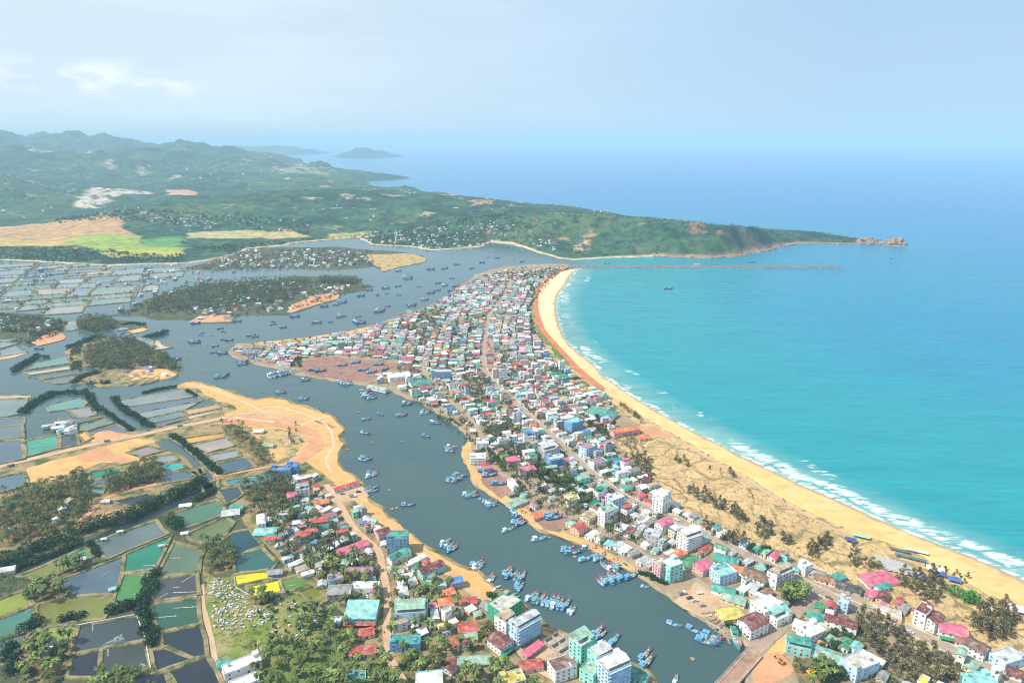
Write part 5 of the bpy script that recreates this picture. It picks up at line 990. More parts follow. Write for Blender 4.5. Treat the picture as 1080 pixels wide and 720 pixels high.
# ------------------------------------------------------------------ trees and other plants
class Leaves:
    def __init__(s): s.q = []; s.c = []
    def add(s, q, c): s.q.append(q); s.c.append(c)               # q (n,4,3), c (n,3)
    def mesh(s, name, mat):
        q = np.concatenate(s.q); c = np.concatenate(s.c); n = len(q); me = bpy.data.meshes.new(name)
        me.vertices.add(n*4); me.vertices.foreach_set('co', q.astype(np.float32).ravel()); me.loops.add(n*4); me.loops.foreach_set('vertex_index', np.arange(n*4, dtype=np.int32))
        me.polygons.add(n); me.polygons.foreach_set('loop_start', np.arange(0, n*4, 4, dtype=np.int32)); me.polygons.foreach_set('loop_total', np.full(n, 4, np.int32)); me.update(calc_edges=True)
        a = me.color_attributes.new('Col', 'FLOAT_COLOR', 'CORNER'); a.data.foreach_set('color', np.repeat(np.c_[c, np.ones(n)], 4, axis=0).astype(np.float32).ravel()); me.materials.append(mat); return me
leafm = attr_mat('leaves', .7, .35, .3); barkm = plain('bark', (.16, .12, .085), .9, .4, 1.5)
gl = np.random.default_rng(3)
def quads(p, size, tilt=.9):
    """leaf-clump faces of random tilt at points p"""
    n = len(p); nrm = gl.normal(0, tilt, (n, 3)) + [0, 0, .55]; nrm /= np.linalg.norm(nrm, axis=1, keepdims=True)
    u = np.cross(nrm, gl.normal(0, 1, (n, 3))); u /= np.linalg.norm(u, axis=1, keepdims=True) + 1e-9; w = np.cross(nrm, u)
    s = (size * gl.uniform(.6, 1.3, (n, 1)))
    return np.stack([p - u*s*.5 - w*s*.3, p + u*s*.5 - w*s*.35, p + u*s*.45 + w*s*.35, p - u*s*.4 + w*s*.4], 1)
def blob(lv, cx, cy, cz, rx, ry, rz_, n, size, col, var=.35):
    d = gl.normal(0, 1, (n, 3)); d /= np.linalg.norm(d, axis=1, keepdims=True); r = gl.uniform(.35, 1.0, (n, 1)) ** .5
    p = d * r * [rx, ry, rz_] + [cx, cy, cz]; lv.add(quads(p, size), np.array(col) * gl.uniform(1 - var, 1 + var, (n, 1)))
PALMC, CASC, MANG, BROAD = (.085, .115, .032), (.160, .145, .072), (.022, .066, .022), (.048, .105, .026)
def palm_crown(seed, fr=20, L=4.9, seg=4, tint=1.0):
    r = np.random.default_rng(seed); lv = Leaves()
    for k in range(fr):
        az = 2*math.pi*k/fr*2.4 + r.normal(0, .2); el = r.uniform(-.25, 1.15); pts = []; x = z = 0.0; e = el; ll = L * r.uniform(.8, 1.1)
        for i in range(seg + 1): pts.append((x, z)); x += math.cos(e)*ll/seg; z += math.sin(e)*ll/seg; e -= .52
        ca, sa = math.cos(az), math.sin(az); wd = [.25, .75, .85, .6, .08]; c = np.array(PALMC) * tint * r.uniform(.6, 1.45) * (np.array([1.5, 1.2, .8]) if r.random() < .14 else 1)
        for sg in (-1, 1):
            q = []
            for i in range(seg):
                f = lambda x, z, w: (ca*x - sa*w*sg, sa*x + ca*w*sg, z - abs(w)*.45)
                a, b_ = pts[i], pts[i+1]; q.append([f(*a, 0), f(*b_, 0), f(*b_, wd[i+1]), f(*a, wd[i])])
            lv.add(np.array(q), np.tile(c, (seg, 1)))
    return lv.mesh('crown', leafm)
def palm_trunk(h, lean, seed):
    mb = MB(); p = (0, 0, -.5); n = 4
    for i in range(n):
        f0, f1 = i/n, (i+1)/n; mb.tube((lean*f0*f0, 0, h*f0 - .5*(i == 0)), (lean*f1*f1, 0, h*f1), .24 - .08*f0, .24 - .08*f1, 6)
    return mb.mesh('trunk', [barkm])
PV = [(h, l, palm_trunk(h, l, i), palm_crown(i + 5, tint=(.75, 1.05, 1.4, 1.15, 1.75)[i])) for i, (h, l) in enumerate(((8, .6), (9.5, 1.2), (11, .4), (7, 1.6), (10, 2.0)))]
def plant_at(n, pix, r, z=LAND_Z, gap=3.2, occ=True, store=None, kind='palm', zz=None, dens=None, tag=None):
    w = Gs(pix, z); xs = [p[0] for p in w]; ys = [p[1] for p in w]; k = t = 0; pts = []
    while k < n and t < n*14:
        t += 1; x, y = r.uniform(min(xs), max(xs)), r.uniform(min(ys), max(ys))
        if not bool(inpoly([x], [y], w)[0]) or (occ and at(OCC, x, y)) or any((x-a)**2 + (y-b_)**2 < gap*gap for a, b_ in pts[-120:]): continue
        pts.append((x, y)); store.append((x, y, z if zz is None else zz, tag)); k += 1
tr = random.Random(33); PALMS = []
Zl = lambda *p: zq(0, 440, 4.5, *p)
GROVES = [
 (190, Zl((0,385),(150,340),(280,315),(400,265),(430,330),(440,400),(400,480),(330,520),(200,560),(60,600),(0,620)), 'coconut palm in the grove between causeway and long mangrove hedge'),
 (90, Zl((490,330),(510,290),(590,290),(640,250),(700,220),(765,240),(770,300),(690,330),(600,355),(520,375)), 'coconut palm in the clump beside the turquoise pond'),
 (34, zq(220,440,4.5,(60,45),(130,10),(170,60),(200,110),(250,150),(300,215),(230,235),(190,170),(130,110)), 'coconut palm on the strip beside the orange pond'),
 (85, [(250,516),(270,504),(300,506),(310,520),(322,532),(316,548),(300,548),(282,535),(262,528)], 'coconut palm in the grove before the white tower house'),
 (95, [(256,535),(300,545),(330,545),(352,556),(380,580),(398,600),(402,640),(360,640),(330,605),(298,588),(276,560)], 'coconut palm between the coloured roofs of the west bank'),
 (62, [(270,690),(285,675),(310,668),(330,640),(352,650),(372,655),(378,690),(405,690),(412,735),(270,735)], 'coconut palm in the southern grove below the graveyard'),
 (78, [(415,590),(450,606),(475,620),(500,650),(520,672),(520,700),(560,712),(560,735),(420,735),(414,660)], 'coconut palm between the shore lane and the west street'),
 (30, Zl((100,1130),(150,1060),(250,1030),(340,1060),(330,1150),(240,1260),(80,1270)), 'coconut palm round the pond keepers houses'),
 (20, [(22,622),(38,612),(70,615),(72,630),(50,640),(28,636)], 'coconut palm on the dyke above the olive pond'), (14, [(60,600),(88,592),(84,602),(66,606)], 'coconut palm on the dyke beside the green pond'),
 (26, [(213,575),(228,572),(246,582),(248,600),(228,605),(213,600)], 'coconut palm on the mound beside the dark teal pond'), (40, [(330,722),(430,716),(430,740),(330,740)], 'coconut palm along the lower frame edge'),
 (8, [(262,631),(284,630),(290,636),(268,638)], 'coconut palm beside the yellow pond'), (34, [(828,622),(842,618),(850,628),(838,640),(822,638)], 'palm in the round clump beside the bridge road'),
 (10, [(835,700),(870,690),(890,715),(850,730)], 'palm near the excavated plot'), (18, [(105,712),(160,712),(170,735),(100,735)], 'coconut palm on the bottom dyke beside the dark ponds')]
grove_soil = ground_mat('grove_soil', ((.24, .17, .08), (.34, .22, .10), (.12, .11, .05)), (.03, .09, .5), ((.05, .075, .025), .08, .46, .60))
for gi, (n, pix, lab) in enumerate(GROVES):
    plant_at(n, pix, tr, LAND_Z, 7.0 if 'southern' in lab else 3.4, 'round clump' not in lab, PALMS, tag=lab)
    if 'roofs' not in lab and 'street' not in lab: patch('grove_soil', pix, green_ground if 'southern' in lab else grove_soil, LAND_Z + .085 + gi*.004, .08, 60 + gi)
for n, pix in ((640, Z5((350,380),(350,330),(420,280),(560,275),(640,320),(720,352),(750,395),(735,410),(640,392),(560,400),(420,400))), (230, Z5((20,190),(150,185),(262,200),(265,235),(140,260),(60,255),(0,240))), (190, Z5((325,195),(400,178),(480,195),(485,225),(400,245),(330,228)))): plant_at(n, pix, tr, .95, 3.6, True, PALMS)
for n, pix in ((1250, [(150,322),(180,309),(215,299),(300,294),(330,296),(300,318),(262,322),(240,327),(200,326),(165,331)]), (170, [(337,293.5),(378,294.5),(374,300),(337,299)]), (260, [(210,283),(260,268),(300,263),(385,266),(395,276),(350,283)])): plant_at(n, pix, tr, .95, 4.2, True, PALMS)
for s in range(120):                                              # palms in the courtyards of the spit
    pass
plant_at(160, [(488,400),(515,405),(520,430),(560,470),(610,500),(640,540),(690,575),(650,575),(600,555),(560,535),(520,500),(505,450)], tr, LAND_Z, 4, True, PALMS, tag='palm in the courtyards of the spit town')
plant_at(110, [(415,340),(470,320),(505,340),(500,380),(470,395),(430,375)], tr, LAND_Z, 4, True, PALMS)
vis = [p for p in PALMS if -12 < P(p[0], p[1], 8)[0] < 1092 and P(p[0], p[1], 9)[1] < 722]
vis.sort(key=lambda p: P(p[0], p[1], 5)[1] * -1); tagged = [p for p in vis if p[3]][:298]; tset = set((p[0], p[1]) for p in tagged)
protos = []
for i, (x, y, z, lab) in enumerate(tagged):
    k = i % 5; h, l, tm, cm = PV[k]
    if i < 5:
        root = thing('coconut_palm', lab, 'palm tree', (x, y, z), tr.uniform(0, 6.28), lab.replace('coconut palm', 'palms').replace('palm ', 'palms ', 1) if False else 'palms: ' + lab)
        link('trunk', tm, root); link('crown', cm, root, (l, 0, h)); protos.append(root)
    else: root = copy_tree(protos[k], (x, y, z), tr.uniform(0, 6.28), lab, 'palms: ' + lab)
    s = tr.uniform(.8, 1.15); root.scale = (s, s, s * tr.uniform(.85, 1.1))
far = Leaves(); tk = MB()
CRQ = []
for i in range(4):                                                # simpler crowns for the mass of far palms
    r = np.random.default_rng(90 + i); q = []; c = []
    for k in range(11):
        az = 2*math.pi*k/11 + r.normal(0, .2); e = r.uniform(-.3, 1.0); w = .62; ca, sa = math.cos(az), math.sin(az); L = 5.0*r.uniform(.8, 1.1); m_ = (L*.5*math.cos(e), L*.5*math.sin(e)); t_ = (L*.92*math.cos(e*.4), m_[1] - .9)
        f = lambda x, z, v_: (ca*x - sa*v_, sa*x + ca*v_, z)
        q.append([f(0,0,-.2), f(m_[0],m_[1],-w), f(m_[0],m_[1],w), f(0,0,.2)]); q.append([f(m_[0],m_[1],-w), f(*t_,-.2), f(*t_,.2), f(m_[0],m_[1],w)]); c += [np.array(PALMC)*r.uniform(.6,1.4)]*2
    CRQ.append((np.array(q), np.array(c)))
for x, y, z, _ in PALMS:
    if (x, y) in tset: continue
    s = tr.uniform(.8, 1.2); h = tr.uniform(6.5, 10.5)*s; q, c = CRQ[tr.randrange(4)]; a = tr.uniform(0, 6.28); ca, sa = math.cos(a), math.sin(a); qq = q * s
    far.add(np.stack([x + qq[..., 0]*ca - qq[..., 1]*sa, y + qq[..., 0]*sa + qq[..., 1]*ca, z + h + qq[..., 2]], -1), c * tr.uniform(.5, .85)); tk.tube((x, y, z - .5), (x + .3, y, z + h), .22, .14, 4, cap=False)
o = link('distant_palms', far.mesh('distant_palms', leafm), kind='stuff'); link('trunk', tk.mesh('distant_palm_trunks', [barkm]), o, kind='stuff')
# mangrove hedges
def hedge(label, pix, w, h, z=LAND_Z, n=None, col=MANG, name='mangrove_hedge', cat='hedge'):
    L = Gs(pix, z); cx, cy = L[0]; root = thing(name, label, cat, (cx, cy, z)); lv = Leaves(); tot = 0
    for i in range(len(L) - 1):
        (x1, y1), (x2, y2) = L[i], L[i+1]; l = math.hypot(x2-x1, y2-y1); k = max(1, int(l / (w*.22)))
        for j in range(k):
            f = (j + gl.uniform(0, 1)) / k; ww = w * gl.uniform(.25, .5); off = gl.normal(0, w*.2); hh = h * gl.uniform(.6, 1.1)
            bx, by = x1 + (x2-x1)*f - (y2-y1)/l*off - cx, y1 + (y2-y1)*f + (x2-x1)/l*off - cy
            m_ = int(30 + ww*ww*5); blob(lv, bx, by, hh*.5, ww, ww, hh*.55, m_, 1.15, np.array(col)*gl.uniform(.65, 1.5), .3)
    link('crown' if cat == 'tree' else 'foliage', lv.mesh('foliage', leafm), root); tk = MB()
    for i in range(len(L) - 1):
        for f in (.15, .5, .85): x, y = lerp(L[i], L[i+1], f); tk.tube((x - cx, y - cy, -1.2), (x - cx, y - cy, h*.5), .25, .15, 5)
    link('stems', tk.mesh('stems', [barkm]), root, kind='stuff'); return root
hedge('long dark mangrove hedge running diagonally beside the canal', [(-30,610),(0,597),(30,584),(67,569),(100,558),(133,546),(166,533),(200,519),(217,508)], 21, 11)
for lab, pix, w, h, z in (
 ('lower thin mangrove row along the canal', [(18,600),(50,588),(70,580),(86,573)], 7, 5, LAND_Z), ('short mangrove row beside the slate pond', [(94,573),(104,587)], 6, 5, LAND_Z),
 ('tall hedge between the lime and dark ponds', [(164,605),(157,620),(154,634),(153,648),(156,664),(160,681)], 11, 8, LAND_Z), ('round mangrove belt above the black aerated pond', [(113,648),(122,643),(134,640),(148,636)], 10, 7, LAND_Z),
 ('mangrove row along the canal by the orange pond', [(182,460),(192,466),(202,475),(214,485),(224,493),(232,500)], 8, 6, LAND_Z), ('mangrove fringe at the strip ponds', [(121,419),(126,428),(138,437),(150,443),(162,450)], 9, 5, .5),
 ('mangroves on the far left dyke', [(14,392),(24,385),(37,378),(40,375)], 10, 6, .5), ('small mangroves beside the far left dyke', [(45,377),(52,377)], 8, 5, .5), ('mangroves on the lower edge of the palm island', [(76,404),(88,398),(104,392)], 12, 6, .6),
 ('mangroves on the channel edge above the teal pond', [(90,413),(97,422),(104,433)], 10, 6, .5), ('mangrove belt left of the teal pond', [(24,436),(33,427),(46,420),(56,415)], 12, 6, .5), ('mangroves along the top of the teal pond', [(58,416),(70,414),(84,415)], 9, 5, .5),
 ('mangroves at the upper left of palm island', [(72,367),(84,363),(98,357),(107,354)], 13, 7, .6), ('mangrove islet above the strip ponds', [(152,356),(162,355),(170,352),(176,351)], 12, 7, .5), ('mangroves at the foot of palm island', [(92,406),(100,405)], 9, 6, .6),
 ('single mangrove clump below palm island', [(107,405),(116,404)], 9, 6, .6), ('mangrove corner by the green hut pond', [(180,548),(186,560)], 13, 8, LAND_Z), ('bushes between the canal and the sage pond', [(205,529),(216,524),(227,518)], 9, 6, LAND_Z),
 ('mangrove column at the lower left pond corner', [(10,681),(12,695),(14,710)], 10, 8, LAND_Z), ('mangroves at the olive pond corner', [(27,668),(36,660),(44,657)], 12, 8, LAND_Z), ('bushes above the yellow-green pond', [(64,655),(74,652),(84,654)], 9, 6, LAND_Z),
 ('bushes along the dyke of the far channel', [(108,432),(125,444),(140,455)], 6, 4, .6), ('bushes on top of the strip ponds', [(150,415),(170,410),(186,408)], 4, 3, .6), ('bushes on the right of the strip ponds', [(197,412),(207,418)], 6, 4, .6),
 ('bushes on the hook of grove island', [(128,343),(140,341),(152,343)], 9, 5, .8), ('tree row behind the dune plots lane', [(806,600),(818,605),(824,607)], 7, 6, LAND_Z), ('garden row beside the aqua river tower', [(676,604),(684,608),(696,613),(702,616)], 5, 3, LAND_Z),
 ('hedge along the market quay wall', [(766,660),(776,664),(786,668),(790,672)], 6, 4, LAND_Z), ('green bushes on the hotel quay', [(516,627),(523,632),(528,635)], 6, 4, LAND_Z)): hedge(lab, pix, w, h, z)
hedge('orange-yellow flowering bush mound below the sheds', [(855,708),(860,711),(864,714)], 9, 4, LAND_Z, None, (.55,.36,.03), 'flowering_bush', 'bush')
# casuarinas on the dunes and broadleaf trees
def tree_mesh(seed, kind):
    r = random.Random(seed); lv = Leaves(); tb = MB()
    if kind == 'pine':
        h = r.uniform(7.5, 11); tb.tube((0, 0, -.5), (.4, .2, h*.9), .28, .08, 6)
        for k in range(16):
            f = r.uniform(.12, 1); a = r.uniform(0, 6.28); rad = (1.2 - f) * 3.6 * r.uniform(.4, 1.1); z = h*f; x, y = math.cos(a)*rad, math.sin(a)*rad
            tb.tube((.4*f, .2*f, z - .6), (x, y, z), .08, .04, 4); blob(lv, x, y, z, 1.3, 1.3, .95, 22, .75, np.array(CASC)*r.uniform(.6, 1.35), .3)
    else:
        h = r.uniform(4.5, 7); tb.tube((0, 0, -.5), (0, 0, h*.6), .32, .2, 6)
        for k in range(11):
            a = r.uniform(0, 6.28); rad = r.uniform(.3, 2.6); z = h*r.uniform(.5, 1.05); x, y = math.cos(a)*rad, math.sin(a)*rad
            tb.tube((0, 0, h*.45), (x, y, z), .12, .05, 4); blob(lv, x, y, z, 1.7, 1.7, 1.3, 26, .85, np.array(BROAD)*r.uniform(.6, 1.45), .3)
    return tb.mesh('trunk', [barkm]), lv.mesh('crown', leafm)
TV = {'pine': [tree_mesh(i, 'pine') for i in range(5)], 'broad': [tree_mesh(20 + i, 'broad') for i in range(5)]}; TP = {}
def tree(kind, x, y, z, lab, group, s=1.0, sz=None):
    k = tr.randrange(5); nm = 'casuarina_tree' if kind == 'pine' else 'broadleaf_tree'; s *= tr.uniform(.75, 1.2)
    if (kind, k) not in TP:
        o = thing(nm, lab, 'tree', (x, y, z), tr.uniform(0, 6.28), group); link('trunk', TV[kind][k][0], o); link('crown', TV[kind][k][1], o); TP[kind, k] = o
    else: o = copy_tree(TP[kind, k], (x, y, z), tr.uniform(0, 6.28), lab, group)
    o.scale = (s, s, s * (sz or tr.uniform(.85, 1.15))); return o
ZR4 = lambda *p: zq(660, 440, 4.5, *p); Z84 = lambda *p: zq(840, 560, 4.5, *p)
def wood(kind, n, pix, lab, s=1.0, gap=3.5, occ=False):
    st = []; plant_at(n, pix, tr, LAND_Z, gap, occ, st)
    for x, y, z, _ in st: tree(kind, x, y, z, lab, lab.replace('tree', 'trees', 1), s)
wood('pine', 56, Z84((285,430),(300,380),(370,400),(430,440),(500,490),(560,540),(620,580),(680,590),(720,620),(790,680),(780,740),(700,730),(600,715),(520,690),(440,640),(360,560),(300,500)), 'grey-green casuarina tree in the grove below the right-hand street', 1.0, 4.2)
wood('pine', 30, Z84((830,420),(880,390),(960,400),(1010,450),(1000,520),(920,520),(850,480)), 'casuarina tree in the stand right of the bright green tree', 1.0, 4)
wood('pine', 28, Z84((470,270),(500,190),(560,190),(640,180),(700,250),(680,350),(600,330),(520,290)), 'casuarina tree between the pink hall and the beach', .9, 4, True)
wood('pine', 24, ZR4((0,190),(50,170),(110,200),(120,280),(140,320),(90,310),(40,270),(0,260)), 'casuarina tree in the thicket beside the white tower', .95, 4, True)
pass
for n, pix in ((5, ((225,235),(235,200),(300,190),(305,230))), (1, ((395,265),(398,240),(404,265))), (4, ((488,290),(492,245),(515,275),(512,300))), (9, ((285,350),(310,330),(350,360),(340,390))), (16, ((340,385),(380,345),(480,420),(470,450),(400,420))), (16, ((490,455),(510,420),(570,480),(560,500))),
               (9, ((350,520),(385,490),(440,560),(420,570))), (18, ((450,590),(480,540),(540,560),(600,610),(560,620))), (16, ((590,560),(630,480),(690,500),(720,560),(640,580))), (8, ((735,600),(745,560),(790,585),(780,610))), (5, ((855,650),(870,610),(905,640),(890,670))), (6, ((925,600),(945,560),(985,590),(970,610)))):
    wood('pine', n, ZR4(*pix), 'dark casuarina tree standing on the bare dune plots', .72, 3)
wood('pine', 12, Z84((120,60),(160,30),(175,60),(150,85),(60,110),(50,70)), 'dark casuarina tree standing on the bare dune plots', .72, 3); wood('pine', 9, Z84((230,190),(250,100),(280,70),(290,110),(350,180),(380,190),(400,150)), 'casuarina tree beside the grey drying racks', .8, 3)
wood('pine', 12, Z84((900,330),(960,300),(1000,320),(1070,450),(1030,500)), 'casuarina tree by the beach at the right edge', .9, 4); wood('pine', 10, Z84((580,150),(640,170),(760,200),(830,230),(800,250),(690,210)), 'small casuarina tree on the upper beach edge', .6, 4)
pass; pass
pass
for pix, lab in (([(1004,629),(1009,631),(1012,629)], 'large bright green tree near the beach, left of its pair'), ([(1020,634),(1025,637),(1029,635)], 'large bright green tree near the beach, right of its pair')): hedge(lab, pix, 15, 9, LAND_Z, None, (.05, .19, .028), 'broadleaf_tree', 'tree')
wood('broad', 60, [(560,485),(580,490),(612,512),(640,540),(620,545),(600,522),(565,505)], 'leafy green tree in the mid-town garden', .9, 3, True); wood('broad', 22, zq(540,290,4,(320,620),(370,590),(430,600),(440,640),(380,680),(330,660)), 'leafy tree in the garden below the green-roofed hall', .9, 3, True)
wood('broad', 34, zq(660,440,4.5,(590,620),(700,640),(740,690),(640,660),(560,640)), 'bushy tree along the lane at the dune edge', .7, 3, True); wood('broad', 24, [(260,640),(300,625),(330,640),(330,668),(290,670)], 'small tree scattered over the graveyard', .45, 5, True)
wood('broad', 30, [(500,465),(520,470),(540,510),(560,520),(530,510),(505,490)], 'small leafy tree near the river bank lane', .8, 3, True); wood('broad', 20, Z84((150,480),(230,450),(260,520),(220,560),(160,620),(100,600)), 'bright bushy tree behind the green and olive sheds', .7, 3, True)
wood('broad', 26, Z84((80,620),(200,640),(230,700),(120,730)), 'bushy tree beside the excavated plot', .7, 3, True); wood('broad', 20, [(300,560),(380,560),(400,640),(370,640)], 'leafy tree between the west bank houses', .7, 4, True)
wood('pine', 9, [(303,450),(314,447),(318,466),(306,470)], 'scrubby tree on the red sandy clearing', .6, 3)
# the rest: tree masses too far to count, and undergrowth
ft = Leaves()
def mass(n, pix, z=LAND_Z, r=(1.6, 3.2), occ=True, col=(.045, .09, .03), size=1.5, q=14, zf=None):
    w = Gs(pix, z); xs = [p[0] for p in w]; ys = [p[1] for p in w]; k = t = 0
    while k < n and t < n*8:
        t += 1; x, y = tr.uniform(min(xs), max(xs)), tr.uniform(min(ys), max(ys))
        if not bool(inpoly([x], [y], w)[0]) or (occ and y < OY+OH-3 and at(OCC, x, y)): continue
        rr1 = tr.uniform(*r); zz = z if zf is None else zf(x, y)
        if zf is not None and zz < .8: continue
        blob(ft, x, y, zz + rr1*.7, rr1, rr1, rr1*.9, q, size*rr1/2.4, np.array(col)*tr.uniform(.55, 1.5), .3); k += 1
mass(2600, [(596,281),(505,291),(460,322),(402,344),(430,418),(500,470),(560,540),(680,600),(740,560),(650,480),(620,405),(578,376),(556,326)], LAND_Z, (1.7, 3.4), True, (.036, .085, .03)); mass(160, [(250,364),(345,354),(400,345),(430,380),(350,376),(300,383)], LAND_Z, (1.5, 3)); mass(60, Z5((110,0),(120,0),(130,0)) if False else [(296,378),(318,376),(318,388),(300,386)], LAND_Z, (1.5, 3))
mass(300, [(552,300),(565,300),(560,330),(562,345),(578,372),(570,372),(552,345)], LAND_Z, (1.4, 2.6))
mass(650, [(100,334),(160,315),(260,297),(380,294),(390,302),(330,322),(250,333),(146,333)], .95, (2, 4)); mass(520, [(195,283),(310,261),(392,264),(395,280),(230,286)], .95, (2, 3.6)); mass(300, Z5((0,165),(265,195),(250,250),(120,296),(0,270)), .95, (2, 3.5)); mass(120, Z5((300,320),(345,292),(345,410),(300,400)), .95, (1.5, 3))
for (x1, y1), (x2, y2) in FARE:
    for k in range(max(1, int(math.hypot(x2-x1, y2-y1) / tr.uniform(6, 16)))):
        f = tr.random(); q_ = tr.uniform(1.3, 3.2); blob(ft, x1 + (x2-x1)*f + tr.gauss(0, 1.5), y1 + (y2-y1)*f + tr.gauss(0, 1.5), 1.2 + q_*.6, q_, q_, q_*.9, 12, q_*.6, np.array((.028, .065, .03))*tr.uniform(.6, 1.5), .3)
mass(1500, [(200,262),(300,255),(400,246),(540,243),(580,262),(540,256),(455,262),(392,257),(310,255),(250,268)], 2, (2.5, 5), True, (.04, .09, .035), 1.8, 12, terr); mass(900, [(-60,262),(80,264),(200,270),(190,277),(0,275),(-60,280)], 2, (2.5, 5), False, (.04, .085, .035), 1.8, 12, terr); mass(500, [(60,243),(250,246),(330,250),(330,240),(60,236)], 2, (3, 6), False, (.04, .085, .035), 2, 12, terr)
mass(2600, [(480,262),(600,270),(760,270),(905,256),(905,246),(760,242),(600,232),(480,240)], 2, (2, 4.5), False, (.04, .09, .032), 1.7, 10, lambda x, y: terr(x, y) - 1)
mass(78, zq(540,290,4,(10,150),(60,110),(80,130),(60,190),(20,200)), LAND_Z + 1.2, (1.2, 2.6), True, CASC, 1.3, 16)
mass(48, zq(540,290,4,(440,540),(460,535),(560,610),(550,625)), LAND_Z + 1.2, (1.2, 2.6), True, CASC, 1.3, 16)
mass(30, zq(440,440,4.5,(560,180),(600,190),(700,300),(740,360),(690,380),(620,290)), LAND_Z + 1.2, (1.2, 2.6), True, CASC, 1.3, 16)
mass(54, zq(540,290,4,(440,700),(470,650),(530,650),(560,680),(550,730),(480,740)), LAND_Z + 1.2, (1.2, 2.6), True, CASC, 1.3, 16)
link('distant_trees', ft.mesh('distant_trees', leafm), kind='stuff')
ft = Leaves()
mass(900, [(260,535),(330,540),(400,600),(410,700),(560,735),(300,735),(340,660),(300,590)], LAND_Z, (.6, 1.6), True, (.08, .12, .035), 1.4, 10); mass(420, [(225,612),(330,640),(350,670),(300,690),(230,680)], LAND_Z, (.4, 1.1), True, (.09, .13, .035), 1.3, 8)
mass(900, [(700,462),(784,503),(860,545),(940,592),(1000,620),(1080,700),(1000,690),(940,640),(850,598),(740,546),(680,500),(655,470)], LAND_Z, (.4, 1.2), True, (.10, .11, .05), 1.3, 8); mass(500, [(905,645),(1018,712),(990,740),(880,720)], LAND_Z, (.5, 1.6), True, (.09, .11, .04), 1.4, 9)
mass(600, [(0,560),(130,530),(220,505),(245,560),(230,620),(215,660),(150,640),(60,600)], LAND_Z + .6, (.4, 1.0), True, (.06, .10, .03), 1.3, 8); mass(300, [(0,600),(60,610),(40,660),(20,720),(0,720)], LAND_Z, (.5, 1.3), True, (.05, .09, .03), 1.3, 8)
mass(160, [(240,425),(360,455),(330,495),(300,480)], LAND_Z, (.4, 1.2), True, (.12, .12, .05), 1.2, 8); mass(500, [(500,440),(690,590),(720,560),(560,430)], LAND_Z, (.6, 1.5), True, (.07, .12, .035), 1.3, 9); mass(500, [(740,560),(900,720),(830,600)], LAND_Z, (.5, 1.4), True, (.08, .12, .04), 1.3, 9)
link('undergrowth', ft.mesh('undergrowth', leafm), kind='stuff')
# ------------------------------------------------------------------ boats
HULLS = {'blue': (.05,.22,.50), 'light blue': (.10,.33,.54), 'teal': (.03,.34,.34), 'pale blue': (.36,.58,.70), 'dark blue': (.03,.08,.20), 'brown': (.22,.12,.07)}
deckm = plain('deck_boards', (.40,.42,.40), .8, .45, .8); deck2 = plain('deck_blue', (.27,.40,.45), .7, .35, .8); redm = plain('bow_paint_red', (.62,.05,.12), .6, .2); cabw = plain('cabin_white', (.74,.78,.78), .6, .25, .6); cabb = plain('cabin_blue', (.13,.36,.54), .6, .25, .6); mastm = plain('mast_wood', (.30,.22,.14), .8, .3); netm = plain('net_green', (.05,.26,.20), .95, .4, 2)
def hullm(c): return plain('hull_' + c.replace(' ', '_'), HULLS[c], .5, .3, .6)
ST = [(-7.5,1.5,1.7,.2),(-6.0,1.9,1.5,-.1),(-3,2.15,1.3,-.3),(0,2.2,1.3,-.35),(3,1.95,1.6,-.3),(5.4,1.25,2.2,-.1),(7.0,.5,2.9,.5),(7.9,.08,3.5,1.5)]
def hull_mesh():
    mb = MB(); vs = []
    for x, w, top, bot in ST: vs += [(x, -w, top), (x, -w*.8, bot + .3), (x, 0, bot - .4), (x, w*.8, bot + .3), (x, w, top)]
    n = len(ST); fs = [(i*5+k, i*5+k+1, (i+1)*5+k+1, (i+1)*5+k) for i in range(n-1) for k in range(4)] + [(0, 4, 3, 2, 1)]
    mb.add(vs, fs)
    for i in range(n-1):                                              # bulwark: inner face and cap
        for sg in (-1, 1):
            a, b_ = ST[i], ST[i+1]; A = (a[0], sg*a[1], a[2]); B = (b_[0], sg*b_[1], b_[2]); A2 = (a[0], sg*max(0, a[1]-.18), a[2]); B2 = (b_[0], sg*max(0, b_[1]-.18), b_[2]); A3 = (A2[0], A2[1], a[2]-.6); B3 = (B2[0], B2[1], b_[2]-.6)
            o = [(0,1,3,2),(2,3,5,4)] if sg < 0 else [(2,3,1,0),(4,5,3,2)]; mb.add([A, B, A2, B2, A3, B3], o)
    return mb
def deck_mesh(mat):
    mb = MB(); n = len(ST); vs = []
    for x, w, top, _ in ST: vs += [(x, -max(.02, w-.17), top-.5), (x, max(.02, w-.17), top-.5)]
    mb.add(vs, [(i*2, i*2+2, i*2+3, i*2+1) for i in range(n-1)]); mb.box(2.2, 0, .9, 1.8, 1.6, .7); mb.box(-.2, 0, .85, 1.2, 1.8, .5); return mb.mesh('deck', [mat])
BH = hull_mesh()
def wh_mesh(v, mat):
    mb = MB(); L, h = ((3.6, 2.5), (4.4, 2.2), (2.8, 2.9))[v]; mb.box(-4.2, 0, .9, L, 2.9, h); return mb.mesh('wheelhouse', [mat]), L, h
def roof_mesh(v, L, h, mat):
    mb = MB(); mb.box(-4.2, 0, .9 + h, L + 1.0, 3.4, .18, 0, 0, None, True); mb.box(-4.6, 0, 1.08 + h, 1.4, 1.5, .6); return mb.mesh('wheelhouse_roof', [mat])
BV = []
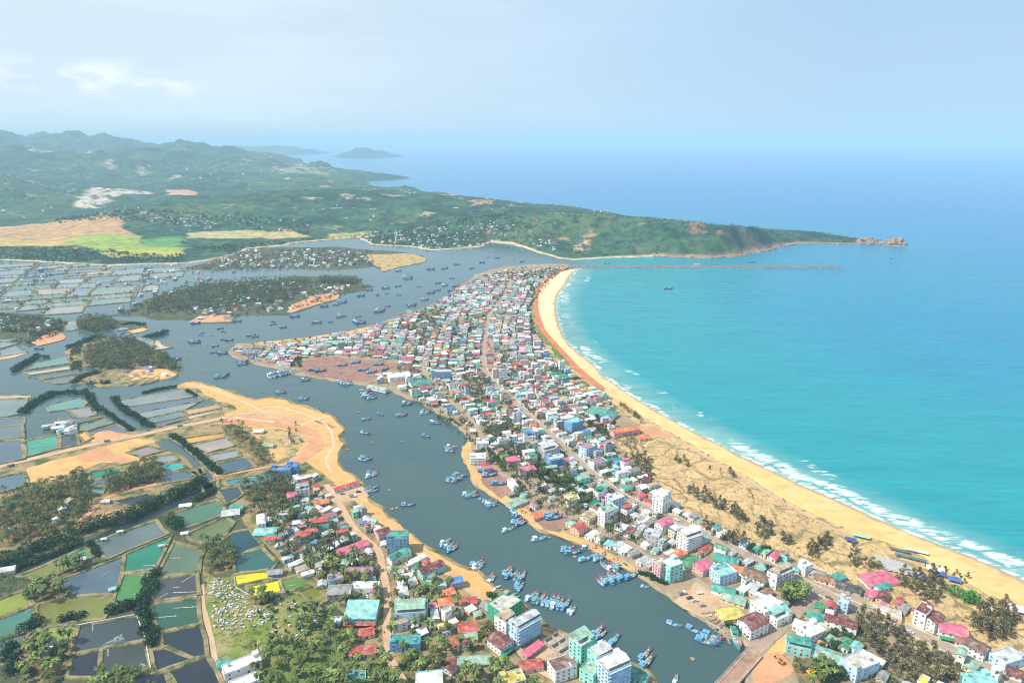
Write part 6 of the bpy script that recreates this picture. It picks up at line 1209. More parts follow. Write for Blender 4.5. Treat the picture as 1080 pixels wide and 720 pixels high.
for i, (hc, cw, rf, dk, nm) in enumerate((('blue', cabw, cabb, deckm, 'blue boat, white cabin'), ('light blue', cabw, cabb, deck2, 'light blue boat, white cabin'), ('light blue', cabb, cabw, deck2, 'light blue boat, pale roof'), ('blue', cabb, cabb, deckm, 'all-blue boat'), ('teal', cabw, netm, deckm, 'teal boat, green nets'), ('pale blue', cabw, cabw, deck2, 'pale blue boat'), ('dark blue', cabb, cabb, deckm, 'dark blue boat'))):
    v = i % 3; w_, L, h = wh_mesh(v, cw); r1 = roof_mesh(v, L, h, rf); wn = MB()
    hb = BH.mesh('hull', [hullm(hc)]); parts = [('hull', hb), ('deck', deck_mesh(dk)), ('wheelhouse', w_), ('wheelhouse_roof', r1)]
    mb = MB(); mb.box(-4.2 + L/2, 0, .9 + h*.5, .1, 2.3, h*.32); parts.append(('windscreen', mb.mesh('windscreen', [glass])))
    mb = MB(); mb.tube((.6, 0, .8), (.6, 0, 7.5), .13, .07, 6); mb.tube((.6, 0, 5.5), (4.6, 0, 3.6), .07, .05, 5); parts.append(('mast', mb.mesh('mast', [mastm])))
    mb = MB(); mb.box(7.35, 0, 3.0, 1.1, .55, .95, 0, 0, None, True); mb.box(6.4, 0, 2.55, .9, 1.0, .5); parts.append(('bow_post', mb.mesh('bow_post', [redm])))
    mb = MB(); mb.box(4.2, 0, 1.55, 1.7, 1.6, .55, .3); parts.append(('net_heap', mb.mesh('net_heap', [netm if i % 2 else mastm])))
    if i % 2 == 0:
        mb = MB(); mb.box(-5.2, 0, 1.1 + h + .7, .06, .06, 2.2); mb.box(-5.6, 0, 1.1 + h + 2.1, .8, .05, .6, 0, 0, None, True); parts.append(('flag', mb.mesh('flag', [redm])))
    BV.append((nm, parts))
BPROTO = {}; br = random.Random(77)
SIDE = ['first', 'second', 'third', 'fourth', 'fifth', 'sixth', 'seventh', 'eighth', 'ninth', 'tenth']
def boat(x, y, z, a, lab, group, s=1.0, v=None):
    v = br.choices(range(7), (24, 13, 10, 20, 8, 9, 16))[0] if v is None else v; nm, parts = BV[v]; lab = lab.replace('@', nm)
    if v not in BPROTO:
        o = thing('fishing_boat', lab, 'fishing boat', (x, y, z), a, group)
        for n_, m_ in parts: link(n_, m_, o)
        BPROTO[v] = o
    else: o = copy_tree(BPROTO[v], (x, y, z), a, lab, group)
    o.scale = (s, s, s)
# raft: centre pixel, boats side by side, heading of the bows (degrees from the screen's right on the ground), place, length factor, fixed look
RAFTS = [
 (578,634,8,62,'in the raft of eight off the hotel',1.12,None),(602,644,2,58,'beside the raft of eight',.8,5),(541,607,5,58,'in the raft off the hotel quay',1.05,None),(547,618,2,70,'at the end of the hotel quay raft',1.1,1),(541,629,2,20,'against the hotel quay',.95,4),
 (633,667,2,52,'moored off the aqua tower',1.15,None),(648,675,1,48,'alone off the aqua tower',1.1,1),(681,690,1,48,'at the teal waterfront shed',1.1,6),(473,576,5,42,'in the raft below the white arched roof',1.0,None),(503,597,3,35,'on the west sand bank',1.0,5),(517,611,2,60,'beached by the west sand bank',.9,None),(523,624,1,40,'at the hotel bushes',.8,5),
 (430,533,1,12,'alone in mid-channel below the sand pad',1.2,0),(391,517,3,18,'at the sand pad landing',1.05,4),(393,500,3,25,'in the upper trio off the sand shore',1.15,None),(385,484,3,-15,'in the trio off the sand point',1.1,None),
 (567,569,1,15,'alone in mid-river',1.1,5),(601,581,3,20,'in the trio off the brick yard',1.1,None),(621,578,2,-10,'on the bank below the brick yard',1.0,None),(617,590,1,25,'alone beside the brick yard trio',1.1,1),(632,588,2,25,'in the pair above the raft of five',1.05,None),(648,597,5,118,'in the raft of five on the east bank',1.05,None),(643,611,6,118,'in the raft of six in mid-river',1.05,None),(664,609,1,35,'alone beside the raft of six',1.5,3),
 (711,659,1,-40,'leftmost of the boats before the landing yard',1.15,1),(731,665,1,-35,'with red flag off the landing yard',1.25,None),(749,675,3,-30,'in the trio off the yellow market roof',1.15,None),(776,675,1,-95,'moored end-on at the market quay',1.75,4),(681,700,1,50,'with dark hull near the lower frame edge',1.3,6),(713,716,1,58,'at the lower frame edge',.9,5),(677,619,1,5,'small and white at the river tower',.7,5),
 (546,541,4,28,'in the raft of four below the boat yard',1.0,None),(547,551,3,35,'in the trio below the boat yard',1.0,None),(536,559,1,30,'outermost below the boat yard',1.0,5),(518,531,4,28,'in the raft of four at the boat yard corner',1.0,None),(495,522,3,10,'in the trio off the colonnaded house',1.05,None),(506,527,1,0,'small, off the colonnaded house',.7,1),(481,505,5,-18,'in the raft of five off the white bank houses',1.1,None),(474,474,4,-8,'in the raft of four at the river bend',1.1,None),(460,446,2,5,'in the pair above the river bend',1.15,None),
 (449,435,3,10,'in the trio at the bank of small roofs',1.15,None),(430,426,3,8,'at the bank below the slipway sheds',1.1,None),(385,415,6,25,'in the big raft off the quay shed',1.15,None),(391,419,4,20,'in the lower row of the quay raft',1.1,None),(363,404,7,55,'in the raft along the slipway yard',1.15,None),(298,395,9,-55,'in the long raft by the west point',1.2,None),(323,401,2,20,'in the pair at the slipway corner',1.1,None),(297,414,2,15,'in the pair off the sand spit',1.1,None),(320,421,2,12,'in the pair at the sand spit corner',1.1,None),(333,432,1,70,'at the red clearing shore',1.0,0),
 (205,361,2,10,'in mid-lagoon beside palm island',1.5,None),(234,373,2,15,'in the pair left of the west point',1.2,3),(256,383,4,10,'moored round the west point',1.15,None),(234,397,3,15,'in the trio above the sand spit',1.2,None),(243,359,1,20,'above the west point',1.2,3),(266,354,1,10,'beside the north sand bank',1.2,0),(186,379,2,12,'at the tip of palm island',1.3,3),(92,357,1,10,'at the top of palm island',1.2,3),(41,368,1,5,'in the far left channel',1.2,3),(130,351,1,80,'above palm island',1.0,1),(251,339,1,5,'at the red pad',1.2,3),(207,341,2,20,'below the red pad',1.1,3),
 (401,328,5,-12,'in the raft of five in the upper lagoon',1.25,None),(378,340,5,25,'in the raft of five by the north sand bank',1.2,None),(359,334,2,15,'in the pair left of the upper raft',1.15,None),(335,340,3,-10,'in the trio in the upper lagoon',1.1,None),(311,334,2,15,'at the grove shore tip',1.2,3),(341,323,3,10,'at the north pad',1.2,None),(361,319,4,15,'in the raft of four along the north pad',1.2,None),(407,304,2,20,'in the pair above the grove point',1.2,None),(419,302,1,10,'right of the grove point pair',1.2,3),(398,311,1,-60,'below the grove point pair',1.2,6),(381,312,2,10,'on the quay of the north pad',1.1,3),(390,306,2,25,'at the grove point',1.2,3),(430,293,3,20,'in the trio in the far lagoon',1.5,None),(434,322,4,8,'in the raft of four at the north town shore',1.2,None),(447,316,2,-10,'in the pair at the north town shore',1.2,None),(454,309,2,10,'in the second pair at the north town shore',1.2,3),(462,306,2,15,'in the third pair at the north town shore',1.2,None),(469,301,2,40,'off the northern town houses',1.2,None),(475,307,1,10,'close under the northern town houses',1.2,3),(481,302,2,20,'between the northern houses and open lagoon',1.2,None),
 (454,284,2,5,'right of the sandbar village',1.4,3),(469,283,2,10,'in the far mid-lagoon',1.4,None),(482,279,1,0,'below the far village',1.3,3),(508,277,2,5,'off the northern tip of town',1.3,6),(498,283,1,30,'near the northern tip of town',1.2,3),(420,286,3,10,'at the sand point',1.2,6),(536,261,1,0,'at the far village beach',1.2,6),(524,272,1,0,'in the harbour mouth',1.2,6),(550,276,1,20,'inside the jetty mouth',1.2,6),(497,300,1,60,'against the upper town shore',1.1,3),
 (705,305,1,5,'alone on the open bay',1.6,6),(940,272.5,1,60,'alone off the headland rock',1.3,6),(640,278,1,0,'behind the jetty root',1.2,6),(792,277,1,0,'behind the far half of the jetty',1.2,6),
]
for px_, py_, n, hd, where, s, v in RAFTS:
    cx, cy = G(px_, py_); a = R(hd); s = s * .86 if py_ > 400 else s; sp = 4.2 * s; group = 'fishing boats ' + where if n > 1 else None; ordx = sorted(range(n), key=lambda i: P(cx - math.sin(a)*(i - (n-1)/2)*sp, cy + math.cos(a)*(i - (n-1)/2)*sp)[0])
    for i in range(n):
        o = (i - (n-1)/2)*sp; j = br.uniform(-2.6, 2.6); x, y = cx - math.sin(a)*o + math.cos(a)*j, cy + math.cos(a)*o + math.sin(a)*j; k = ordx.index(i)
        lab = f"@ {where}" if n == 1 else f"@, {SIDE[k]} from left {where}"
        if n > 1 and len(lab.split()) > 12: lab = f"@, {SIDE[k]} {where}"
        boat(x, y, -.15, a + br.gauss(0, .11), lab, group, s * br.uniform(.8, 1.1), v if n < 3 or br.random() < .5 else None)
for i, (px_, py_, hd) in enumerate(((361,386,20),(375,383,25),(399,385,10),(383,391,15),(392,393,30),(331,391,10),(338,392,20),(406,390,60),(512,498,-10),(516,502,15),(526,511,5),(580,544,20),(584,547,15))):
    x, y = G(px_, py_, LAND_Z); boat(x, y, LAND_Z + .5, R(hd), f"@ hauled out on the {'slipway' if i < 8 else 'boat' if i < 11 else 'brick'} yard, {SIDE[i if i < 8 else i-8 if i < 11 else i-11]} of its row", 'boats hauled out on the yards', 1.15, br.choice((0, 3, 6, 3)))
for i in range(34):
    q = br.choice((((400,268),(535,258),(545,275),(470,300),(400,330),(330,345),(300,345),(390,305),(440,290)), ((215,345),(300,336),(330,345),(290,356),(250,358),(215,380),(195,372)), ((330,412),(440,440),(470,470),(400,470),(370,445)))[:2] if i < 28 else (((330,412),(440,440),(470,470),(400,470),(370,445)),)); w = Gs(q)
    while True:
        x, y = br.uniform(min(p[0] for p in w), max(p[0] for p in w)), br.uniform(min(p[1] for p in w), max(p[1] for p in w))
        if bool(inpoly([x], [y], w)[0]): break
    boat(x, y, -.15, br.uniform(-.6, .8), 'small boat anchored singly in the open lagoon' if i < 28 else 'small boat anchored singly in the middle channel', 'small boats at single anchor' if i < 28 else 'single boats in the middle channel', br.uniform(.7, 1.0), br.choice((0, 3, 6, 6, 3)))
# small craft: round basket boats and wooden rowing boats
mb = MB(); n = 12; prof_ = [(.15, -.25), (.8, -.15), (1.25, .25), (1.35, .6), (1.22, .6), (1.1, .3), (.6, .02), (.05, 0)]
mb.add([(math.cos(2*math.pi*k/n)*r_*1.25, math.sin(2*math.pi*k/n)*r_*1.25, z) for r_, z in prof_ for k in range(n)], [(i*n+k, i*n+(k+1) % n, (i+1)*n+(k+1) % n, (i+1)*n+k) for i in range(len(prof_)-1) for k in range(n)]); bm_ = mb.mesh('basket', [plain('basket_weave', (.42,.33,.20), .8, .4, 2)])
mb = MB(); mb.box(0, 0, .35, .3, 2.6, .08, 0, 0, None, True); mb.box(.5, 0, .35, .22, 2.4, .08, 0, 0, None, True); seatm = mb.mesh('thwart', [mastm])
bp = None
for i, (px_, py_, lab) in enumerate(((366,474,'off the sand point'),(392,467,'left of the pale buoy'),(424,466,'in open water right of the sand point'),(410,517,'right of the sand pad landing'),(413,537,'beside the lone blue boat'),(418,536,'close to the lone blue boat'),(579,567,'below the brick yard bank'),(606,587,'off the brick yard trio'),(526,627,'by the hotel bushes'),(193,394,'at the tip of palm island, lower'),(214,394,'above the sand spit, left'),(250,407,'right of the sand spit tip'),(276,414,'left of the pair off the sand spit'),(378,435,'in the middle channel'),(347,425,'off the red clearing'),(224,354,'in mid-lagoon, upper'),(199,376,'beside palm island, small'),(305,350,'below the upper lagoon trio'),(287,346,'left of the upper lagoon trio'),(313,345,'between lagoon trio and sand bank'),(273,337,'in the strait by the red pad'),(730,695,'before the landing yard boats'))):
    if not lab: continue
    x, y = G(px_, py_)
    if bp is None: bp = thing('basket_boat', f'small round basket boat {lab}', 'basket boat', (x, y, .05), 0, 'round basket boats on the water'); link('basket', bm_, bp); link('thwart', seatm, bp)
    else: copy_tree(bp, (x, y, .05), br.uniform(0, 6), f'small round basket boat {lab}', 'round basket boats on the water')
mb = MB(); vs = []
for x, w, top, bot in ((-3.4,.5,.9,.2),(-2,.95,.7,-.1),(0,1.1,.65,-.15),(2,.85,.75,-.05),(3.2,.3,1.05,.3),(3.6,.04,1.25,.8)): vs += [(x,-w,top),(x,0,bot-.2),(x,w,top),(x,w*.8,top-.05),(x,0,bot),(x,-w*.8,top-.05)]
mb.add(vs, [(i*6+k, i*6+(k+1) % 6, (i+1)*6+(k+1) % 6, (i+1)*6+k) for i in range(5) for k in range(6)]); rowm = [mb.mesh('hull', [plain('rowboat_' + str(i), c, .8, .4, .8)]) for i, c in enumerate(((.40,.24,.13),(.50,.33,.20),(.28,.34,.36),(.62,.60,.55)))]
mb = MB()
for sx in (-1.6, -.2, 1.3): mb.box(sx, 0, .5, .3, 1.7, .08, 0, 0, None, True)
benchm = mb.mesh('bench', [mastm]); rp = {}
for i, (px_, py_, hd, c) in enumerate(((747,650,20,3),(751,654,25,1),(755,657,30,0),(759,654,25,1),(762,659,35,1),(757,663,25,2),(761,667,40,0),(764,669,60,1),(758,670,55,2),(768,675,95,0),(744,647,15,2),(750,647,20,0),(596,672,-30,3),(606,676,-30,3),(500,601,-35,1),(524,620,30,3),(453,580,-35,0),(512,613,-40,1))):
    x, y = G(px_, py_, 1); lab = f"{('brown','tan','grey-blue','white')[c]} wooden rowing boat, {'number ' + ORD[min(i,11)] + ' along the market bank' if i < 12 else 'drawn up on the west sand'}"
    if i >= 12: lab = f"{('brown','tan','grey-blue','white')[c]} rowing boat {('below the waterfront hotel','on the sand past the hotel','at the west sand bank','by the hotel bushes','near the white arched roof','at the end of the sand')[i-12]}"
    if c not in rp: rp[c] = thing('rowing_boat', lab, 'rowing boat', (x, y, .9 if i > 5 and i < 10 else 1.6), R(hd), 'wooden rowing boats'); link('hull', rowm[c], rp[c]); link('bench', benchm, rp[c])
    else: copy_tree(rp[c], (x, y, .15 if 5 < i < 10 else 1.6), R(hd), lab, 'wooden rowing boats')
# ------------------------------------------------------------------ bridge, jetty, rocks
conc = MATS['concrete_pale']; A, B = G(796, 687, 3), G(700, 793, 3); root = thing('concrete_bridge', 'pale concrete road bridge leaving the frame at the bottom', 'bridge', (A[0], A[1], 0)); a = math.atan2(B[1]-A[1], B[0]-A[0]); L = math.hypot(B[0]-A[0], B[1]-A[1]); ca, sa = math.cos(a), math.sin(a)
W_ = lambda u, v: (u*ca - v*sa, u*sa + v*ca)
mb = MB(); mb.box(*W_(L/2, 0), 1.3, L, 12, .9, a, 0, None, True); link('deck', mb.mesh('deck', [plain('bridge_deck', (.31,.195,.135), .9, .3)]), root)
for sg in (-1, 1):
    mb = MB(); mb.box(*W_(L/2, sg*5.7), 2.2, L, .3, .9, a); link('parapet', mb.mesh('parapet', [conc]), root); mb = MB(); mb.box(*W_(L/2, sg*4.6), 2.2, L, 1.7, .25, a); link('walkway', mb.mesh('walkway', [plain('walkway_pink', (.38,.24,.17), .9, .3)]), root)
for k in range(6):
    mb = MB(); mb.box(*W_(12 + k*22, 0), -3, 1.6, 10, 4.3, a); link('pier', mb.mesh('pier', [conc]), root)
A, B = G(600, 281.8), G(887, 281.8); root = thing('breakwater', 'long straight stone breakwater closing the bay', 'breakwater', (A[0], A[1], 0)); L = B[0]-A[0]; mb = MB()
sec = [(-13, -1), (-4.5, 4.2), (4.5, 4.2), (13, -1)]; mb.add([(x, v, z) for x in (0, L) for v, z in sec], [(0,4,5,1),(1,5,6,2),(2,6,7,3),(4,7,6,5)][0:0] + [(0,1,5,4)[::-1],(1,2,6,5)[::-1],(2,3,7,6)[::-1],(4,5,6,7)]); link('core', mb.mesh('core', [plain('jetty_stone', (.22,.21,.20), .95, .45, .4)]), root)
mb = MB(); mb.box(L/2, 1, 4.2, L - 4, 4.5, .5); link('roadway', mb.mesh('roadway', [conc]), root); mb = MB(); mb.box(L/2, -1.9, 4.2, L - 4, .8, 1.4); link('wave_wall', mb.mesh('wave_wall', [plain('wave_wall', (.45,.40,.36), .95, .35, .3)]), root)
def rocks(n, f, s, seed):
    r = random.Random(seed); mb = MB()
    for _ in range(n):
        x, y, z = f(r); k = s * r.uniform(.6, 1.5); pts = [Vector((r.gauss(0, 1), r.gauss(0, 1), r.gauss(0, .7))).normalized() * k * r.uniform(.7, 1.1) for _ in range(6)]
        o = [Vector((1,0,0)),Vector((-1,0,0)),Vector((0,1,0)),Vector((0,-1,0)),Vector((0,0,.8)),Vector((0,0,-.8))]; an = r.uniform(0, 3); c, s_ = math.cos(an), math.sin(an)
        vs = [((p.x*c - p.y*s_)*k*r.uniform(.7,1.2) + x, (p.x*s_ + p.y*c)*k*r.uniform(.7,1.2) + y, p.z*k + z) for p in o]; mb.add(vs, [(0,2,4),(2,1,4),(1,3,4),(3,0,4),(2,0,5),(1,2,5),(3,1,5),(0,3,5)])
    return mb
link('armour_stones', rocks(1500, lambda r: (lambda u, v: (u, v, max(-.3, 4.3 - (abs(v)-4.5)*.61)))(r.uniform(0, L+4), r.choice((-1, 1))*r.uniform(4.6, 13)), 1.6, 5).mesh('armour_stones', [plain('armour_rock', (.19,.18,.17), .95, .5, .5)]), root, kind='stuff')
x, y = G(735, 281.5); mb = MB(); mb.box(0, 0, 0, 14, 4, 2.4); root2 = thing('jetty_hut', 'small pale hut halfway along the breakwater', 'hut', (x, y + 2, 4.6)); link('wall', mb.mesh('wall', [wallm('peach')]), root2); mb = MB(); mb.box(0, 0, 2.4, 15, 5, .4); link('roof', mb.mesh('roof', [wallm('white')]), root2)
# the rock at the headland's tip and the boulder shore
rockm = ground_mat('rock_red', ((.34,.20,.13), (.44,.29,.19), (.24,.16,.11)), (.03, .1, .4), ((.10,.12,.05), .05, .55, .65))
def crag(lab, px_, py_, rx, ry, h, seed):
    x, y = G(px_, py_); nu, nv = 36, 14; u = np.linspace(0, 2*np.pi, nu, endpoint=False); vs = []
    for j in range(nv):
        t_ = j/(nv-1); ph = t_*np.pi/2
        for k in range(nu):
            X_, Y_ = math.cos(u[k])*math.cos(ph)*rx, math.sin(u[k])*math.cos(ph)*ry; f = 1 + (float(fbm(np.array(X_/9+50+seed), np.array(Y_/9 + t_*3), 4, seed)) - .5)*.9; vs.append((X_*f, Y_*f, math.sin(ph)*h*(.8 + (f-1)*.9) - 1))
    mb = MB(); mb.add(vs, [(j*nu+k, j*nu+(k+1) % nu, (j+1)*nu+(k+1) % nu, (j+1)*nu+k) for j in range(nv-1) for k in range(nu)]); o = link('headland_rock', mb.mesh('headland_rock', [rockm])); o.location = (x, y, 0); o['label'] = lab; o['category'] = 'rock'
crag('rounded red rock at the very tip of the headland', 945, 257.6, 34, 26, 27, 3); crag('low red rock joining headland and tip rock', 932, 257.2, 26, 22, 13, 9); crag('red crag on the last rise of the headland', 916, 256.2, 46, 30, 24, 12)
def on_shore(r):
    i = r.randrange(len(SH) - 1); f = r.random(); return (SH[i][0] + (SH[i+1][0]-SH[i][0])*f + r.uniform(-5, 5), SH[i][1] + (SH[i+1][1]-SH[i][1])*f + r.uniform(-3, 12), r.uniform(.2, 2.5))
SH = Gs([(690,270.5),(722,271),(752,272),(780,270),(792,266),(810,264.5),(822,260.5),(840,257.5),(870,257),(905,257.5),(927,257.5)])
link('boulder_rubble', rocks(900, on_shore, 3.0, 8).mesh('boulder_rubble', [rockm]), kind='stuff')
# ------------------------------------------------------------------ graveyard
gm = [plain('tomb_white', (.62,.57,.48), .9, .4, 1), plain('tomb_grey', (.42,.40,.37), .9, .35, 1), plain('tomb_blue', (.48,.58,.62), .9, .3, 1)]
def grave_proto(k):
    mb = MB(); pr = []
    if k == 0: mb.box(0, 0, 0, 2.6, 1.5, .7, 0); mb.box(0, 0, .7, 2.0, .9, .35); pr.append(('slab', mb.mesh('slab', [gm[0]]))); mb = MB(); mb.box(-1.5, 0, 0, .3, 1.3, 1.7); pr.append(('headstone', mb.mesh('headstone', [gm[0]])))
    elif k == 1: mb.box(0, 0, 0, 2.4, 1.4, .9); pr.append(('slab', mb.mesh('slab', [gm[1]]))); mb = MB(); mb.box(-1.2, 0, .9, .3, 1.0, .9); pr.append(('headstone', mb.mesh('headstone', [gm[1]])))
    else:
        mb.box(0, 2.2, 0, 5.4, .3, .8); mb.box(0, -2.2, 0, 5.4, .3, .8); mb.box(-2.55, 0, 0, .3, 4.1, .95); pr.append(('enclosure', mb.mesh('enclosure', [gm[0]]))); mb = MB(); mb.box(0, 0, 0, 2.6, 1.5, .9); pr.append(('slab', mb.mesh('slab', [gm[2]]))); mb = MB(); mb.box(-2.0, 0, 0, .5, 2.2, 1.9); pr.append(('headstone', mb.mesh('headstone', [gm[0]])))
    return pr
GL = ['whitewashed slab tomb in the grassy graveyard', 'weathered grey tomb in the grassy graveyard', 'walled family tomb with pale blue slab in the graveyard']; GP = {}; gr = random.Random(4); gpts = []
plant_at(64, zq(220,560,4.5,(10,225),(100,230),(130,300),(230,350),(200,420),(90,480),(20,450)), gr, LAND_Z, 3.6, True, gpts); plant_at(40, zq(220,560,4.5,(230,330),(330,330),(470,340),(540,400),(500,480),(380,520),(240,480),(120,470),(110,420)), gr, LAND_Z, 4, True, gpts)
for x, y, z, _ in gpts:
    k = gr.choices((0, 1, 2), (.45, .3, .25))[0]; rz = R(gr.choice((20, 25, 110))) + gr.gauss(0, .5)
    if k not in GP:
        GP[k] = thing('tomb', GL[k], 'tomb', (x, y, LAND_Z + .1), rz, 'tombs: ' + GL[k])
        for n_, m_ in grave_proto(k): link(n_, m_, GP[k])
    else: copy_tree(GP[k], (x, y, LAND_Z + .1), rz)
# ------------------------------------------------------------------ vehicles
tyre = plain('tyre_rubber', (.03,.03,.03), .9, .2); carp = {}
def car_parts(c, kind):
    out = []; mb = MB()
    if kind == 'car': mb.box(0, 0, .35, 4.3, 1.75, .6, 0, 0, None, True); mb.box(-.2, 0, .95, 2.3, 1.6, .08); mb.add([(-1.3,-.75,.95),(1.0,-.75,.95),(1.0,.75,.95),(-1.3,.75,.95),(-1.0,-.62,1.45),(.45,-.62,1.45),(.45,.62,1.45),(-1.0,.62,1.45)], [(4,5,6,7)])
    else: mb.box(1.9, 0, .5, 1.6, 2.0, 1.7, 0, 0, None, True); mb.box(-.9, 0, .8, 3.8, 2.1, .3, 0, 0, None, True)
    out.append(('body', mb.mesh('body', [plain('paint_' + c, {'white': (.75,.75,.75), 'dark red': (.25,.03,.03), 'grey': (.25,.26,.28), 'blue': (.06,.14,.35), 'black': (.03,.03,.035), 'silver': (.5,.5,.52)}[c], .3, .15, 1, 0, .5)]))); mb = MB()
    if kind == 'car': mb.add([(-1.3,-.76,.97),(1.0,-.76,.97),(1.0,.76,.97),(-1.3,.76,.97),(-1.0,-.63,1.43),(.45,-.63,1.43),(.45,.63,1.43),(-1.0,.63,1.43)], [(0,1,5,4),(1,2,6,5),(2,3,7,6),(3,0,4,7)]); out.append(('windows', mb.mesh('windows', [glass])))
    else: mb.box(-.9, 0, 1.1, 3.7, 2.0, 1.1); out.append(('cargo_box', mb.mesh('cargo_box', [plain('cargo_tarp', (.16,.18,.2), .9, .3)])))
    return out
for i, (px_, py_, hd, c, kind, lab) in enumerate(((874,631,ang((860,624),(900,642)),'dark red','car','dark red car on the street before the rubble verge'),(738,626,.2,'white','car','white car parked on the landing yard'),(727,631,.3,'black','car','black car parked left on the landing yard'),(733,634,.1,'silver','car','silver car parked on the landing yard'),(741,639,.2,'grey','car','grey car parked nearest the landing yard water'),(719,627,.4,'white','truck','white truck at the left of the landing yard'),(12,492,.3,'black','truck','dark truck on the causeway at the left edge'),(113,466,.35,'blue','truck','blue truck on the middle of the causeway'),(190,450,.3,'grey','truck','grey truck on the causeway near its narrow cut'),(361,521,.1,'grey','car','grey car on the sand pad, left one'),(378,519,.2,'black','car','black car beside the sand pad boats'),(372,524,.1,'white','truck','white truck at the edge of the sand pad'),(800,603,ang((784,585),(807,596)),'white','car','white car on the main street by the brown villa'),(660,524.5,ang((640,513),(660,526)),'blue','car','blue car on the main street in mid town'),(714,548.6,ang((690,540),(713,549)),'white','car','white car on the main street below the white tower'),(616,494,ang((600,478),(618,495)),'grey','car','grey car on the main street by the blue hotel'),(940,657.5,ang((907,643),(951,662)),'white','car','white car beside the pale flat-roofed ruin'),(826,658,ang((818,667),(830,655)),'white','car','white car near the top of the bridge road'),(836,650.5,ang((818,667),(830,655)),'black','car','black car at the bridge road junction'),(960,667,ang((951,662),(991,681)),'silver','car','silver car below the narrow white house'))):
    x, y = G(px_, py_, LAND_Z); key = (c, kind)
    if key not in carp:
        o = thing('parked_car' if kind == 'car' else 'truck', lab, kind, (x, y, LAND_Z + .38), hd, None); carp[key] = o
        for n_, m_ in car_parts(c, kind): link(n_, m_, o)
        for wx, wy in ((-1.35,-.85),(1.35,-.85),(-1.35,.85),(1.35,.85)):
            wm_ = cached('wheel', lambda: (lambda mb: (mb.tube((0,-.12,0),(0,.12,0),.36,.36,10), mb.mesh('wheel', [tyre]))[1])(MB())); link('wheel', wm_, o, (wx, wy, .36))
    else: o = copy_tree(carp[key], (x, y, LAND_Z + .38), hd, lab)
    o.scale = (1.15, 1.15, 1.15)
# excavator on the dug plot
x, y = G(824, 699, LAND_Z); root = thing('excavator', 'orange excavator standing on the dug red plot', 'excavator', (x, y, LAND_Z + .15), 2.2); org = plain('paint_orange', (.62,.16,.04), .5, .2, 1)
for sg in (-1, 1): mb = MB(); mb.box(0, sg*1.1, 0, 3.6, .6, .8); link('track', mb.mesh('track', [tyre]), root)
mb = MB(); mb.box(-.5, 0, .9, 3.2, 2.5, 1.1); mb.box(-1.4, 0, 2.0, 1.2, 2.3, .5); link('body', mb.mesh('body', [org]), root); mb = MB(); mb.box(.7, .6, 2.0, 1.5, 1.1, 1.5); link('cab', mb.mesh('cab', [glass]), root)
mb = MB(); mb.tube((.9, -.3, 1.8), (3.6, -.3, 4.6), .3, .22, 6); mb.tube((3.6, -.3, 4.6), (5.4, -.3, 2.2), .22, .16, 6); link('boom', mb.mesh('boom', [org]), root); mb = MB(); mb.box(5.3, -.3, 1.2, .9, 1.1, 1.0, 0, 0, None, True); link('bucket', mb.mesh('bucket', [tyre]), root)
# ------------------------------------------------------------------ small buildings and yard things
def hut(px_, py_, lab, rot=.2, w=6, d=4.5, rc='white', z=LAND_Z + .6, h=2.6):
    x, y = G(px_, py_, z); o = thing('pond_hut', lab, 'hut', (x, y, z), rot); mb = MB(); walls_geo(mb, w, d, h, 'gable'); link('wall', mb.mesh('wall', [wallm('cream')]), o); mb = MB(); roof_geo(mb, 'gable', w, d, h, .4); link('roof', mb.mesh('roof', [roofm(rc)]), o); mb = MB(); mb.box(0, -d/2, 0, 1, .12, 2); link('door', mb.mesh('door', [doorm['brown']]), o)
for px_, py_, lab, w, d, rc in ((196,534.5,'white-roofed hut on the dyke by the canal',11,6,'white'),(195,564,'small white hut between sage and olive ponds',6,4,'white'),(127,562,'little hut on the slate pond dyke',5,3,'pale grey'),(110,570,'second little hut on the slate pond dyke',4,3,'white'),(119,623,'blue-roofed pump hut at the lime pond corner',5,4,'aqua'),(88,591,'white hut beside the green hedge pond',5,4,'white'),(258,508,'hut standing in the teal net pond',7,3,'pale grey'),(171,577,'hut at the head of the narrow canal',5,3,'pale grey'),(273,456,'white tent-roofed hut on the sandy clearing',12,9,'white'),(283,471,'pale green hut on the sandy clearing',12,9,'pale green'),(4,603,'lilac-grey shed at the left frame edge',18,8,'pale grey'),(1,534,'pale blue shed at the left frame edge',8,6,'aqua'),(36,693,'tile-roofed pond keepers house in the palms',16,10,'rust'),(57,682,'white-roofed pond house among palms',9,6,'pale grey'),(62,452,'low white sheds above the green pond',14,8,'white'),(52,450,'second low white shed above the green pond',14,7,'pale grey'),(66,447,'grey shed row behind the green pond',16,7,'white'),(88,500,'small white hut on the sand fill edge',5,4,'white'),(132,515,'orange-floored hut by the village track',7,5,'orange'),(112,530,'pale hut at the bend of the village track',8,6,'pale grey')):
    hut(px_, py_, lab, random.uniform(.1, .5), w, d, rc)
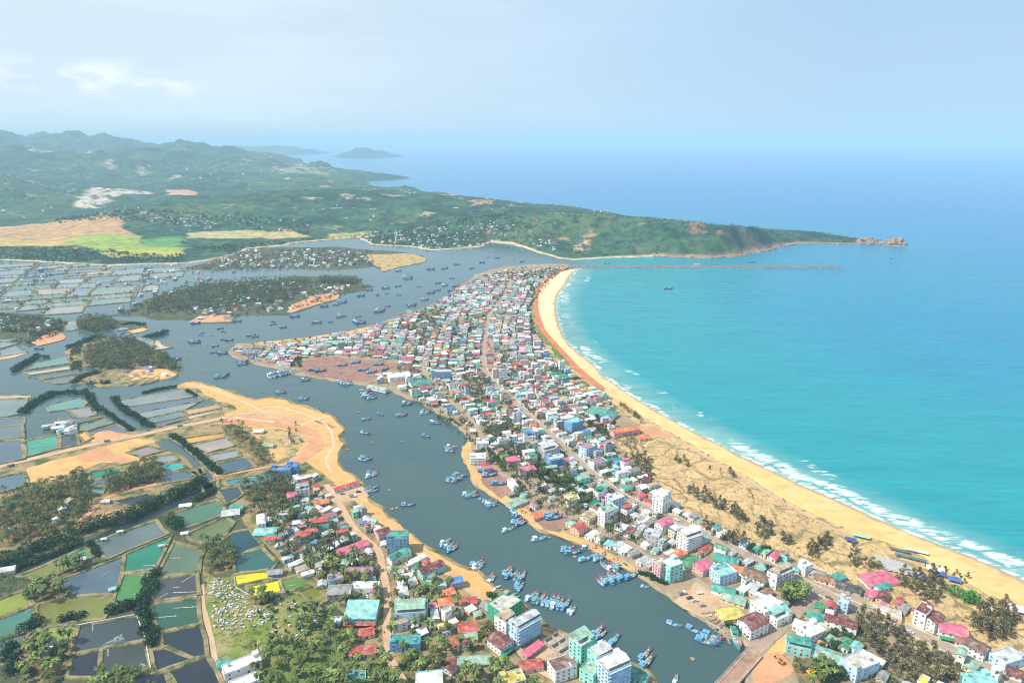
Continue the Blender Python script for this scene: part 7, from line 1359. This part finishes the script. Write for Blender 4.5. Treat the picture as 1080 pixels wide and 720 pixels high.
# aerator lines: thin floats with paddle wheels, and the froth they throw
white = plain('float_white', (.75,.76,.74), .6, .15, 1); fl = 0
mb = MB(); mb.tube((-4.5,0,.15),(4.5,0,.15),.14,.14,6)
shaft = mb.mesh('shaft', [white]); pw = MB()
for k in range(5): pw.tube((-.12, 0, .1), (.12, 0, .1), .5, .5, 8)
wheelm = pw.mesh('paddle_wheel', [white]); ap = None
for px_, py_, rz, s, lab in ((198,610,60,1.3,'upper dark pond, right'),(197,624,4,2.4,'dark grey pond, lower'),(170,629,55,1.3,'dark grey pond, left corner'),(186,619,10,.6,'dark grey pond, middle'),(197,640,6,2.2,'dark green pond, upper'),(175,650,8,1.8,'dark green pond, lower'),(185,588,4,.9,'sage pond'),(157,596,3,1.2,'teal pond, lower edge'),(113,604,60,.7,'blue-grey pond'),(108,630,55,.9,'olive pond, right'),(49,652,65,.8,'olive pond, left'),(30,644,80,.8,'left teal pond'),(71,663,60,1.0,'yellow-green pond'),(98,661,120,1.1,'aerated black pond, left'),(114,687,120,1.1,'lower black pond, left'),(145,626,15,.8,'lime pond'),(152,606,5,.8,'lime pond, top'),(307,617,20,.7,'green pond by the lawn'),(338,629,40,.7,'olive pond by the lawn'),(255,609,20,.5,'yellow pond'),(52,466,15,1.2,'far green pond, right'),(38,470,20,1.6,'far green pond, left'),(172,492,15,1.4,'turquoise pond'),(266,503,6,1.0,'teal net pond, right'),(104,516,30,1.2,'pale turquoise pond by the palms')):
    x, y = G(px_, py_, 2.0); lab = f'thin white aerator line floating in the {lab}'
    if ap is None:
        ap = thing('aerator', lab, 'aerator', (x, y, LAND_Z + .3), R(rz), 'aerators floating in the ponds'); link('shaft', shaft, ap)
        for u in (-4, -2, 0, 2, 4): link('paddle_wheel', wheelm, ap, (u, 0, 0))
        o = ap
    else: o = copy_tree(ap, (x, y, LAND_Z + .3), R(rz), lab)
    o.scale = (s, 1.2, 1.2)
m, t, b = new_mat('pond_froth'); v = pos(t); f = noise(t, v, .7, 5, .7, .42, .62); b.inputs['Base Color'].default_value = (.55,.60,.62,1); b.inputs['Roughness'].default_value = .8; at_ = N(t, 'ShaderNodeAttribute', attribute_name='Col'); t.links.new(mth(t, 'MULTIPLY', f, at_.outputs['Fac']), b.inputs['Alpha'])
fr = MB()
for tip, l, r_ in (((128,668),(100,684),(133,676)), ((149,698),(134,707),(159,704))):
    A, B, C_ = G(*tip, 1.86), G(*l, 1.86), G(*r_, 1.86); o = len(fr.v); n = 8
    for i in range(n):
        for j in range(n):
            p = lambda i, j: (lambda e: (A[0] + (e[0]-A[0])*i/n, A[1] + (e[1]-A[1])*i/n, LAND_Z + .33))(lerp(B, C_, j/n)); k_ = max(0, 1 - i/n)**1.2 * .9
            fr.add([p(i, j), p(i+1, j), p(i+1, j+1), p(i, j+1)], [(0,1,2,3)], 0, (k_,)*3)
link('pond_froth', fr.mesh('pond_froth', [m]), kind='stuff')
# drying racks, tarpaulins and the half-built house
rk = plain('rack_grey', (.40,.39,.36), .9, .35, .6); rpz = None
for i in range(7):
    x, y = lerp(G(930, 588), G(944, 604), 0), None
    px_, py_ = 921 + i*5.2, 594 - i*.5 + (i % 1); A = G(921 + i*5.6, 585.5 + i*1.7, LAND_Z); B = G(925 + i*5.6 + 8, 600 + i*1.2 + 1, LAND_Z); 
    x, y = (A[0]+B[0])/2, (A[1]+B[1])/2; a = math.atan2(B[1]-A[1], B[0]-A[0]); L = math.hypot(B[0]-A[0], B[1]-A[1])
    if rpz is None:
        rpz = thing('drying_rack', '', 'drying rack', (x, y, LAND_Z + .15), a, 'grey drying racks by the beach'); mb = MB(); mb.box(0, 0, .9, L, 3.6, .12, 0, 0, None, True); link('tray', mb.mesh('tray', [rk]), rpz)
        legm = boxmesh('leg', .15, .15, .9, mastm)
        for u in (-.45, 0, .45):
            for v_ in (-1.5, 1.5): link('leg', legm, rpz, (u*L, v_, 0))
        o = rpz
    else: o = copy_tree(rpz, (x, y, LAND_Z + .15), a)
    o['label'] = f'grey drying rack on the dune ground, {SIDE[i]} from the left'
for px_, py_, c, w, d, lab in ((897,571,(.03,.08,.26),9,6,'dark blue tarpaulin shelter above the drying racks'),(908,567,(.30,.50,.38),14,5,'pale green tarpaulin shelter at the beach path'),(1006,613,(.05,.14,.42),9,6,'bright blue tarpaulin shelter on the beach edge'),(990,607,(.05,.10,.30),9,5,'navy tarpaulin shelter in the beach trees'),(972,611,(.06,.16,.40),9,5,'blue tarpaulin shelter among the casuarinas'),(986,602,(.70,.70,.68),13,8,'white canopy beside the navy tarpaulin'),(960,590,(.05,.17,.20),24,2.4,'long dark teal shed roof on the beach edge'),(948,582,(.10,.11,.11),16,2.4,'long black shed roof on the beach edge'),(966,583,(.5,.5,.47),18,3.5,'long white awning along the upper beach'),(1076,645,(.6,.62,.62),14,9,'white canopy at the right frame edge')):
    x, y = G(px_, py_, LAND_Z); o = thing('tarpaulin_shelter', lab, 'shelter', (x, y, LAND_Z + .1), R(-28), None); mb = MB(); roof_geo(mb, 'gable', w, d, 2.6, .2, rise=.9); link('canopy', mb.mesh('canopy', [plain('tarp_' + lab.replace(' ', '_')[:20] + str(px_), c, .6, .3, .4)]), o)
    for u, v_ in ((-1,-1),(1,-1),(1,1),(-1,1)): link('pole', boxmesh('pole', .15, .15, 2.6, mastm), o, (u*(w/2-.3), v_*(d/2-.3), 0))
x, y = G(592, 682, LAND_Z); root = thing('unfinished_building', 'roofless concrete shell on the rubble plot beside the hotel', 'unfinished building', (x, y, LAND_Z + .12), ang((571,669),(546,684)) + math.pi/2); sh = plain('raw_concrete', (.42,.38,.33), .95, .4, .6)
for wx, wy, lx, ly in ((0,-7,22,.3),(0,7,22,.3),(-11,0,.3,13.6),(11,0,.3,13.6),(-3.5,0,.25,13.4),(4,0,.25,13.4),(0.2,0,7,.25),(-7.3,1,7,.25)): mb = MB(); mb.box(wx, wy, 0, lx, ly, 2.6 if lx > ly else 2.8); link('wall', mb.mesh('wall', [sh]), root)
for wx, wy in ((-11.3,-7.3),(11.3,-7.3),(-11.3,7.3),(11.3,7.3),(-3.5,-7.4),(4,7.4)): mb = MB(); mb.box(wx, wy, 0, .4, .4, 3.8); link('column', mb.mesh('column', [sh]), root)
mb = MB(); mb.box(0, 0, .02, 21.6, 13.6, .12); link('floor_slab', mb.mesh('floor_slab', [plain('site_dust', (.40,.34,.28), .95, .35)]), root)
def wallrun(lab, pix, h, mat, z=LAND_Z, th=.3):
    L = Gs(pix, z); o = thing('boundary_wall', lab, 'wall', (*L[0], z)); mb = MB()
    for i in range(len(L)-1):
        (x1, y1), (x2, y2) = L[i], L[i+1]; mb.box((x1+x2)/2 - L[0][0], (y1+y2)/2 - L[0][1], -.5, math.hypot(x2-x1, y2-y1) + th, th + .002*i, h + .5, math.atan2(y2-y1, x2-x1))
    link('wall', mb.mesh('wall', [mat]), o)
wallrun('low concrete quay wall round the rubble plot', [(575,664),(598,672),(616,683),(604,693),(588,700)], 1.6, sh); wallrun('rust-coloured fence wall beside the aqua tower', [(588,700),(601,689)], 2.2, plain('fence_rust', (.22,.10,.07), .9, .4)); wallrun('white wall along the right-hand street', [(955,668),(985,684),(1020,703)], 1.4, conc)
wallrun('pale wall round the yellow ponds', [(247,606),(280,601),(284,610),(294,611),(299,625),(267,630),(248,619),(247,606)], 1.3, plain('pond_wall', (.50,.49,.46), .9, .3)); wallrun('white-lined kerb round the black aerated pond', [(81,660),(144,648.5),(153,673),(159,705)], 1.2, plain('liner_white', (.55,.55,.53), .8, .3), LAND_Z + .7, .6)
wallrun('white plank walkway between the dark ponds', [(161,636),(208,628.5)], .5, conc, LAND_Z + .5, 1.2); wallrun('garden wall above the landing bank', [(745,655),(756,661),(764,668)], 1.2, conc); wallrun('beach lane wall beside the school', [(660,434),(676,447),(688,456)], 1.0, conc)
pm_ = plain('pole_concrete', (.42,.40,.37), .9, .2); pp = None; L = RL['main_street']; q = resample(L, 90)
for i in range(28, 84):
    x, y = q[i]; a = math.atan2(q[i+1][1]-y, q[i+1][0]-x); sg = 1 if i % 2 else -1; x, y = x - math.sin(a)*sg*5.9, y + math.cos(a)*sg*5.9
    if pp is None:
        pp = thing('power_pole', 'grey concrete power pole standing along the main street', 'power pole', (x, y, LAND_Z), a, 'power poles along the main street'); mb = MB(); mb.tube((0,0,0),(0,0,9),.2,.13,6); link('pole', mb.mesh('pole', [pm_]), pp); link('cross_arm', boxmesh('cross_arm', .15, 2.0, .15, pm_), pp, (0, 0, 8.2)); link('lamp_arm', boxmesh('lamp_arm', .12, 2.4, .12, pm_), pp, (0, 1.2, 7.4))
    else: copy_tree(pp, (x, y, LAND_Z), a)
# stones, planks and clutter on the open yards
cr = rocks(260, lambda r: (lambda p: (p[0], p[1], LAND_Z + .2))(G(r.uniform(322, 415), r.uniform(380, 398), LAND_Z)), .8, 31); link('yard_rubble', cr.mesh('yard_rubble', [plain('scrap', (.20,.12,.09), .9, .5, 1)]), kind='stuff')
cr = rocks(240, lambda r: (lambda p: (p[0], p[1], LAND_Z + .2))(G(r.gauss(308, 9), r.gauss(463, 7), LAND_Z)), .6, 32); link('site_rubble', cr.mesh('site_rubble', [plain('rubble_pale', (.42,.36,.30), .9, .5, 1)]), kind='stuff')
cr = rocks(150, lambda r: (lambda p: (p[0], p[1], LAND_Z + .15))(G(r.gauss(590, 10), r.gauss(690, 5), LAND_Z)), .5, 33); link('plot_rubble', cr.mesh('plot_rubble', [MATS['rubble_pale']]), kind='stuff')
